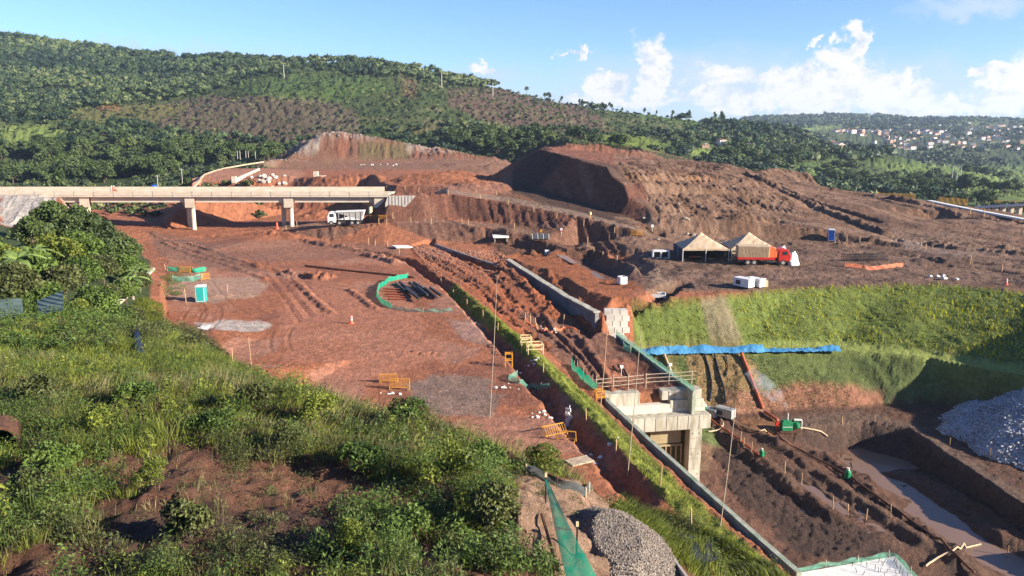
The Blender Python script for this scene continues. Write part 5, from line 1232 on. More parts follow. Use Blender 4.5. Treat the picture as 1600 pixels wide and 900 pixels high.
hose([(1104, 652), (1125, 670), (1150, 685), (1172, 703), (1186, 714)], .13, 'hose_o', 'orange hose from the portal pump to the drain pump')
hose([(1125, 655), (1131, 665), (1124, 674), (1104, 677)], .09, 'hose_b', 'pale hose looped in front of the generators')
hose([(1141, 655), (1160, 668), (1178, 674), (1200, 676)], .08, 'hose_b', 'thin grey hose along the foot of the cut')
hose([(1246, 670), (1262, 672), (1282, 676), (1294, 685)], .11, 'hose_b', 'cream hose leaving the green diesel pump')
hose([(1190, 668), (1222, 690), (1262, 712), (1320, 742), (1400, 800), (1470, 850), (1530, 905)], .12, 'rust', 'long dark pipe along the mud ridge', 'pipe')
hose([(1442, 890), (1470, 870), (1510, 858), (1535, 852)], .09, 'hose_b', 'pale hose crossing the mud ridges near the slab')
hose([(468, 416), (540, 424), (600, 430), (655, 436)], .16, 'rust', 'dark red pipeline lying across the platform', 'pipe', .05)
hose([(1460, 556), (1463, 551)], .03, 'steel', 'short steel peg at the berm edge', 'peg')

# ------------------------------------------------------------------ cones, barriers, stakes
def cone(px, py, h, label, stripes=True):
    p = G(px, py); t = thing('traffic_cone', label, 'traffic cone', p)
    part(t, 'base', MT['cone'], lambda m: m.box((0, 0, .04), (h*.55, h*.55, .08)), bevel=.02)
    part(t, 'body', MT['cone'], lambda m: m.tube([(0, 0, .08), (0, 0, h*.35), (0, 0, h*.9), (0, 0, h)], [h*.22, h*.15, h*.12, h*.05], 14))
    if stripes:
        for z in (.42, .68): part(t, 'white_band', MT['white'], lambda m: m.tube([(0, 0, h*z), (0, 0, h*(z+.12))], [h*.155, h*.145], 14))
cone(549, 506, 1.15, 'tall red and white cone alone in the middle of the platform')
cone(433, 358, 1.6, 'red traffic cone beside the right hand bridge pier', False)
cone(1572, 445, 1.1, 'red and white cone at the top of the far grass bank')
cone(262, 288, 1.2, 'small orange cone on the approach road behind the bridge', False)
def barrier(x, y, z, rz, label, w=2.0, h=1.1, mat='yellow', tilt=0, n=12, group=None, cat='barrier'):
    t = thing('safety_barrier', label, cat, (x, y, z), rz, group); t.rotation_euler.x = tilt
    part(t, 'frame', MT[mat], lambda m: (m.tube([(-w/2, 0, 0), (-w/2, 0, h), (w/2, 0, h), (w/2, 0, 0)], .05, 6), m.tube([(-w/2, 0, .2), (w/2, 0, .2)], .035, 5)))
    part(t, 'bars', MT[mat], lambda m: [m.tube([(-w/2+w*(k+1)/(n+1), 0, .2), (-w/2+w*(k+1)/(n+1), 0, h)], .022, 4) for k in range(n)])
    for sx in (-1, 1): part(t, 'foot', MT[mat], lambda m: m.tube([(sx*w*.42, -.3, .02), (sx*w*.42, .3, .02)], .035, 5))
def bar_at(px, py, rz, label, **k):
    p = G(px, py); barrier(p.x, p.y, p.z, rz, label, **k)
bar_at(607, 598, .10, 'yellow mesh barrier leaning behind another near the grass', w=1.7, h=.95, tilt=.25)
bar_at(624, 609, -.05, 'yellow mesh barrier in front of the leaning one', w=1.9, h=1.05, tilt=-.1)
bar_at(289, 426, .05, 'orange barrier beside the green net left of the platform', w=1.9, h=1.0)
bar_at(321, 438, 1.0, 'orange barrier standing edge on beside the teal toilet', w=1.6, h=1.1)
bar_at(584, 343, 0, 'orange barrier under the bridge end, left of its pair', w=1.9, h=.95)
bar_at(598, 343, 0, 'orange barrier under the bridge end, right of its pair', w=1.9, h=.95)
bar_at(990, 368, -.1, 'orange barrier at the roadside below the dark mound, left one', w=1.3, h=1)
bar_at(999, 368, .1, 'orange barrier at the roadside below the dark mound, right one', w=1.3, h=1)
bar_at(870, 682, .5, 'bent orange barrier collapsed beside the ditch', w=2.0, h=1.0, tilt=-.7, n=9)
bar_at(885, 688, -.2, 'orange barrier crumpled next to the stony rubble', w=1.5, h=.9, tilt=.3, n=7)
def railbox(px, py, w, d, h, rz, label, mat='paleyel'):
    p = G(px, py); t = thing('guard_rail', label, 'guard rail', p, rz)
    for (x, y) in ((-w/2, -d/2), (w/2, -d/2), (w/2, d/2), (-w/2, d/2)): part(t, 'post', MT[mat], lambda m: m.box((x, y, h/2), (.08, .08, h)))
    def f(m):
        for z in (h*.5, h*.95):
            m.box((0, -d/2, z), (w, .05, .1)); m.box((0, d/2, z), (w, .05, .1)); m.box((-w/2, 0, z), (.05, d, .1)); m.box((w/2, 0, z), (.05, d, .1))
    part(t, 'rails', MT[mat], f)
railbox(822, 540, 1.1, 1.2, 1.1, .1, 'pale yellow rail frame astride the grass verge, upper one')
railbox(836, 551, 1.6, 1.3, 1.1, .1, 'pale yellow rail frame around the verge crossing, lower one')
railbox(795, 573, .7, .5, 1.5, .1, 'narrow yellow timber stand beside the ditch', 'yellow')
railbox(937, 628, .8, .6, 1.2, .2, 'yellow and green wrapped post frame at the wall end', 'yellow')

STK = MB(); STK.tube([(0, 0, -.15), (0, 0, .95), (0, 0, 1.0)], [.045, .045, .02], 5); stk0 = STK.build('wooden_stake', MT['wood'])
stake_first = True
def stakes(lst, h, label, group, thick=1.0, mat=None, jit=.06):
    global stake_first
    for i, q in enumerate(lst):
        if stake_first: o = stk0; stake_first = False
        else: o = stk0.copy(); C.objects.link(o)
        p = G(q[0], q[1]); o.location = p; hh = h*(q[2] if len(q) > 2 else random.uniform(.9, 1.15))
        o.scale = (thick, thick, hh); o.rotation_euler = (random.uniform(-jit, jit), random.uniform(-jit, jit), random.uniform(0, 3))
        tag(o, label, 'stake', group)
stakes([(447, 361), (464, 354), (526, 354), (592, 350), (604, 351), (614, 342), (642, 347), (674, 349), (722, 350), (732, 352), (804, 357)], 1.25, 'wooden stake on the lower haul road edge below the bridge', 'stakes along the lower haul road', 1.6)
stakes([(604, 297), (654, 301), (700, 305), (750, 311), (794, 320), (834, 331), (870, 341), (912, 352), (960, 364), (744, 302), (776, 305), (633, 296)], 1.2, 'pale stake along the ramp descending below the dark mound', 'stakes along the upper ramp', 1.7)
stakes([(576, 382), (586, 384), (606, 386), (624, 397)], 1.3, 'wooden stake beside the white slab under the scarp', 'stakes under the scarp', 1.6)
stakes([(918, 386, 1.8), (928, 395), (942, 401), (964, 409)], 1.1, 'whitish stake on the crest of the curved cut', 'stakes beside the curved cut', 1.8)
stakes([(690, 447), (709, 464), (730, 480), (755, 500), (778, 519), (815, 552), (849, 584), (916, 659), (962, 708), (1032, 758), (1080, 823)], 1.25, 'yellowish stake on the bank left of the grass verge', 'stakes along the grass verge', 1.1)
stakes([(820, 505), (829, 509), (838, 513), (841, 518), (880, 507)], 1.3, 'tilted wooden stake on the churned track by the block wall', 'stakes near the block wall', 1.3, jit=.25)
stakes([(1157, 692), (1162, 699), (1174, 709), (1226, 740), (1252, 758), (1301, 796), (1325, 806), (1353, 812), (1391, 809), (1546, 718), (1573, 870)], 1.25, 'wooden stake standing in the pit mud', 'stakes in the pit', 1.2)
stakes([(1316, 663), (1367, 659), (1484, 696)], .9, 'white tipped stake beside the pit access track', 'stakes along the access track', 1.2)
stakes([(1424, 387), (1439, 386), (1446, 391), (1457, 391), (1516, 412), (1518, 419), (1565, 425), (1323, 378), (1305, 380), (1343, 380)], 1.4, 'bleached stake on the brown lot right of the tents', 'stakes on the brown lot', 1.6)
stakes([(1457, 328), (1516, 335), (1537, 338)], 2.0, 'pale stake below the distant road at the far right', 'stakes below the distant road', 2.4)
stakes([(291, 473, 1.9), (355, 456), (259, 423)], 1.1, 'leaning wooden stake near the teal toilet', 'stakes around the toilet', 1.1, jit=.12)
stakes([(364, 574, 1.2), (394, 582, 2.8)], 1.2, 'thin stick rising from the grass crest', 'sticks on the grass crest', .6)
def rods():
    for k, (bx_, by_, tx, ty, mat, lab) in enumerate([(765, 655, 777, 430, 'wood_gr', 'tall thin rod standing between the barriers and the ditch'), (938, 636, 950, 503, 'wood', 'tall thin rod beside the wrapped post at the wall end'),
            (980, 745, 1002, 509, 'wood_gr', 'tallest grey rod in front of the concrete portal'), (1125, 822, 1149, 637, 'wood_gr', 'grey rod at the wall, right of the portal column')]):
        b = G(bx_, by_); q = Vector(Dp(tx, ty, b.y)); q.z = max(q.z, b.z+2)
        m = MB(); m.tube([b-Vector((0, 0, .3)), (b+q)/2+Vector((.04, 0, 0)), q], [.035, .03, .018], 5); o = m.build('tall_rod', MT[mat]); tag(o, lab, 'rod')
rods()

# ------------------------------------------------------------------ nets and tarps
def net(pl, h, mat, label, name='mesh_net', cat='netting', posts=2.2, sag=.25, zs=None, wave=.15, seed=0, world=None):
    rnd = random.Random(seed); P = []
    base = world if world else [G(a, b) for a, b in pl]
    for a, b in zip(base, base[1:]):
        n = max(2, int((b-a).length/.45))
        for k in range(n): P.append(a.lerp(b, k/n))
    P.append(base[-1]); V = []; Fc = []; s = 0; R_ = 4
    hh = h if isinstance(h, (list, tuple)) else None
    for i, p in enumerate(P):
        if i: s += (P[i]-P[i-1]).length
        f = i/(len(P)-1); H_ = (hh[0]+(hh[1]-hh[0])*f) if hh else h
        H_ *= 1 - sag*abs(math.sin(math.pi*s/posts))*(.6+.4*rnd.random())
        zg = p.z if world else gz(p.x, p.y)
        for r in range(R_+1):
            o = wave*math.sin(3.1*s+r*1.3+seed)*math.sin(math.pi*r/R_*.8+.3)
            V.append((p.x+o*.6, p.y+o, zg+.0+H_*r/R_))
    for i in range(len(P)-1):
        for r in range(R_): a = i*(R_+1)+r; Fc.append((a, a+R_+1, a+R_+2, a+1))
    t = thing(name, label, cat, tuple(P[0])); o_ = Vector(P[0])
    part(t, 'mesh_sheet', MT[mat], lambda m: m.add([Vector(v)-o_ for v in V], Fc), smooth=True)
    s = 0; last = -9
    for i, p in enumerate(P):
        if i: s += (P[i]-P[i-1]).length
        if s-last >= posts or i == 0:
            last = s; zg = (p.z if world else gz(p.x, p.y)); H2 = (hh[0] if hh else h)*1.08
            part(t, 'post', MT['wood_gr'], lambda m: m.tube([Vector((p.x, p.y, zg-.2))-o_, Vector((p.x, p.y, zg+H2))-o_], .035, 5))
    return t
net([(638, 434), (608, 440), (592, 452), (589, 464), (596, 474), (612, 482)], .85, 'net', 'bright green net curving round the steel beam store', seed=1)
net([(612, 483), (640, 487), (672, 488), (706, 487)], .55, 'net_pale', 'low faded net along the near side of the beam store', seed=2)
net([(893, 572), (903, 585), (914, 598), (932, 611)], [1.3, .9], 'net', 'dark green net sagging beside the concrete channel', seed=3)
net([(808, 588), (795, 594), (812, 600), (830, 606), (858, 607)], .6, 'net_pale', 'pale green net bent round the ditch crossing', seed=4)
net([(974, 545), (985, 552), (1003, 556)], .9, 'net_pale', 'ragged pale net on the brown bank behind the rods', seed=5)
net([(262, 424), (280, 424), (305, 426), (322, 424)], .9, 'net', 'green net behind the orange barrier at the platform corner', seed=6)
net([(270, 440), (300, 440), (318, 434)], 1.0, 'net_pale', 'faded net panel between the stake and the teal toilet', seed=7)
net([(1320, 416), (1350, 420), (1385, 420), (1411, 416)], .75, 'net_or', 'orange plastic fencing round the rebar heap', cat='fence', name='plastic_fence', seed=8)
net(None, [.75, .7], 'net_pale', 'green netting draped over the short wall behind the portal', world=[Vector((p[0]+.1, p[1], p[2]+.25)) for p in W2], seed=9, posts=3)
net([(820, 498), (850, 520), (880, 513), (905, 520)], .35, 'net_or', 'orange tape sagging along the block wall footing', cat='tape', name='barrier_tape', seed=10)
# foreground net between two posts
def front_net():
    A = Vector(Dp(856, 830, 18.0)); 
    top = Vector(Dp(853, 748, 18.6)); bl = Vector(Dp(895, 935, 14.4)); br = Vector(Dp(932, 905, 15.0)); mid = Vector(Dp(902, 822, 16.6))
    t = thing('shade_net', 'tall emerald shade net hanging between two poles in front of the gravel', 'netting', tuple(top)); o = top
    V = []; n = 10
    for i in range(n+1):
        f = i/n; l = top.lerp(bl, f)+Vector((-.03, 0, -.12*math.sin(math.pi*f))); r = top.lerp(br, f)+Vector((.0, .05, .02*math.sin(9*f)))
        if f > .05: pass
        for j in range(6): V.append(l.lerp(r, j/5)+Vector((0, .10*math.sin(j*1.9+4*f)*f, 0))-o)
    part(t, 'mesh_sheet', MT['net'], lambda m: m.add(V, [(i*6+j, i*6+j+1, (i+1)*6+j+1, (i+1)*6+j) for i in range(n) for j in range(5)]), smooth=True)
    g = gz(top.x, top.y); part(t, 'pole', MT['steel'], lambda m: m.tube([Vector((.0, 0, g-top.z-.2)), Vector((0, 0, .06))], .022, 6))
    part(t, 'pole_cap', MT['paleyel'], lambda m: m.box((0, 0, .1), (.06, .06, .1)))
    g = gz(mid.x, mid.y); part(t, 'pole', MT['steel'], lambda m: m.tube([Vector((mid.x, mid.y, min(g, mid.z-1.5)-.2))-o, mid-o], .022, 6))
    part(t, 'pole_cap', MT['paleyel'], lambda m: m.box(mid-o+Vector((0, 0, .05)), (.06, .06, .1)))
front_net()
def bluetarp():
    t = thing('blue_tarpaulin', 'long blue tarpaulin strip tied along the berm above the cut', 'tarpaulin', Zp(1000, 553, -6.5)); o = Vector(t.location)
    V = []; n = 60
    rnd = random.Random(5); vn = lambda t: float(vnoise(np.array([t]), np.array([3.3]), 9)[0])
    n = 110
    for i in range(n+1):
        f = i/n; px = 1000+315*f; f1 = .5+.5*math.sin(f*9)
        a = Vector(Zp(px, 555 - 6*f, -6.5)) + Vector((0, 0, .08)); hgt = (.18+.5*vn(f*9)+.3*vn(f*31+7))*(.6+.6*vn(f*5+2))
        if .62 < f < .9: hgt *= .45
        for r in range(5):
            q = r/4; V.append(a+Vector((0, 1.25*q+.15*math.sin(f*50+r), hgt*math.sin(q*1.5)+rnd.uniform(-.09, .09)))-o)
    part(t, 'sheet', MT['bluetarp'], lambda m: m.add(V, [(i*5+r, (i+1)*5+r, (i+1)*5+r+1, i*5+r+1) for i in range(n) for r in range(4)]), smooth=True)
    for f in (0, .25, .5, .75, 1.0):
        a = Vector(Zp(1000+315*f, 551-5*f, -6.5))-o; part(t, 'post', MT['steel'], lambda m: m.tube([a, a+Vector((0, 0, 1.35))], .04, 5))
bluetarp()

# ------------------------------------------------------------------ heaps as objects
def heap_obj(name, cx, cy, prof, rad, sy, mat, label, cat, seed=0, n=90, zb=None, sharp=0, amp=.12, stones=None):
    V = []; Fc = []
    for i in range(n+1):
        for j in range(n+1):
            u = (i/n*2-1)*1.25; v = (j/n*2-1)*1.25; x = cx+u*rad; y = cy+v*rad*sy
            V.append((x, y, u, v))
    A = np.array(V); r = np.hypot(A[:, 2], A[:, 3]) * (1+.12*fbm(A[:, 0]*.25+seed, A[:, 1]*.25, 3, seed))
    g = gz_a(A[:, 0], A[:, 1]); h = prof(r, A[:, 2], A[:, 3]) - 12*np.clip(r-.98, 0, 1) + amp*fbm(A[:, 0]*2, A[:, 1]*2, 4, seed+1)
    z = (zb if zb is not None else g)+h
    for i in range(n):
        for j in range(n): a = i*(n+1)+j; Fc.append((a, a+n+1, a+n+2, a+1))
    me = mesh_np(name, np.stack([A[:, 0], A[:, 1], z], 1), np.array(Fc), np.full(len(Fc), 4), [mat], smooth=True)
    o = link(name, me); tag(o, label, cat)
    if stones:
        ns, s0, s1 = stones; q = np.random.RandomState(seed+40); ok = np.nonzero((r < 1.0) & (z > g-.1))[0]; k = q.choice(ok, ns); st_ = 2.5*rad/n
        bm_ = bmesh.new(); bmesh.ops.create_icosphere(bm_, subdivisions=1, radius=1); IV_ = np.array([v.co[:] for v in bm_.verts]); IF_ = np.array([[v.index for v in f.verts] for f in bm_.faces]); bm_.free()
        s_ = s0+(s1-s0)*q.rand(ns)**2; V_ = IV_[None]*(1+.32*q.normal(size=(ns, len(IV_), 1)))*s_[:, None, None]; V_[:, :, 0] += (A[k, 0]+(q.rand(ns)-.5)*st_)[:, None]; V_[:, :, 1] += (A[k, 1]+(q.rand(ns)-.5)*st_*sy)[:, None]; V_[:, :, 2] += (z[k]+s_*.1)[:, None]
        me2 = mesh_np('loose_stones', V_.reshape(-1, 3), (IF_[None]+(np.arange(ns)*len(IV_))[:, None, None]).ravel(), np.full(ns*len(IF_), 3), [mat]); tag(link('loose_stones', me2, o), kind='stuff')
    return o
heap_obj('stone_pile', 71, 89, lambda r, u, v: np.minimum(4.9, 5.6*(1-r)/.62), 19, .8, MT['gravel_w'], 'big heap of pale crushed stone against the far pit bank', 'stone pile', 3, zb=-12.0, amp=.15, stones=(22000, .05, .17))
c_ = Dp(965, 838, 18.9)
heap_obj('gravel_pile', 2.5, 18.1, lambda r, u, v: np.minimum(1.3-.2*u+.1*v, 1.9*(1-r)), 1.75, 2.2, MT['gravel_g'], 'rounded pile of grey gravel behind the emerald shade net', 'gravel pile', 8, zb=12.95, amp=.06, stones=(26000, .008, .026))

def rubble(px, py, n, spread, s, label, mat='offwhite', seed=0):
    """a handful of broken stones, each a separate thing in one group"""
    rnd = random.Random(seed); c = G(px, py)
    m = MB()
    for k in range(n):
        x = c.x+rnd.gauss(0, spread); y = c.y+rnd.gauss(0, spread*.9); z = gz(x, y); r = s*rnd.uniform(.5, 1.3)
        o_ = MB(); V = []
        for a in range(6):
            for b in range(3):
                th = a*math.pi/3+rnd.uniform(-.3, .3); rr = r*(.6, 1, .45)[b]*rnd.uniform(.75, 1.2); V.append((math.cos(th)*rr, math.sin(th)*rr*.8, r*(-.2, .35, .8)[b]*rnd.uniform(.8, 1.2)))
        Fc = [(a*3+b, ((a+1) % 6)*3+b, ((a+1) % 6)*3+b+1, a*3+b+1) for a in range(6) for b in range(2)] + [tuple(a*3+2 for a in range(6)), tuple(a*3 for a in range(5, -1, -1))]
        o_.add(V, Fc); q = o_.build('broken_stone', MT[mat], loc=(x, y, z)); tag(q, label, 'stone', label.replace('stone', 'stones', 1))
rubble(830, 572, 9, .55, .16, 'pale stone scattered near the ditch crossing', seed=1)
rubble(787, 607, 9, .6, .17, 'pale stone in a loose clutch left of the ditch', seed=2)
rubble(842, 648, 8, .5, .18, 'pale stone in front of the collapsed barriers', seed=3)
rubble(606, 617, 7, .45, .16, 'pale stone at the feet of the yellow barriers', seed=4)
rubble(930, 716, 7, .7, .2, 'white stone at the foot of the ditch bank', seed=5)
rubble(862, 520, 14, .9, .2, 'grey stone in the spoil beside the verge', 'conc', seed=6)
rubble(415, 282, 22, 3.0, .9, 'white boulder heaped on the upper plateau', 'conc', seed=7)
rubble(1100, 368, 14, 6, .5, 'tan boulder at the foot of the dark mound', 'wood_gr', seed=8)
rubble(590, 258, 9, 6, .6, 'white rock on the plateau below the ridge', seed=9)
rubble(1465, 432, 5, 1.6, .5, 'pale slab fragment above the grass bank', seed=10)

# ------------------------------------------------------------------ steel and timber stores
def beams():
    rnd = random.Random(3)
    for k, (a, b) in enumerate([((618, 445), (634, 458)), ((624, 444), (650, 466)), ((640, 446), (662, 464)), ((646, 443), (668, 459)), ((652, 452), (668, 466)), ((664, 455), (682, 468)), ((672, 452), (690, 466)), ((634, 455), (655, 472))]):
        p = Vector(G(*a)); q = Vector(G(*b)); p.z += .25+.12*(k % 3); q.z += .25+.12*((k+1) % 3)
        m = MB(); d = (q-p); m.box((p+q)/2, (d.length, .3, .3), rz=math.atan2(d.y, d.x), ry=-math.asin(d.z/d.length)); o = m.build('steel_beam', MT['steel']); tag(o, 'dark steel beam inside the green net enclosure', 'steel beam', 'steel beams in the net enclosure')
    for k in range(5):
        p = Vector(G(598+2*k, 452+4*k)); q = Vector(G(626+2*k, 453+4*k)); m = MB(); m.tube([p+Vector((0, 0, .12)), q+Vector((0, 0, .12))], .1, 6); o = m.build('orange_tube', MT['hose_o']); tag(o, 'orange tube lying left of the dark beams', 'tube', 'orange tubes in the net enclosure')
beams()
def rebar_heap():
    p = G(1350, 408); t = thing('rebar_heap', 'tangled dark rebar cages heaped right of the lorry', 'rebar heap', p)
    rnd = random.Random(9)
    for c in range(3):
        def cage(m):
            cx = -2.5+c*2.5
            for k in range(8):
                a = k*math.pi/4; m.tube([(cx-1.6, .6*math.cos(a), .75+.6*math.sin(a)), (cx+1.6, .6*math.cos(a)+.3, .75+.6*math.sin(a)+.1*c)], .04, 4)
            for k in range(9):
                x = cx-1.5+k*.38; P = [(x, .62*math.cos(a*math.pi/5), .75+.62*math.sin(a*math.pi/5)) for a in range(11)]; m.tube(P, .03, 4, cap=False)
        part(t, 'rebar_cage', MT['steel'], cage)
rebar_heap()
def white_bundle(px, py, s, label, seed):
    p = G(px, py); rnd = random.Random(seed); V = []; n, k = 10, 6
    for j in range(k+1):
        for i in range(n):
            a = 2*math.pi*i/n; f = j/k; r = (1-.75*f**2)*(1+.22*math.sin(3*a+seed)+.12*rnd.uniform(-1, 1)); V.append((s[0]*r*math.cos(a), s[1]*r*math.sin(a), s[2]*f*(1+.1*math.sin(2*a+seed))))
    m = MB(); m.add(V, [(j*n+i, j*n+(i+1) % n, (j+1)*n+(i+1) % n, (j+1)*n+i) for j in range(k) for i in range(n)] + [tuple(k*n+i for i in range(n))])
    o = m.build('wrapped_bundle', MT['white'], loc=p, smooth=True); tag(o, label, 'tarp bundle')
white_bundle(1221, 411, (1.1, 1.0, 3.0), 'tall white plastic wrapped bundle behind the red cab', 1)
white_bundle(1238, 414, (1.0, .9, 2.3), 'white plastic sheet heaped in front of the red cab', 2)
# slab with net at the bottom edge
def pit_slab():
    z = -6.0
    P = [Zp(1236, 897, z), Zp(1398, 869, z), Zp(1450, 925, z), Zp(1265, 960, z)]
    t = thing('cap_slab', 'white concrete cap slab with rebar starters at the pit edge', 'concrete slab', P[0]); o = Vector(P[0])
    V = [Vector(p)-o for p in P]; V2 = [v-Vector((0, 0, 6.4)) for v in V]
    part(t, 'slab', MT['offwhite'], lambda m: m.add(V+V2, [(0, 1, 2, 3), (7, 6, 5, 4)]+[(i, i+4, (i+1) % 4+4, (i+1) % 4) for i in range(4)]))
    def st(m):
        rnd = random.Random(2)
        for k in range(26):
            u, v = rnd.uniform(.55, .97), rnd.uniform(.05, .6); a = V[0].lerp(V[1], u); b = V[3].lerp(V[2], u); q = a.lerp(b, v); m.tube([q, q+Vector((rnd.uniform(-.15, .15), rnd.uniform(-.15, .15), .35))], .02, 4)
    part(t, 'rebar_starters', MT['steel'], st)
    w = [Vector(P[0])+Vector((0, 0, .0)), Vector(Zp(1290, 886, z)), Vector(Zp(1340, 879, z)), Vector(P[1]), Vector(P[2])]
    net(None, [.5, .45], 'net_pale', 'green net strung round the white cap slab', world=w, seed=12, posts=2.5, sag=.5)
pit_slab()

# ------------------------------------------------------------------ foreground bits
def trough():
    a = Vector(Dp(1024, 838, 21.5)); b = Vector(Dp(1072, 905, 17.2)); c = Vector(Dp(1090, 905, 16.6))
    t = thing('drain_trough', 'orange brown plywood channel form below the gravel pile', 'formwork', tuple(a)); d = b-a; L_ = d.length; u = d.normalized(); s = Vector((u.y, -u.x, 0)).normalized()
    def sheet(m, off, h, th=.06):
        P = [a+s*off-a, b+s*off-a, b+s*off-a-Vector((0, 0, h)), a+s*off-a-Vector((0, 0, h))]; V = P+[p+s*th for p in P]; m.add(V, [(0, 1, 2, 3), (7, 6, 5, 4)]+[(i, i+4, (i+1) % 4+4, (i+1) % 4) for i in range(4)])
    part(t, 'side_board', MT['wood'], lambda m: sheet(m, .75, 1.2)); part(t, 'side_board', MT['conc'], lambda m: sheet(m, -.1, 1.2))
    part(t, 'end_board', MT['conc'], lambda m: m.add([Vector((0, 0, 0)), s*.75, s*.75-Vector((0, 0, 1.2)), Vector((0, 0, -1.2))], [(0, 1, 2, 3)]))
    part(t, 'bottom_board', MT['wood'], lambda m: m.add([Vector((0, 0, -1.0)), s*.75-Vector((0, 0, 1.0)), b-a+s*.75-Vector((0, 0, 1.0)), b-a-Vector((0, 0, 1.0))], [(0, 1, 2, 3)]))
trough()
def sheet_on_ground(name, poly, mat, label, cat, lift=.06, seed=0, n=16, amp=.12):
    V = []; P = [Vector(p) for p in poly]
    for i in range(n+1):
        for j in range(n+1):
            a = P[0].lerp(P[1], i/n); b = P[3].lerp(P[2], i/n); q = a.lerp(b, j/n); V.append((q.x, q.y, 0))
    A = np.array(V); z = gz_a(A[:, 0], A[:, 1])+lift+amp*(fbm(A[:, 0]*1.6, A[:, 1]*1.6, 3, seed)+.5)
    m = MB(); m.add(np.stack([A[:, 0], A[:, 1], z], 1).tolist(), [(i*(n+1)+j, (i+1)*(n+1)+j, (i+1)*(n+1)+j+1, i*(n+1)+j+1) for i in range(n) for j in range(n)])
    o = m.build(name, MT[mat], smooth=True); tag(o, label, cat)
sheet_on_ground('plastic_sheet', [G(1052, 842), G(1092, 848), G(1122, 885), G(1078, 884)], 'black', 'crumpled black plastic sheet beside the plywood channel', 'plastic sheet', .12, 1, amp=.3)
sheet_on_ground('plastic_sheet', [G(305, 512), G(330, 506), G(330, 509), G(306, 516)], 'offwhite', 'thin white sheet on the platform edge', 'plastic sheet', .02, 1, amp=.02)
def siltfence():
    net([(822, 742), (850, 752), (880, 765), (915, 778), (950, 786)], .35, 'siltmat', 'low dark grey silt fence behind the earth mound', name='silt_fence', cat='fence', seed=14, sag=.1, wave=.05)
MT['siltmat'] = principled('grey_geotextile', (.07, .075, .075), .9, var=.15)
siltfence()
m_ = MB(); m_.tube([G(846, 812)+Vector((0, 0, .15)), G(872, 898)+Vector((0, 0, .1))], .035, 6); tag(m_.build('steel_bar', MT['rust']), 'rusty bar lying on the earth mound left of the net', 'steel bar')
def sheets_left():
    for k, (pl, lab) in enumerate([([(0, 468), (34, 466), (38, 496), (0, 500)], 'corrugated green grey roofing sheet at the left edge'), ([(58, 470), (98, 454), (100, 484), (62, 492)], 'corrugated sheet tilted among the bushes')]):
        d0 = 58; P = [Vector(Dp(a, b, d0 + (1.2 if i < 2 else -1.2))) for i, (a, b) in enumerate(pl)]; n = 24; V = []
        c = sum(P, Vector())/4
        for i in range(n+1):
            for j in (0, 1):
                q = (P[0].lerp(P[1], i/n) if j == 0 else P[3].lerp(P[2], i/n)) + Vector((0, 0, .0)); V.append(q-c)
        m = MB(); m.add(V, [(i*2, i*2+2, i*2+3, i*2+1) for i in range(n)]); o = m.build('roofing_sheet', MT['roofing'], loc=c); tag(o, lab, 'roofing sheet')
def roofmat():
    m = principled('weathered_roofing', (.13, .18, .15), .55, var=.25, nscale=1.5); nt = m.node_tree; N = nt.nodes; L = nt.links
    tc = N.new('ShaderNodeTexCoord'); w = N.new('ShaderNodeTexWave'); w.bands_direction = 'Z'; w.inputs['Scale'].default_value = 1.6; L.new(tc.outputs['Object'], w.inputs['Vector'])
    bp = N.new('ShaderNodeBump'); bp.inputs['Distance'].default_value = .12; L.new(w.outputs['Fac'], bp.inputs['Height']); L.new(bp.outputs[0], N['Principled BSDF'].inputs['Normal']); return m
MT['roofing'] = roofmat()
sheets_left()
def drain():
    P = [G(a, b) for a, b in [(178, 482), (195, 468), (212, 450), (228, 434), (240, 422)]]
    m = MB()
    for a, b in zip(P, P[1:]):
        d = b-a; m.box((a+b)/2+Vector((0, 0, .25)), (d.length, .5, .35), rz=math.atan2(d.y, d.x), ry=-math.asin(max(-1, min(1, d.z/d.length))))
    tag(m.build('concrete_gutter', MT['conc_warm']), 'pale concrete gutter running down between bushes and grass', 'gutter')
    P = [G(213, 522)+Vector((0, 0, .4)), G(217, 545)+Vector((0, 0, .4)), G(222, 566)+Vector((0, 0, .3))]
    m = MB(); m.tube(P, [.24, .24, .24], 12); tag(m.build('drain_pipe', MT['darkblue']), 'short dark blue drain pipe in the grass embankment', 'pipe')
MT['darkblue'] = principled('dark_blue_pipe', (.012, .016, .035), .5, var=.2)
drain()
def plastic_rag():
    p = G(887, 668); m = MB(); rnd = random.Random(4)
    for k in range(7): m.box((rnd.uniform(-.2, .25), rnd.uniform(-.15, .15), .3+.22*k), (.5*rnd.uniform(.4, 1), .1, .32), rz=rnd.uniform(0, 3), ry=rnd.uniform(-.8, .8))
    m.tube([(0.1, 0, -.1), (.15, 0, 2.0)], .04, 5); tag(m.build('plastic_rag', MT['offwhite'], loc=p), 'torn black and white plastic caught on a post', 'plastic sheet')
    p = G(900, 712); slab(905, 722, (1.9, 1.2, .1), .5, 'pale board lying on the platform beside the ditch', .1, 'board', False, mat='tan')
plastic_rag()

def ring():
    p = Vector(Dp(2, 700, 23)); p.z = gz(p.x, p.y); m = MB(); n = 20
    V = [(r*math.cos(a*6.283/n), y, .4+r*math.sin(a*6.283/n)) for (r, y) in ((.55, -.6), (.55, .6), (.46, .6), (.46, -.6)) for a in range(n)]
    m.add(V, [(k*n+a, k*n+(a+1) % n, ((k+1) % 4)*n+(a+1) % n, ((k+1) % 4)*n+a) for k in range(4) for a in range(n)])
    o = m.build('concrete_ring', MT['rust'], loc=p, smooth=False); o.rotation_euler.z = .5; tag(o, 'brown concrete pipe ring half out of frame at the left edge', 'pipe ring')
ring()
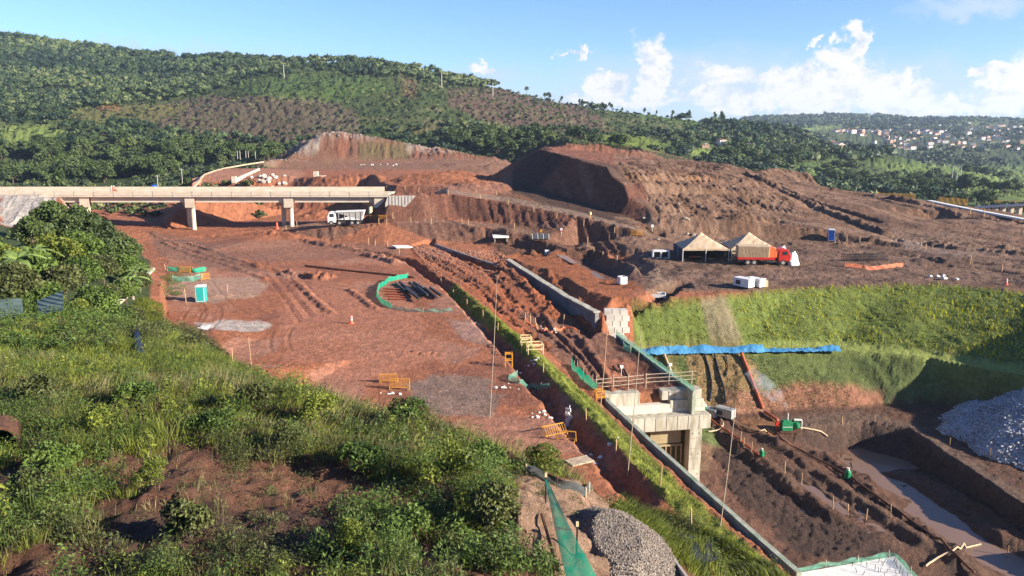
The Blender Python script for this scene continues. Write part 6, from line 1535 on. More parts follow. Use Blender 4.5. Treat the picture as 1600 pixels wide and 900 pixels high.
# ------------------------------------------------------------------ distance: fences, poles, far bridge, kerbs
def far_items():
    for k, (a, b, c, d, lab) in enumerate([(1371, 311, 1430, 313, 'orange net fence behind the far trees, leftmost run'), (1466, 318, 1512, 321, 'orange net fence between two far tree clumps'), (1552, 323, 1612, 325, 'orange net fence at the far right beyond the bridge')]):
        p = Vector(Dp(a, b, 330)); q = Vector(Dp(c, d, 325)); net(None, 2.8, 'net_yel', lab, name='net_fence', cat='fence', world=[p, q], posts=6, sag=.12, seed=20+k)
    t = thing('viaduct', 'distant white viaduct on square piers at the right edge', 'bridge', Dp(1530, 330, 255)); o = Vector(t.location)
    a = Vector(Dp(1528, 323.5, 262)); b = Vector(Dp(1640, 318, 240)); d = b-a
    part(t, 'deck', MT['white'], lambda m: m.box((a+b)/2-o, (d.length, 3.0, .7), rz=math.atan2(d.y, d.x), ry=-math.asin(d.z/d.length)))
    for k in range(9):
        q = a.lerp(b, .03+k*.115); part(t, 'pier', MT['conc_warm'], lambda m: m.box(q-o-Vector((0, 0, 3.0)), (1.0, 1.6, 5.4)))
    def wpole(p, h, lab, grp, r=.16, arm=True):
        t = thing('power_pole', lab, 'power pole', p, 0, grp)
        part(t, 'pole', MT['conc'], lambda m: m.tube([(0, 0, -1), (0, 0, h)], [r, r*.7], 6))
        if arm: part(t, 'crossarm', MT['conc'], lambda m: m.box((0, 0, h*.95), (1.6, .12, .14)))
    for a, b in ((1488, 276), (1495, 277), (1501, 275)):
        p = Vector(Dp(a, b, 560)); p.z = gz(p.x, p.y); wpole(p, 12.5, 'tall pale pole in the far field, one of three', 'three poles in the far field', .35, False)
    for a, b, d, h, l in ((246, 281, 262, 7, 'pale power pole above the bridge beside the blue tank'), (284, 272, 300, 6.5, 'pale power pole beside the curved red road')):
        p = Vector(Dp(a, b, d)); p.z = gz(p.x, p.y); wpole(p, h, l, None, .12)
    for a in (373, 377, 386, 390, 401, 411, 413):
        p = Vector(Wp(a, 425, 0)); p.z = gz(p.x, p.y); wpole(p, 9, 'slender pale post before the dark wood left of the ridge', 'posts left of the ridge', .18, False)
    for a, b, d in ((444, 122, 720), (690, 118, 700), (770, 135, 690)):
        p = Vector(Dp(a, b, d)); p.z = gz(p.x, p.y); wpole(p, 12, 'lone pole on the cleared upper hillside', 'poles on the upper hillside', .35, False)
    p = Wp(243, 262, 0); z = gz(p[0], p[1]); t = thing('water_tank', 'blue water tank behind the bridge deck', 'tank', (p[0], p[1], z+2.2))
    part(t, 'tank', MT['bluebox'], lambda m: (m.tube([(0, 0, 0), (0, 0, .2), (0, 0, 1.6), (0, 0, 1.9)], [.9, 1.0, 1.0, .5], 14))); part(t, 'stand', MT['wood'], lambda m: [m.box((x, y, -1.2), (.15, .15, 2.6)) for x in (-.7, .7) for y in (-.7, .7)])
    P = [Vector(Zp(a, b, 9.2)) for a, b in ((366, 283), (380, 276), (396, 269), (405, 265))]; m = MB()
    for a, b in zip(P, P[1:]): d = b-a; m.box((a+b)/2, (d.length, .5, 1.1), rz=math.atan2(d.y, d.x))
    m.box(P[0]+Vector((0, 0, .4)), (1.2, 1.0, 1.9)); tag(m.build('concrete_barrier', MT['conc_warm']), 'pale concrete barrier line on the curved upper road', 'barrier')
    P = [Vector(Zp(a, b, 9.0)) for a, b in ((303, 292), (311, 284), (314, 278), (320, 273), (334, 268), (352, 263), (380, 258), (412, 253))]; m = MB()
    for a, b in zip(P, P[1:]): d = b-a; m.box((a+b)/2+Vector((0, 0, .05)), (d.length+.1, .35, .5), rz=math.atan2(d.y, d.x))
    tag(m.build('road_kerb', MT['tan']), 'low pale kerb curving along the edge of the upper red road', 'kerb')
    p = Zp(494, 277, 9); tag(part(None, 'block_stack', MT['conc_warm'], lambda m: (m.box((0, 0, .9), (1.4, 1.2, 1.8)), m.box((1.8, .2, .3), (2.2, .8, .5))), loc=p), 'cream block stack standing on the upper plateau', 'concrete block')
    t = thing('warning_light', 'yellow warning light on a tripod below the dark mound', 'warning light', G(922, 344)); part(t, 'lamp', MT['paleyel'], lambda m: m.tube([(0, 0, 1.0), (0, 0, 1.2), (0, 0, 1.7), (0, 0, 1.8)], [.15, .3, .3, .1], 10)); part(t, 'stand', MT['yellow'], lambda m: [m.tube([(0, 0, 1.0), (.4*math.cos(a), .4*math.sin(a), 0)], .04, 4) for a in (0, 2.1, 4.2)])
    for (a, b, lab) in ((877, 368, 'small red and white marker on the lower road'), (1019, 362, 'small white marker sign at the mound foot')):
        t = thing('marker_sign', lab, 'sign', G(a, b)); part(t, 'post', MT['offwhite'], lambda m: m.tube([(0, 0, 0), (0, 0, 1.0)], .05, 5)); part(t, 'panel', MT['white'], lambda m: m.box((0, -.05, 1.25), (.45, .06, .6))); 
        if a < 900: part(t, 'red_stripe', MT['red'], lambda m: m.box((0, -.09, 1.0), (.45, .03, .2)))
    # pale road line far right
    P = [Vector(p) for p in (Zp(1452, 314, 3.3), Zp(1480, 320, 3.1), Zp(1530, 330, 2.6), Zp(1600, 343, 1.8), Zp(1700, 357, .8))]; m = MB()
    for a, b in zip(P, P[1:]): d = b-a; m.box((a+b)/2, (d.length+.1, 1.6, .45), rz=math.atan2(d.y, d.x), ry=-math.asin(d.z/d.length))
    tag(m.build('road_kerb', MT['offwhite']), 'white concrete kerb of the distant road at the far right', 'kerb')
far_items()
# ------------------------------------------------------------------ vegetation
VG_ = np.random.RandomState(21)
LM = {
 'bush': leafmat('bush_leaves', (.030, .060, .012), (.125, .185, .035), scale=.5, trans=.22),
 'lush': leafmat('lush_grass', (.030, .060, .010), (.34, .38, .06), scale=.7, trans=.35, objrand=0),
 'weed': leafmat('weed_leaves', (.030, .042, .014), (.155, .170, .050), scale=.8, trans=.22, objrand=0),
 'dry': leafmat('dry_grass', (.11, .095, .035), (.33, .29, .12), scale=.8, trans=.2, objrand=0),
 'slope': leafmat('bank_grass', (.08, .14, .010), (.64, .58, .03), scale=.12, trans=.38, objrand=0),
 'verge': leafmat('verge_turf', (.15, .19, .03), (.42, .46, .07), scale=.7, trans=.25, objrand=0),
 'short': leafmat('short_turf', (.065, .095, .022), (.18, .21, .06), scale=.3, trans=.2, objrand=0),  # blade tones also darkened for the dimmer facing of the lower cut
 'tree': leafmat('tree_leaves', (.020, .040, .014), (.080, .115, .032), scale=.12, trans=.12, objrand=.35),
 'tree2': leafmat('pale_tree_leaves', (.035, .055, .018), (.13, .165, .05), scale=.12, trans=.15, objrand=.3),
 'wood': leafmat('far_wood_leaves', (.020, .038, .018), (.115, .145, .050), scale=.02, trans=.08, objrand=0),
 'scrub': leafmat('far_scrub_leaves', (.035, .050, .020), (.12, .145, .04), scale=.05, trans=.08, objrand=0),
 'banana': leafmat('banana_leaves', (.06, .11, .02), (.22, .30, .08), scale=.4, trans=.3),
}
MT['bark'] = principled('bark', (.10, .07, .05), .95, var=.3, nscale=6)
MT['palebark'] = principled('pale_bark', (.30, .25, .19), .95, var=.25, nscale=5)

def zone_sample(mask, n, seed=0):
    """n random places spread evenly over the ground of a zone"""
    r = np.random.RandomState(seed); ii = np.nonzero(mask.ravel())[0]
    if len(ii) == 0: return np.zeros((0, 2))
    row = ii // H.shape[1]; w = YR[row]*np.gradient(YR)[row] * np.gradient(SC)[ii % H.shape[1]]
    k = r.choice(ii, n, p=w/w.sum()); rw = k//H.shape[1]; cl = k % H.shape[1]
    y = YR[rw] + (r.rand(n)-.5)*np.gradient(YR)[rw]; s = SC[cl] + (r.rand(n)-.5)*np.gradient(SC)[cl]
    return np.stack([s*y, y-APEX], 1)
def blades(P, h, w, lean, seed=0, curve=.5):
    """tapering bent grass blades: P (n,2), h (n,), w (n,), lean (n,)"""
    r = np.random.RandomState(seed); n = len(P); z = gz_a(P[:, 0], P[:, 1]) - .03
    a = r.rand(n)*2*np.pi; b = r.rand(n)*2*np.pi; dx, dy = np.cos(a), np.sin(a); wx, wy = np.cos(b)*w/2, np.sin(b)*w/2
    V = np.zeros((n, 5, 3), np.float32)
    def at(f, g): return P[:, 0]+dx*lean*h*g, P[:, 1]+dy*lean*h*g, z+h*f
    for k, (f, g, q) in enumerate([(0, 0, 1), (.55, .35, .85)]):
        x, y, zz = at(f, g); V[:, k*2, 0] = x-wx*q; V[:, k*2, 1] = y-wy*q; V[:, k*2, 2] = zz; V[:, k*2+1, 0] = x+wx*q; V[:, k*2+1, 1] = y+wy*q; V[:, k*2+1, 2] = zz
    x, y, zz = at(1-.25*lean, 1); V[:, 4, 0] = x; V[:, 4, 1] = y; V[:, 4, 2] = zz
    base = (np.arange(n)*5)[:, None]
    L = np.concatenate([base+np.array([[0, 1, 3, 2]]), base+np.array([[2, 3, 4]])], 1).ravel()
    cnt = np.tile([4, 3], n); return V.reshape(-1, 3), L, cnt
def leaves(Cc, size, seed=0, up=.3, aspect=.5):
    """leaf quads (pointed) at centres Cc (n,3)"""
    r = np.random.RandomState(seed); n = len(Cc); sz = (size*(.6+.8*r.rand(n)))[:, None]
    nrm = r.normal(size=(n, 3)); nrm[:, 2] = np.abs(nrm[:, 2])+up; nrm /= np.linalg.norm(nrm, axis=1)[:, None]
    t = r.normal(size=(n, 3)); t -= (t*nrm).sum(1)[:, None]*nrm; t /= np.linalg.norm(t, axis=1)[:, None]; b = np.cross(nrm, t)
    V = np.stack([Cc-t*sz, Cc+b*sz*aspect, Cc+t*sz, Cc-b*sz*aspect], 1).reshape(-1, 3)
    return V, (np.arange(n*4)), np.full(n, 4)
def join(parts_):
    Vs, Ls, Cs = [], [], []; o = 0
    for V, L, c in parts_: Vs.append(V); Ls.append(np.asarray(L).ravel()+o); Cs.append(c); o += len(V)
    return np.concatenate(Vs), np.concatenate(Ls), np.concatenate(Cs)
def stuff(name, parts_, mat, label, cat, kind='stuff'):
    V, L, c = join(parts_); me = mesh_np(name, V, L, c, [mat]); o = link(name, me); tag(o, label, cat, kind=kind); return o
ICO = None
def ico(sub=1):
    bm = bmesh.new(); bmesh.ops.create_icosphere(bm, subdivisions=sub, radius=1); V = np.array([v.co[:] for v in bm.verts]); Fc = np.array([[v.index for v in f.verts] for f in bm.faces]); bm.free(); return V, Fc

# ---- foreground weeds and grass
fgz = (GYW > -6) & (GYW < 66) & (H0 > .8) & (GX < 26) & (SLX < 3)
den = fbm(GX*.22, GYW*.22, 4, 301)
PX, PY = project(GX, GYW, H); PX = np.where(GYW < 3, -9999, PX)
bare = inpoly(PX, PY, [(330, 750), (420, 735), (540, 740), (610, 780), (560, 815), (470, 835), (380, 820)]) | inpoly(PX, PY, [(752, 770), (800, 742), (940, 752), (1075, 830), (1105, 905), (770, 910)]) | inpoly(PX, PY, [(0, 855), (200, 862), (280, 905), (0, 905)]) | inpoly(PX, PY, [(-60, 650), (40, 655), (25, 760), (-60, 790)])
near_crest = inpoly(PX, PY, [(0, 560), (180, 570), (300, 540), (380, 590), (500, 608), (600, 645), (700, 660), (800, 690), (900, 745), (960, 780), (1010, 810), (1110, 865), (1200, 895), (1190, 905), (1100, 905), (1010, 830), (950, 800), (850, 745), (760, 735), (620, 720), (480, 720), (420, 700), (300, 690), (150, 650), (0, 640)])
def bl(mask, n, hmin, hmax, w, lean, mat, name, label, seed):
    P = zone_sample(mask, n, seed); r = np.random.RandomState(seed+1)
    cl = .55+.75*np.clip(fbm(P[:, 0]*.55, P[:, 1]*.55, 3, seed+5)+.4, 0, 1)
    h = (hmin+(hmax-hmin)*r.rand(n)**1.3)*cl; return stuff(name, [blades(P, h, w*(.7+.6*r.rand(n)), .25+lean*r.rand(n), seed)], LM[mat], label, 'grass')
fin = fbm(GX*.9, GYW*.9, 3, 345)
def tussocks(mask, nt_, per, rad, hmin, hmax, w, mat, name, label, seed, lean=(.15, .75)):
    r = np.random.RandomState(seed); P = zone_sample(mask, nt_, seed); hs = hmin+(hmax-hmin)*r.rand(nt_)**1.6; rs = rad*(.5+r.rand(nt_))
    cnt = (per*(.4+1.2*r.rand(nt_))).astype(int); k = np.repeat(np.arange(nt_), cnt); n = len(k); a = r.rand(n)*6.283; q = r.rand(n)**.7*rs[k]
    X = P[k, 0]+np.cos(a)*q; Y = P[k, 1]+np.sin(a)*q; z = gz_a(X, Y)-.03; h = hs[k]*(.45+.65*r.rand(n)); le = (lean[0]+(lean[1]-lean[0])*r.rand(n))*(.4+q/rs[k]); a2 = a+r.normal(size=n)*.5
    dx, dy = np.cos(a2)*le*h, np.sin(a2)*le*h; b = r.rand(n)*6.283; wx, wy = np.cos(b)*w/2*(.6+.8*r.rand(n)), np.sin(b)*w/2
    V = np.zeros((n, 5, 3), np.float32)
    for j, (f, g, s_) in enumerate([(0, 0, .8), (.62, .38, 1)]):
        V[:, j*2, 0] = X+dx*g-wx*s_; V[:, j*2, 1] = Y+dy*g-wy*s_; V[:, j*2, 2] = z+h*f; V[:, j*2+1, 0] = X+dx*g+wx*s_; V[:, j*2+1, 1] = Y+dy*g+wy*s_; V[:, j*2+1, 2] = z+h*f
    V[:, 4, 0] = X+dx*1.15; V[:, 4, 1] = Y+dy*1.15; V[:, 4, 2] = z+h*(1-.45*np.clip(le, 0, 1))
    base = (np.arange(n)*5)[:, None]; L = np.concatenate([base+np.array([[0, 1, 3, 2]]), base+np.array([[2, 3, 4]])], 1).ravel()
    return stuff(name, [(V.reshape(-1, 3), L, np.tile([4, 3], n))], LM[mat], label, 'grass')
tussocks(fgz & near_crest & ~bare, 2100, 38, .34, .35, 1.35, .017, 'lush', 'tall_grass', 'lush green grass along the crest of the slope in front', 31)
tussocks(fgz & near_crest & ~bare & (den > -.1), 500, 26, .3, .5, 1.5, .014, 'dry', 'dry_grass', 'straw coloured stalks among the crest grass', 32)
tussocks(fgz & ~bare & near_crest, 500, 34, .3, .2, .85, .014, 'lush', 'weedy_grass', 'green tussocks over the near slope', 34)
tussocks(fgz & ~bare & near_crest, 400, 24, .28, .2, .75, .012, 'dry', 'dry_grass', 'dry tussocks over the near slope', 36)
bl(fgz & near_crest & ~bare & (den > -.25) & (fin > -.2), 22000, .15, .7, .017, .9, 'lush', 'tall_grass', 'undergrowth of green grass along the crest', 30)
bl(fgz & near_crest & (den > 0), 14000, .3, 1.0, .02, .7, 'dry', 'dry_grass', 'dry straw coloured grass among the green', 33)
bl(fgz & ~bare & (den > -.05) & (fin > .1), 22000, .15, .6, .016, .9, 'weed', 'weedy_grass', 'short weedy grass over the red earth', 35)
bl(fgz & ~bare & (den < .0) & (fbm(GX*.5, GYW*.5, 3, 340) > .05), 16000, .12, .5, .014, .9, 'dry', 'dry_grass', 'thin dry grass over the brown earth', 37)
bl(fgz & (fbm(GX*.8, GYW*.8, 3, 350) > .0), 26000, .06, .4, .014, 1.0, 'weed', 'weedy_grass', 'sparse weeds over the bare near slope', 39)
# clumps of leafy weeds
def weed_clumps(mask, nclump, per, rad, hgt, leaf, mat, name, label, seed):
    r = np.random.RandomState(seed); P = zone_sample(mask, nclump, seed); R_ = rad*(.5+r.rand(nclump)); Hh = hgt*(.4+.9*r.rand(nclump))
    k = np.repeat(np.arange(nclump), per); a = r.rand(len(k))*2*np.pi; q = np.sqrt(r.rand(len(k))); u = r.rand(len(k))
    x = P[k, 0]+np.cos(a)*q*R_[k]; y = P[k, 1]+np.sin(a)*q*R_[k]; z = gz_a(x, y)+Hh[k]*(1-q*q*.7)*(.25+.75*u**.6)
    lv = leaves(np.stack([x, y, z], 1), leaf, seed+1, up=.6, aspect=.33)
    st = blades(np.stack([x[::6], y[::6]], 1), (z[::6]-gz_a(x[::6], y[::6])), np.full(len(x[::6]), .012), np.full(len(x[::6]), .15), seed+2)
    return stuff(name, [lv, st], LM[mat], label, 'weeds')
weed_clumps(fgz & ~bare & ~near_crest & (GYW < 14), 500, 120, .5, .75, .038, 'lush', 'weeds', 'pale fine leaved weeds over the near slope', 42)
weed_clumps(fgz & near_crest & ~bare, 260, 120, .55, .6, .05, 'weed', 'weeds', 'leafy weeds over the near slope', 41)
weed_clumps(fgz & near_crest & ~bare, 330, 160, .7, .95, .055, 'bush', 'weeds', 'dark leafy weeds at the crest', 43)
weed_clumps(fgz & (inpoly(PX, PY, [(560, 760), (780, 770), (880, 905), (480, 905)]) | inpoly(PX, PY, [(-60, 600), (60, 620), (60, 720), (-60, 720)])), 130, 170, .6, .65, .05, 'bush', 'weeds', 'dark leafy weeds in the hollow left of the earth mound', 45)
weed_clumps(fgz & inpoly(WX, WY, [(60, 850), (330, 830), (560, 860), (700, 905), (260, 905)]), 42, 150, .45, .4, .04, 'weed', 'weeds', 'pale green weeds at the bottom of the slope', 47)
weed_clumps(fgz & bare & (GYW > 14) & (fbm(GX*.6, GYW*.6, 3, 351) > .1), 150, 70, .35, .3, .035, 'weed', 'weeds', 'low creeping weeds on the bare near slope', 49)
weed_clumps(fgz & near_crest & ~bare & (fbm(GX*.5, GYW*.5, 3, 352) > 0), 170, 120, .5, 1.15, .06, 'lush', 'weeds', 'tall pale leafy weeds among the crest grass', 50)
vis = fgz & (GYW > 13) & (GYW < 31) & (PX > -120) & (PX < 800) & (PY > 600) & ~near_crest
visd = vis & ~inpoly(WX, WY, [(330, 745), (430, 730), (560, 745), (640, 790), (560, 830), (460, 860), (360, 830)])
pa = fbm(GX*.32, GYW*.32, 3, 501); pb = fbm(GX*.32, GYW*.32, 3, 502); pc = fbm(GX*.4, GYW*.4, 3, 503)
visd = visd & (fbm(GX*.38, GYW*.38, 3, 504) > .02)
weed_clumps(visd & (pa > .0), 150, 130, .42, .55, .032, 'lush', 'weeds', 'fine pale weeds on the left of the near slope', 241)
weed_clumps(visd & (pb > .0), 170, 130, .5, .75, .04, 'weed', 'weeds', 'olive weeds on the left of the near slope', 242)
weed_clumps(visd & (pc > .0), 150, 170, .6, 1.15, .045, 'bush', 'weeds', 'dark weeds on the left of the near slope', 243)
tussocks(visd & (pb < .1), 190, 36, .3, .35, 1.35, .012, 'lush', 'weedy_grass', 'green tussocks on the left of the near slope', 244)
tussocks(visd & (pa < .1), 150, 22, .25, .4, 1.25, .010, 'dry', 'dry_grass', 'dry stalks on the left of the near slope', 245)
weed_clumps(vis & ~visd, 90, 60, .3, .25, .03, 'weed', 'weeds', 'creeping weeds on the bare patch', 246)
tussocks(vis & ~visd, 70, 18, .2, .15, .5, .010, 'dry', 'dry_grass', 'dry tufts on the bare patch', 247)
# tall single plants
def tall_plant(px, py, d, h, label, seed, lm='lush', leaf=.13):
    p = Dp(px, py, d); z = gz(p[0], p[1]); t = thing('tall_weed', label, 'plant', (p[0], p[1], z)); r = np.random.RandomState(seed)
    part(t, 'stem', MT['bark'], lambda m: m.tube([(0, 0, -.05), (.02, 0, h*.5), (.06, .02, h)], [.015, .012, .005], 5))
    n = 46; f = .15+.85*r.rand(n); a = r.rand(n)*6.28; q = leaf*(1.2-.6*f); Cc = np.stack([np.cos(a)*q+.05*f, np.sin(a)*q, f*h], 1)
    V, L, c = leaves(Cc, leaf, seed, up=.8, aspect=.22); link('leaves', mesh_np('leaves', V, L, c, [LM[lm]]), t)
for k, a in enumerate([(238, 760, 19.5, 1.35, 'tall pale weed with long leaves, tallest on the near slope'), (200, 690, 23, 1.5, 'thin flowering weed behind the tall pale one'), (12, 845, 16, 1.2, 'slender weed at the bottom left corner'), (225, 690, 23.2, 1.3, 'thin weed just right of the flowering one'),
                       (870, 740, 24, 1.3, 'tall weed beside the pole of the emerald net'), (1085, 895, 19.5, .9, 'leafy weed by the black plastic sheet')]): tall_plant(*a, seed=60+k)
def clods(mask, n, smin, smax, name, label, seed, mat):
    r = np.random.RandomState(seed); P = zone_sample(mask, n, seed); IV, IF = ico(1); s = (smin+(smax-smin)*r.rand(n)**2.5)
    V = IV[None]*(1+.3*r.normal(size=(n, len(IV), 1)))*s[:, None, None]*np.array([1, 1, .7]); V[:, :, 0] += P[:, 0][:, None]; V[:, :, 1] += P[:, 1][:, None]; V[:, :, 2] += (gz_a(P[:, 0], P[:, 1])+s*.2)[:, None]
    stuff(name, [(V.reshape(-1, 3), (IF[None]+(np.arange(n)*len(IV))[:, None, None]).reshape(-1), np.full(n*len(IF), 3))], mat, label, 'clods')
SOIL = [principled('clod_soil_red', (.26, .12, .075), .95, var=.35, nscale=.7), principled('clod_soil_brown', (.17, .10, .065), .95, var=.35, nscale=.7), principled('clod_soil_pale', (.36, .25, .17), .95, var=.3, nscale=.7)]
clods(fgz, 16000, .012, .10, 'soil_clods', 'clods of red earth over the near slope', 201, SOIL[0])
clods(fgz & inpoly(PX, PY, [(770, 760), (870, 750), (930, 800), (930, 905), (800, 905)]), 5000, .012, .09, 'soil_clods', 'pale clods over the earth mound', 202, SOIL[2])
plat = near & inpoly(PX, PY, [(262, 500), (262, 400), (230, 370), (420, 372), (560, 392), (640, 410), (700, 450), (860, 575), (1000, 740), (1180, 905), (900, 770), (500, 640), (300, 560)]) & (H0 < .6) & (H0 > -.6)
clods(plat & (fbm(GX*.25, GYW*.25, 4, 353) > .05), 6000, .03, .12, 'soil_clods', 'crumbs of red earth over the platform', 203, SOIL[0])
clods(inpoly(PX, PY, [(640, 385), (780, 395), (900, 470), (975, 530), (1060, 600), (960, 620), (860, 555), (700, 450)]) & (H0 < .8) & (H0 > -4) & near, 12000, .04, .24, 'soil_clods', 'clods in the churned orange ground', 204, SOIL[0])
clods(near & (H0 < -10.5) & (PX > 1090), 16000, .04, .28, 'soil_clods', 'clods in the pit mud', 205, SOIL[1])
clods(near & (PX > 800) & (PX < 1650) & (PY > 235) & (PY < 445) & (H0 > -.5) & (GYW > 122), 16000, .08, .42, 'soil_clods', 'clods over the brown lot and the mound', 206, SOIL[1])
clods(near & (PX > 400) & (PX < 1000) & (PY > 250) & (PY < 395) & (H0 > .2) & (GYW > 160), 9000, .08, .40, 'soil_clods', 'clods on the scarps and the upper plateau', 207, SOIL[0])
clods(bk & ((PY < 214) | (PX < 480) | ((PX > 640) & (PY < 240))), 900, .25, 1.0, 'rocks', 'pale broken rock along the ridge crest', 208, principled('pale_rock', (.36, .27, .21), .9, var=.35, nscale=.3))
# ---- left embankment
lb = (GX < -20) & (GYW > 44) & (GYW < 100) & (H0 > .5)
bl(lb & (inpoly(PX, PY, [(185, 500), (255, 430), (256, 505), (290, 520), (230, 600), (130, 600), (100, 520)])), 26000, .4, 1.0, .03, .6, 'lush', 'tall_grass', 'yellow green grass on the left embankment', 51)
weed_clumps(lb & inpoly(PX, PY, [(212, 505), (300, 500), (345, 560), (420, 600), (330, 620), (240, 580)]), 60, 260, 1.3, 1.1, .13, 'weed', 'weeds', 'olive brush on the mound before the platform', 53)
weed_clumps(lb & inpoly(PX, PY, [(0, 470), (120, 480), (200, 520), (200, 600), (0, 600)]), 110, 200, 1.3, 1.3, .12, 'bush', 'weeds', 'leafy brush below the roofing sheets', 55)
tussocks((GX < -8) & (GYW > 36) & (GYW < 84) & (H0 > 1.2) & inpoly(WX, WY, [(-60, 520), (120, 510), (240, 560), (330, 560), (420, 600), (330, 640), (-60, 640)]), 800, 30, .5, .4, 1.3, .03, 'lush', 'tall_grass', 'tall grass spilling down the left shoulder', 151)
weed_clumps(lb & inpoly(WX, WY, [(0, 520), (200, 510), (320, 560), (300, 620), (0, 620)]), 90, 170, .9, 1.1, .09, 'weed', 'weeds', 'olive weeds on the left shoulder', 152)
# ---- verge strip and short turf
vg = np.zeros(H.shape, bool); vg[bbv] = dv < .95
bl(vg, 60000, .06, .2, .03, .8, 'verge', 'verge_grass', 'mown grass strip along the top of the channel wall', 57)
mr = (H0 > -.6) & inpoly(PX, PY, [(960, 790), (1010, 790), (1110, 830), (1200, 880), (1240, 912), (1100, 912), (1030, 860)]) & (GYW < 48)
bl(mr, 26000, .15, .7, .03, .7, 'lush', 'tall_grass', 'grass on the slope right of the gravel pile', 59)
weed_clumps(mr, 110, 120, .6, .6, .06, 'weed', 'weeds', 'weeds on the slope right of the gravel pile', 61)
# ---- grassed cut on the right
ups2 = ups & ~inpoly(PX, PY, [(1092, 455), (1134, 455), (1167, 545), (1110, 545)])
n = 60000; P = zone_sample(ups2, n, 63); r_ = np.random.RandomState(64)
stuff('bank_grass', [blades(P, (.3+.55*r_.rand(n))*(.6+.8*np.clip(fbm(P[:, 0]*.25, P[:, 1]*.25, 3, 65)+.5, 0, 1)), .07+.07*r_.rand(n), .3+.6*r_.rand(n), 66)], LM['slope'], 'dense yellow green grass over the upper cut', 'grass')
n = 22000; P = zone_sample(low & ~inpoly(PX, PY, [(1060, 553), (1200, 553), (1250, 600), (1340, 600), (1385, 620), (1370, 650), (1060, 650)]), n, 67)
stuff('short_turf', [blades(P, .1+.22*r_.rand(n), .05+.04*r_.rand(n), .3+.6*r_.rand(n), 68)], LM['short'], 'short patchy grass over the lower cut', 'grass')
n = 4500; P = zone_sample(low & inpoly(PX, PY, [(1000, 553), (1200, 553), (1330, 605), (1330, 640), (1060, 640)]), n, 69)
stuff('short_turf', [blades(P, .1+.2*r_.rand(n), .05+.03*r_.rand(n), .3+.6*r_.rand(n), 70)], LM['short'], 'sparse grass on the bare part of the cut', 'grass')
weed_clumps(near & inpoly(PX, PY, [(250, 432), (290, 430), (285, 470), (256, 468)]), 14, 160, 1.0, .8, .1, 'bush', 'weeds', 'green weeds at the platform corner', 71)

# ---- trees and shrubs as things
def crown_mesh(seed, R3, nclump, nleaf, leaf, core=.72, flat=1.0, spread=.62, mat='tree', shape='round', sub=1):
    r = np.random.RandomState(seed); parts_ = []; IV, IF = ico(sub)
    for k in range(nclump):
        a = r.rand()*6.28; el = np.arcsin(r.uniform(-.25, 1)); q = spread*(r.rand()**.4)
        if shape == 'round': c = np.array([math.cos(a)*math.cos(el)*q*R3[0], math.sin(a)*math.cos(el)*q*R3[1], math.sin(el)*q*R3[2]])
        else: f = k/max(1, nclump-1); c = np.array([math.cos(a)*.25*R3[0], math.sin(a)*.25*R3[1], (f*1.6-.6)*R3[2]])
        rad = np.array(R3)*(.33+.22*r.rand())*(1 if shape == 'round' else (1-.35*k/nclump)); rad[2] *= flat
        if core > 0:
            nz = 1+.18*r.normal(size=len(IV)); parts_.append(((c+IV*rad*core*nz[:, None]), IF.ravel(), np.full(len(IF), 3)))
        d = r.normal(size=(nleaf, 3)); d /= np.linalg.norm(d, axis=1)[:, None]; d[:, 2] = np.where(d[:, 2] < -.5, -d[:, 2], d[:, 2])
        Cc = c+d*rad*(.70+.42*r.rand(nleaf))[:, None]; parts_.append(leaves(Cc, leaf, seed*50+k, up=.1, aspect=.55))
    V, L, c = join(parts_); return mesh_np('crown', V, L, c, [LM[mat]])
def trunk_mesh(seed, h, r0, R3, zc, mat='bark', limbs=4):
    m = MB(); rr = random.Random(seed); m.tube([(0, 0, -.5), (.05, 0, h*.4), (.1*rr.uniform(-1, 1), .1, zc)], [r0*1.2, r0*.85, r0*.5], 7)
    for k in range(limbs):
        a = k*6.28/limbs+rr.random(); s = Vector((.03, 0, zc*.55+.1*k)); e = Vector((math.cos(a)*R3[0]*.55, math.sin(a)*R3[1]*.55, zc+R3[2]*.25*rr.random())); m.tube([s, s.lerp(e, .5)+Vector((0, 0, .1)), e], [r0*.5, r0*.35, r0*.15], 5)
    me = bpy.data.meshes.new('trunk'); me.from_pydata([tuple(v) for v in m.v], [], m.f); me.update(); me.materials.append(MT[mat]); return me
def tree_proto(seed, R3, zc, nclump, nleaf, leaf, mat, h=None, r0=.25, **k):
    return dict(c=crown_mesh(seed, R3, nclump, nleaf, leaf, mat=mat, **k), t=trunk_mesh(seed, zc, r0, R3, zc), zc=zc)
def place_tree(p, x, y, s, rz, name, label, cat, group, z=None, dz=0):
    z = gz(x, y) if z is None else z
    t = thing(name, label, cat, (x, y, z-.1+dz), rz, group); t.scale = (s, s, s*random.uniform(.9, 1.12))
    c = link('crown', p['c'], t, (0, 0, p['zc'])); link('trunk', p['t'], t); return t
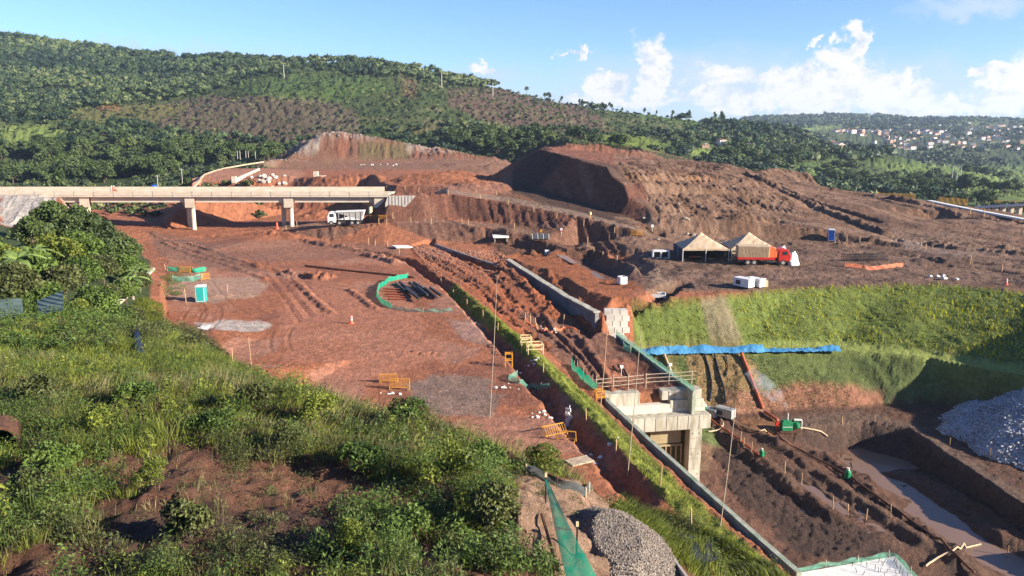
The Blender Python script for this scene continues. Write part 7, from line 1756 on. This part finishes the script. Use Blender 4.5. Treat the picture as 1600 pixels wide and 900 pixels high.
# near bush mass on the left
BU = [tree_proto(100+i, (2.6, 2.6, 2.3), 1.9, 9, 430, [.17, .15, .2, .13][i], ['bush', 'weed', 'bush', 'lush'][i], r0=.12, core=.62) for i in range(4)]
TR = [tree_proto(110+i, (3.4, 3.2, 2.6), 5.2, 11, 300, .24, 'tree', r0=.22, core=.5, spread=.8) for i in range(2)]
rb = random.Random(12); nb = 0
spots = []
for (px, d, s) in [(-10, 66, 1.0), (30, 64, 1.0), (75, 66, .9), (125, 68, .8), (150, 74, .9), (105, 78, 1.1), (60, 80, 1.2), (10, 82, 1.2), (-40, 80, 1.3), (170, 84, .9), (130, 90, 1.1), (90, 94, 1.2), (40, 98, 1.3), (-5, 100, 1.3), (195, 92, .8),
                   (160, 102, 1.1), (120, 108, 1.3), (70, 112, 1.3), (190, 110, 1.0), (215, 104, .7), (150, 120, 1.2), (100, 126, 1.4), (185, 126, 1.0), (30, 118, 1.4), (-30, 116, 1.4), (165, 138, 1.3), (60, 138, 1.4), (120, 142, 1.2), (10, 140, 1.4), (188, 142, .9), (140, 152, 1.1),
                   (208, 118, .7), (222, 112, .55), (180, 76, .7), (200, 80, .6)]: spots.append((px, d, s))
spots = [q for q in spots if not (q[0] <= 45 and q[1] > 96)]
for (px, d, s) in spots:
    x = Wp(px, d, 6)[0]; place_tree(BU[nb % 4], x, d, s*rb.uniform(.85, 1.15), rb.uniform(0, 6), 'shrub', 'dense leafy shrub in the green thicket left of the platform', 'shrub', 'shrubs of the thicket left of the platform'); nb += 1
for (px, d, s, l) in [(85, 116, 1.0, 'tall dark tree breaking the bridge line, leftmost'), (55, 106, .75, 'broad tree at the thicket top left of the tallest one'), (155, 120, 1.05, 'rounded dark tree in front of the bridge parapet'), (185, 112, .85, 'small tree at the right tip of the thicket under the bridge'), (125, 116, 1.0, 'dark tree between the tallest one and the rounded one')]:
    x = Wp(px, d, 6)[0]; place_tree(TR[nb % 2], x, d, s, rb.uniform(0, 6), 'broadleaf_tree', l, 'tree', 'trees in the thicket'); nb += 1
def banana(px, d, label, seed, s=1.0):
    x = Wp(px, d, 6)[0]; z = gz(x, d); t = thing('banana_plant', label, 'banana plant', (x, d, z)); rr = random.Random(seed)
    part(t, 'stem', MT['palebark'], lambda m: m.tube([(0, 0, -.2), (0, 0, 2.2*s)], [.2, .12], 7))
    for k in range(9):
        a = k*6.28/9+rr.random()*.5; L_ = 2.3*s*rr.uniform(.8, 1.15); e = rr.uniform(.5, 1.2); V = []
        for i in range(7):
            f = i/6; q = L_*f*math.cos(e*(1-.4*f)); hh = 2.1*s+L_*(math.sin(e)*f-.75*f*f); w = .30*s*math.sin(math.pi*(.12+.86*f))
            for sg in (-1, 0, 1): V.append((math.cos(a)*q-math.sin(a)*w*sg, math.sin(a)*q+math.cos(a)*w*sg, hh+(0.06 if sg == 0 else -.05)))
        m = MB(); m.add(V, [(i*3+j, i*3+j+1, i*3+j+4, i*3+j+3) for i in range(6) for j in range(2)]); m.build('leaf', LM['banana'], t)
for k, (px, d, l, s) in enumerate([(36, 78, 'banana plant with drooping leaves at the left edge', 1.5), (205, 96, 'banana plant at the right end of the thicket, lower one', 1.1), (215, 106, 'banana plant at the right end of the thicket, upper one', 1.2), (60, 92, 'banana plant half hidden in the thicket', 1.3)]):
    banana(px, d, l, 80+k, s)

# leafy bushes standing out on the near slope
SB = [dict(c=crown_mesh(160+i, (.62, .6, .55), 8, 260, [.045, .035, .05][i], core=.0, mat=['bush', 'lush', 'weed'][i], spread=.8), t=trunk_mesh(165+i, .35, .02, (.62, .6, .55), .35, limbs=6), zc=.5) for i in range(3)]
for k, (px, py, d, s, l) in enumerate([(640, 668, 27, 1.2, 'rounded dark bush on the crest above the barriers'), (850, 718, 26, 1.15, 'dark bush at the crest left of the silt fence'), (400, 640, 27, 1.0, 'pale bush in the crest grass, left of centre'), (560, 735, 21, 1.1, 'dark bush at the upper edge of the bare patch'),
     (700, 790, 19.5, 1.3, 'large dark bush in the hollow by the earth mound'), (770, 850, 17.4, 1.0, 'dark bush touching the earth mound'), (640, 860, 16.6, .9, 'dark bush low in the hollow'), (560, 880, 15.5, .8, 'olive bush at the bottom edge'), (300, 870, 15.6, .9, 'pale bush at the bottom edge, left part'),
     (90, 745, 20, 1.1, 'pale bush near the left edge'), (150, 690, 23, 1.1, 'tall pale bush right of the pipe ring'), (40, 800, 17.6, .9, 'bush in the lower left corner'), (330, 690, 23, 1.1, 'dark bush left of the bare patch'), (250, 790, 18.5, .8, 'olive bush amid brown soil'), (450, 700, 22.5, .9, 'bright bush above the bare patch'),
     (760, 720, 24, 1.1, 'bright bush on the crest right of the middle'), (960, 805, 24, .9, 'bush right of the silt fence end'), (60, 640, 27, 1.3, 'dark bush on the left shoulder'), (210, 640, 27, 1.2, 'bright bush on the left shoulder'), (500, 650, 26, 1.3, 'dark bush standing tall on the middle of the crest')]):
    p = Dp(px, py, d); place_tree(SB[k % 3], p[0], p[1], s, k*.9, 'bush', l, 'bush', 'bushes on the near slope')
# distant individual trees
FT = [tree_proto(130+i, (4.6, 4.4, 3.9), 3.6, 8, 120, .55, ['tree', 'tree', 'tree2', 'tree'][i], r0=.3, core=.74, spread=.75) for i in range(4)]
ST = [tree_proto(140+i, (2.4, 2.2, 3.6), 6.2, 8, 30, .55, 'tree', r0=.14, core=.3, spread=.9) for i in range(3)]
def scatter_px(polys, n, dlo, dhi, s, label, group, seed, protos=FT, name='broadleaf_tree', smin=.75, smax=1.25):
    m = np.zeros(H.shape, bool)
    for p in polys: m |= inpoly(PX, PY, p)
    m &= (GYW > dlo) & (GYW < dhi); P = zone_sample(m, n, seed); rr = random.Random(seed)
    for (x, y) in P: place_tree(protos[rr.randrange(len(protos))], float(x), float(y), s*rr.uniform(smin, smax), rr.uniform(0, 6.3), name, label, 'tree', group)
scatter_px([[(1285, 262), (1480, 262), (1500, 300), (1440, 310), (1370, 300), (1300, 296)]], 46, 262, 620, 1.05, 'dark round tree in the dense clump behind the brown mound', 'trees behind the brown mound', 71)
scatter_px([[(1490, 296), (1600, 300), (1600, 306), (1490, 303)]], 8, 300, 620, 1.0, 'tree in the short row crossing the far green field', 'trees in the field row', 72)
scatter_px([[(1445, 312), (1550, 322), (1550, 328), (1450, 320)]], 7, 260, 400, .9, 'tree standing between the orange net fences', 'trees by the net fences', 73)
scatter_px([[(1500, 270), (1600, 278), (1600, 284), (1500, 276)]], 9, 300, 900, 1.2, 'tree along the dark hedge beyond the far field', 'trees along the far hedge', 74)
scatter_px([[(1110, 240), (1290, 240), (1290, 262), (1180, 262), (1110, 250)]], 30, 300, 900, 1.1, 'tree in the belt behind the summit of the mound', 'trees behind the mound summit', 75)
scatter_px([[(60, 228), (430, 222), (440, 250), (300, 268), (230, 282), (100, 290), (60, 262)]], 120, 225, 470, 1.0, 'tree in the valley wood left of the pale ridge', 'trees of the valley wood', 76)
scatter_px([[(0, 232), (70, 232), (60, 252), (0, 252)], [(0, 275), (80, 275), (80, 290), (0, 292)]], 16, 215, 470, .95, 'tree around the small field at the far left', 'trees round the left field', 77)
scatter_px([[(640, 215), (840, 214), (860, 232), (780, 244), (700, 232)]], 42, 415, 640, 1.1, 'dark tree in the band behind the ridge and mound', 'trees behind the ridge', 78)
scatter_px([[(880, 212), (940, 214), (1000, 236), (880, 230)]], 9, 300, 500, .9, 'tree on the grassy knoll behind the mound', 'trees on the knoll', 79)
for (px, py, d, s, l) in [(1129, 190, 730, 1.5, 'tall lone tree standing above the right hand hill line'), (602, 228, 418, .9, 'slim dark tree just behind the pale ridge crest'), (98, 288, 240, 1.1, 'bare trunked pale tree behind the bridge at the left')]:
    p = Dp(px, py, d); place_tree(ST[0], p[0], p[1], s, 1, 'slender_tree', l, 'tree', None)

# ---- the woods on the hills: one mass
def tonemat(name, c1, c2, c3):
    m = leafmat(name, c1, c2, trans=.08); nt = m.node_tree; N = nt.nodes; L = nt.links
    r = [n for n in N if n.type == 'VALTORGB'][0]; a = N.new('ShaderNodeAttribute'); a.attribute_name = 'tone'
    L.new(a.outputs['Fac'], r.inputs[0]); r.color_ramp.elements[0].position = .15; r.color_ramp.elements[1].position = .6
    e_ = r.color_ramp.elements.new(.95); e_.color = (*c3, 1); return m
LM['wood'] = tonemat('far_wood_leaves', (.018, .040, .020), (.07, .105, .035), (.15, .165, .065)); LM['scrub'] = tonemat('far_scrub_leaves', (.035, .055, .022), (.10, .13, .04), (.17, .17, .07))
def forest(name, mask, n, R_, H_, nl, leaf, mat, label, seed, var=.35, core=.8):
    r = np.random.RandomState(seed); P = zone_sample(mask, n, seed); z = gz_a(P[:, 0], P[:, 1]) + H_*.35*fbm(P[:, 0]*.035, P[:, 1]*.035, 3, seed+4); s = (1-var+2*var*r.rand(n))*(1+.35*fbm(P[:, 0]*.03, P[:, 1]*.03, 3, seed+9))
    IV, IF = ico(0) if False else ico(1)
    nz = 1+.22*r.normal(size=(n, len(IV), 1)); el_ = .7+.6*r.rand(n)
    rad = np.stack([R_*s*(.75+.5*r.rand(n)), R_*s*(.75+.5*r.rand(n)), H_*s*.45*el_], 1); c = np.stack([P[:, 0], P[:, 1], z+H_*s*.3+rad[:, 2]*.7], 1)
    tone = np.clip(.42+.30*r.normal(size=n)*.7+.55*fbm(P[:, 0]*.012, P[:, 1]*.012, 3, seed+6), 0, 1)
    V1 = (c[:, None, :]+IV[None]*rad[:, None, :]*core*nz).reshape(-1, 3)
    L1 = (IF[None]+(np.arange(n)*len(IV))[:, None, None]).reshape(-1)
    k = np.repeat(np.arange(n), nl); d = r.normal(size=(len(k), 3)); d /= np.linalg.norm(d, axis=1)[:, None]; d[:, 2] = np.abs(d[:, 2])*1.1-.25
    Cc = c[k]+d*rad[k]*(.75+.45*r.rand(len(k)))[:, None]; V2, L2, c2 = leaves(Cc, leaf, seed+1, up=.1, aspect=.6)
    V, L, cc = join([(V1, L1, np.full(n*len(IF), 3)), (V2, L2, c2)]); tn = np.concatenate([np.repeat(tone*.85, len(IV)), np.repeat(np.clip(tone[k]+.22*(r.rand(len(k))-.5), 0, 1), 4)])
    me = mesh_np(name, V, L, cc, [LM[mat]], attrs={'tone': tn}); o = link(name, me); tag(o, label, 'wood', kind='stuff'); return o
hillm = (GYW > 470) & (GYW < 1400) & (PX > -150) & (PX < 1700)
clear = inpoly(WX, WY, [(180, 175), (330, 148), (400, 118), (480, 112), (580, 118), (640, 122), (720, 138), (830, 140), (930, 172), (1000, 172), (1100, 195), (1060, 215), (960, 212), (860, 205), (760, 195), (640, 200), (560, 215), (400, 222), (250, 205)])
clear |= inpoly(WX, WY, [(100, 172), (240, 160), (300, 168), (240, 190), (120, 195)]) | inpoly(WX, WY, [(0, 196), (90, 196), (110, 214), (80, 226), (0, 228)])
fields = inpoly(WX, WY, [(950, 205), (1060, 232), (1000, 245), (930, 215)]) | inpoly(PX, PY, [(1240, 258), (1310, 256), (1400, 246), (1640, 252), (1640, 330), (1460, 312), (1300, 292)]) | inpoly(PX, PY, [(1080, 231), (1170, 233), (1165, 247), (1080, 245)])
wood = hillm & ~clear & ~fields & (PX < 1260) & (fbm(GX*.02, GYW*.02, 3, 401) > -.42)
forest('hill_wood', wood, 10500, 5.0, 8.0, 30, .85, 'wood', 'dense dark wood covering the long hill', 81, var=.5)
forest('hill_scrub', hillm & clear & (fbm(GX*.03, GYW*.03, 3, 402) > -.45), 4500, 1.7, 2.3, 12, .7, 'scrub', 'scattered scrub over the cleared hillside', 83)
forest('valley_scrub', (GYW > 300) & (GYW < 1000) & (PX > 1150) & (PX < 1700) & (PY > 205) & ~fields & (fbm(GX*.02, GYW*.02, 3, 403) > .1), 900, 4.5, 7.5, 22, 1.1, 'wood', 'wooded belts on the valley floor', 85)
forest('town_woods', (GYW > 950) & (GYW < 3000) & (PX > 1120) & (PX < 1750) & (fbm(GX*.006, GYW*.006, 3, 404) > -.02), 2600, 7, 10, 14, 2.4, 'wood', 'woods among the distant town and hills', 87)
# tall thin trees on the skyline
def skyline():
    r = np.random.RandomState(90); rr = random.Random(90); n = 0
    sk = [(Dp(*p)) for p in SKYL]
    for a, b, cnt in [(2, 3, 10), (3, 4, 6), (5, 6, 10), (6, 7, 18), (7, 8, 3), (12, 13, 2), (13, 14, 8), (14, 15, 8), (15, 16, 9), (16, 17, 5)]:
        for k in range(cnt):
            f = rr.random(); x = sk[a][0]+(sk[b][0]-sk[a][0])*f; y = sk[a][1]+(sk[b][1]-sk[a][1])*f-rr.uniform(-6, 14)
            place_tree(ST[rr.randrange(3)], x, y, rr.uniform(.4, .85), rr.uniform(0, 6), 'slender_tree', 'slim tall tree standing on the hill skyline', 'tree', 'slim trees on the hill skyline')
skyline()
forest('valley_bushes', (GYW > 214) & (GYW < 430) & (PX > -60) & (PX < 420) & (H0 < 6.5) & (fbm(GX*.05, GYW*.05, 3, 405) > -.2) & ~inpoly(PX, PY, [(0, 255), (80, 255), (95, 270), (0, 272)]), 900, 1.8, 2.6, 30, .5, 'scrub', 'low bushes on the valley floor behind the bridge', 89)

# ---- houses of the town and the hamlet
HW = [principled('house_wall_%d' % i, c, .85, var=.1) for i, c in enumerate([(.62, .58, .52), (.70, .68, .64), (.48, .30, .22), (.55, .45, .35)])]
HR = [principled('house_roof_%d' % i, c, .85, var=.15) for i, c in enumerate([(.30, .12, .07), (.42, .36, .31), (.25, .16, .12)])]
MT['hwin'] = principled('house_window', (.05, .05, .06), .3)
protoh = []
for i in range(6):
    w, d, h = [(9, 8, 3.2), (12, 9, 6), (10, 10, 3.4), (8, 8, 5.8), (14, 9, 3.6), (9, 11, 7)][i]
    m = MB(); m.box((0, 0, h/2-1), (w, d, h+2)); wl = m.build('walls', HW[[0, 1, 2, 1, 3, 2][i]])
    m = MB(); m.prism([(-w/2-.5, h), (w/2+.5, h), (0, h+1.9)], -d/2-.5, d/2+.5); rf = m.build('roof', HR[[0, 0, 1, 2, 0, 1][i]])
    wm = MB(); wm.box((-w*.22, -d/2-.02, h*.5), (1.4, .1, 1.3)); w1 = wm.build('window', MT['hwin']); wm = MB(); wm.box((w*.22, -d/2-.02, h*.5), (1.4, .1, 1.3)); w2 = wm.build('window', MT['hwin'])
    protoh.append([wl, rf, w1, w2])
first = set()
def house(i, x, y, s, rz, label, group):
    t = thing('house', label, 'house', (x, y, gz(x, y)), rz, group); t.scale = (s, s, s)
    for o in protoh[i]:
        if (i, o.name) not in first: first.add((i, o.name)); c = o
        else: c = o.copy(); C.objects.link(c)
        c.parent = t
rh = random.Random(33)
def town(poly_, n, dlo, dhi, label, group, seed, s=(.8, 1.3)):
    m = inpoly(PX, PY, poly_) & (GYW > dlo) & (GYW < dhi)
    if not m.any(): print('no town zone', label); return
    for (x, y) in zone_sample(m, n, seed): house(rh.randrange(6), float(x), float(y), rh.uniform(*s), rh.uniform(-.6, .6), label, group)
town([(1325, 195), (1440, 193), (1600, 196), (1620, 214), (1400, 214), (1300, 208)], 170, 1300, 2100, 'small house in the hazy hillside town', 'houses of the hillside town', 41, (.6, 1.05))
town([(1330, 214), (1600, 218), (1600, 236), (1350, 234)], 70, 800, 1600, 'pale house on the near edge of the distant town', 'houses on the near edge of town', 42, (.5, .85))
town([(1085, 222), (1200, 222), (1200, 234), (1090, 232)], 44, 560, 1300, 'low white house in the hamlet above the mound', 'houses of the hamlet', 43, (.42, .62))
town([(1280, 232), (1330, 232), (1330, 242), (1280, 242)], 9, 500, 1200, 'low house among the trees of the valley', 'houses in the valley trees', 44, (.8, 1.2))
for i, p_ in enumerate(protoh):
    for o in p_:
        if o.parent is None: bpy.data.objects.remove(o)

# ------------------------------------------------------------------ air
def haze():
    m = bpy.data.materials.new('haze_air'); m.use_nodes = True; nt = m.node_tree; N = nt.nodes; L = nt.links
    N.remove(N['Principled BSDF']); v = N.new('ShaderNodeVolumePrincipled'); v.inputs['Color'].default_value = (.62, .78, 1, 1); v.inputs['Density'].default_value = HAZE_D
    v.inputs['Anisotropy'].default_value = .2; L.new(v.outputs[0], N['Material Output'].inputs['Volume'])
    x = 5400*2.45; m_ = MB(); m_.box((0, 2580, 50), (2*x, 5300, 260)); o = m_.build('haze', m); tag(o, kind='stuff')
HAZE_D = 0.000085
haze()
def smoke():
    m = bpy.data.materials.new('exhaust_smoke'); m.use_nodes = True; nt = m.node_tree; N = nt.nodes; L = nt.links
    N.remove(N['Principled BSDF']); v = N.new('ShaderNodeVolumePrincipled'); v.inputs['Color'].default_value = (.8, .85, .95, 1); v.inputs['Anisotropy'].default_value = .1
    tc = N.new('ShaderNodeTexCoord'); n = N.new('ShaderNodeTexNoise'); n.inputs['Scale'].default_value = .9; n.inputs['Detail'].default_value = 4; L.new(tc.outputs['Object'], n.inputs['Vector'])
    mr = N.new('ShaderNodeMapRange'); L.new(n.outputs['Fac'], mr.inputs[0]); mr.inputs[1].default_value = .42; mr.inputs[2].default_value = .75; mr.inputs[4].default_value = .55
    L.new(mr.outputs[0], v.inputs['Density']); L.new(v.outputs[0], N['Material Output'].inputs['Volume'])
    b = PUMP + Vector((-.25, .1, 2.3)); P = [b, b+Vector((-.3, .3, .8)), b+Vector((-1.2, 1.0, 1.8)), b+Vector((-2.6, 2.0, 3.0)), b+Vector((-4.2, 3.2, 4.4))]
    m_ = MB(); m_.tube([p-b for p in P], [.15, .5, .95, 1.25, .7], 12); o = m_.build('smoke', m, loc=b); tag(o, 'thin grey smoke drifting from the green pump exhaust', 'smoke', kind='stuff')
smoke()
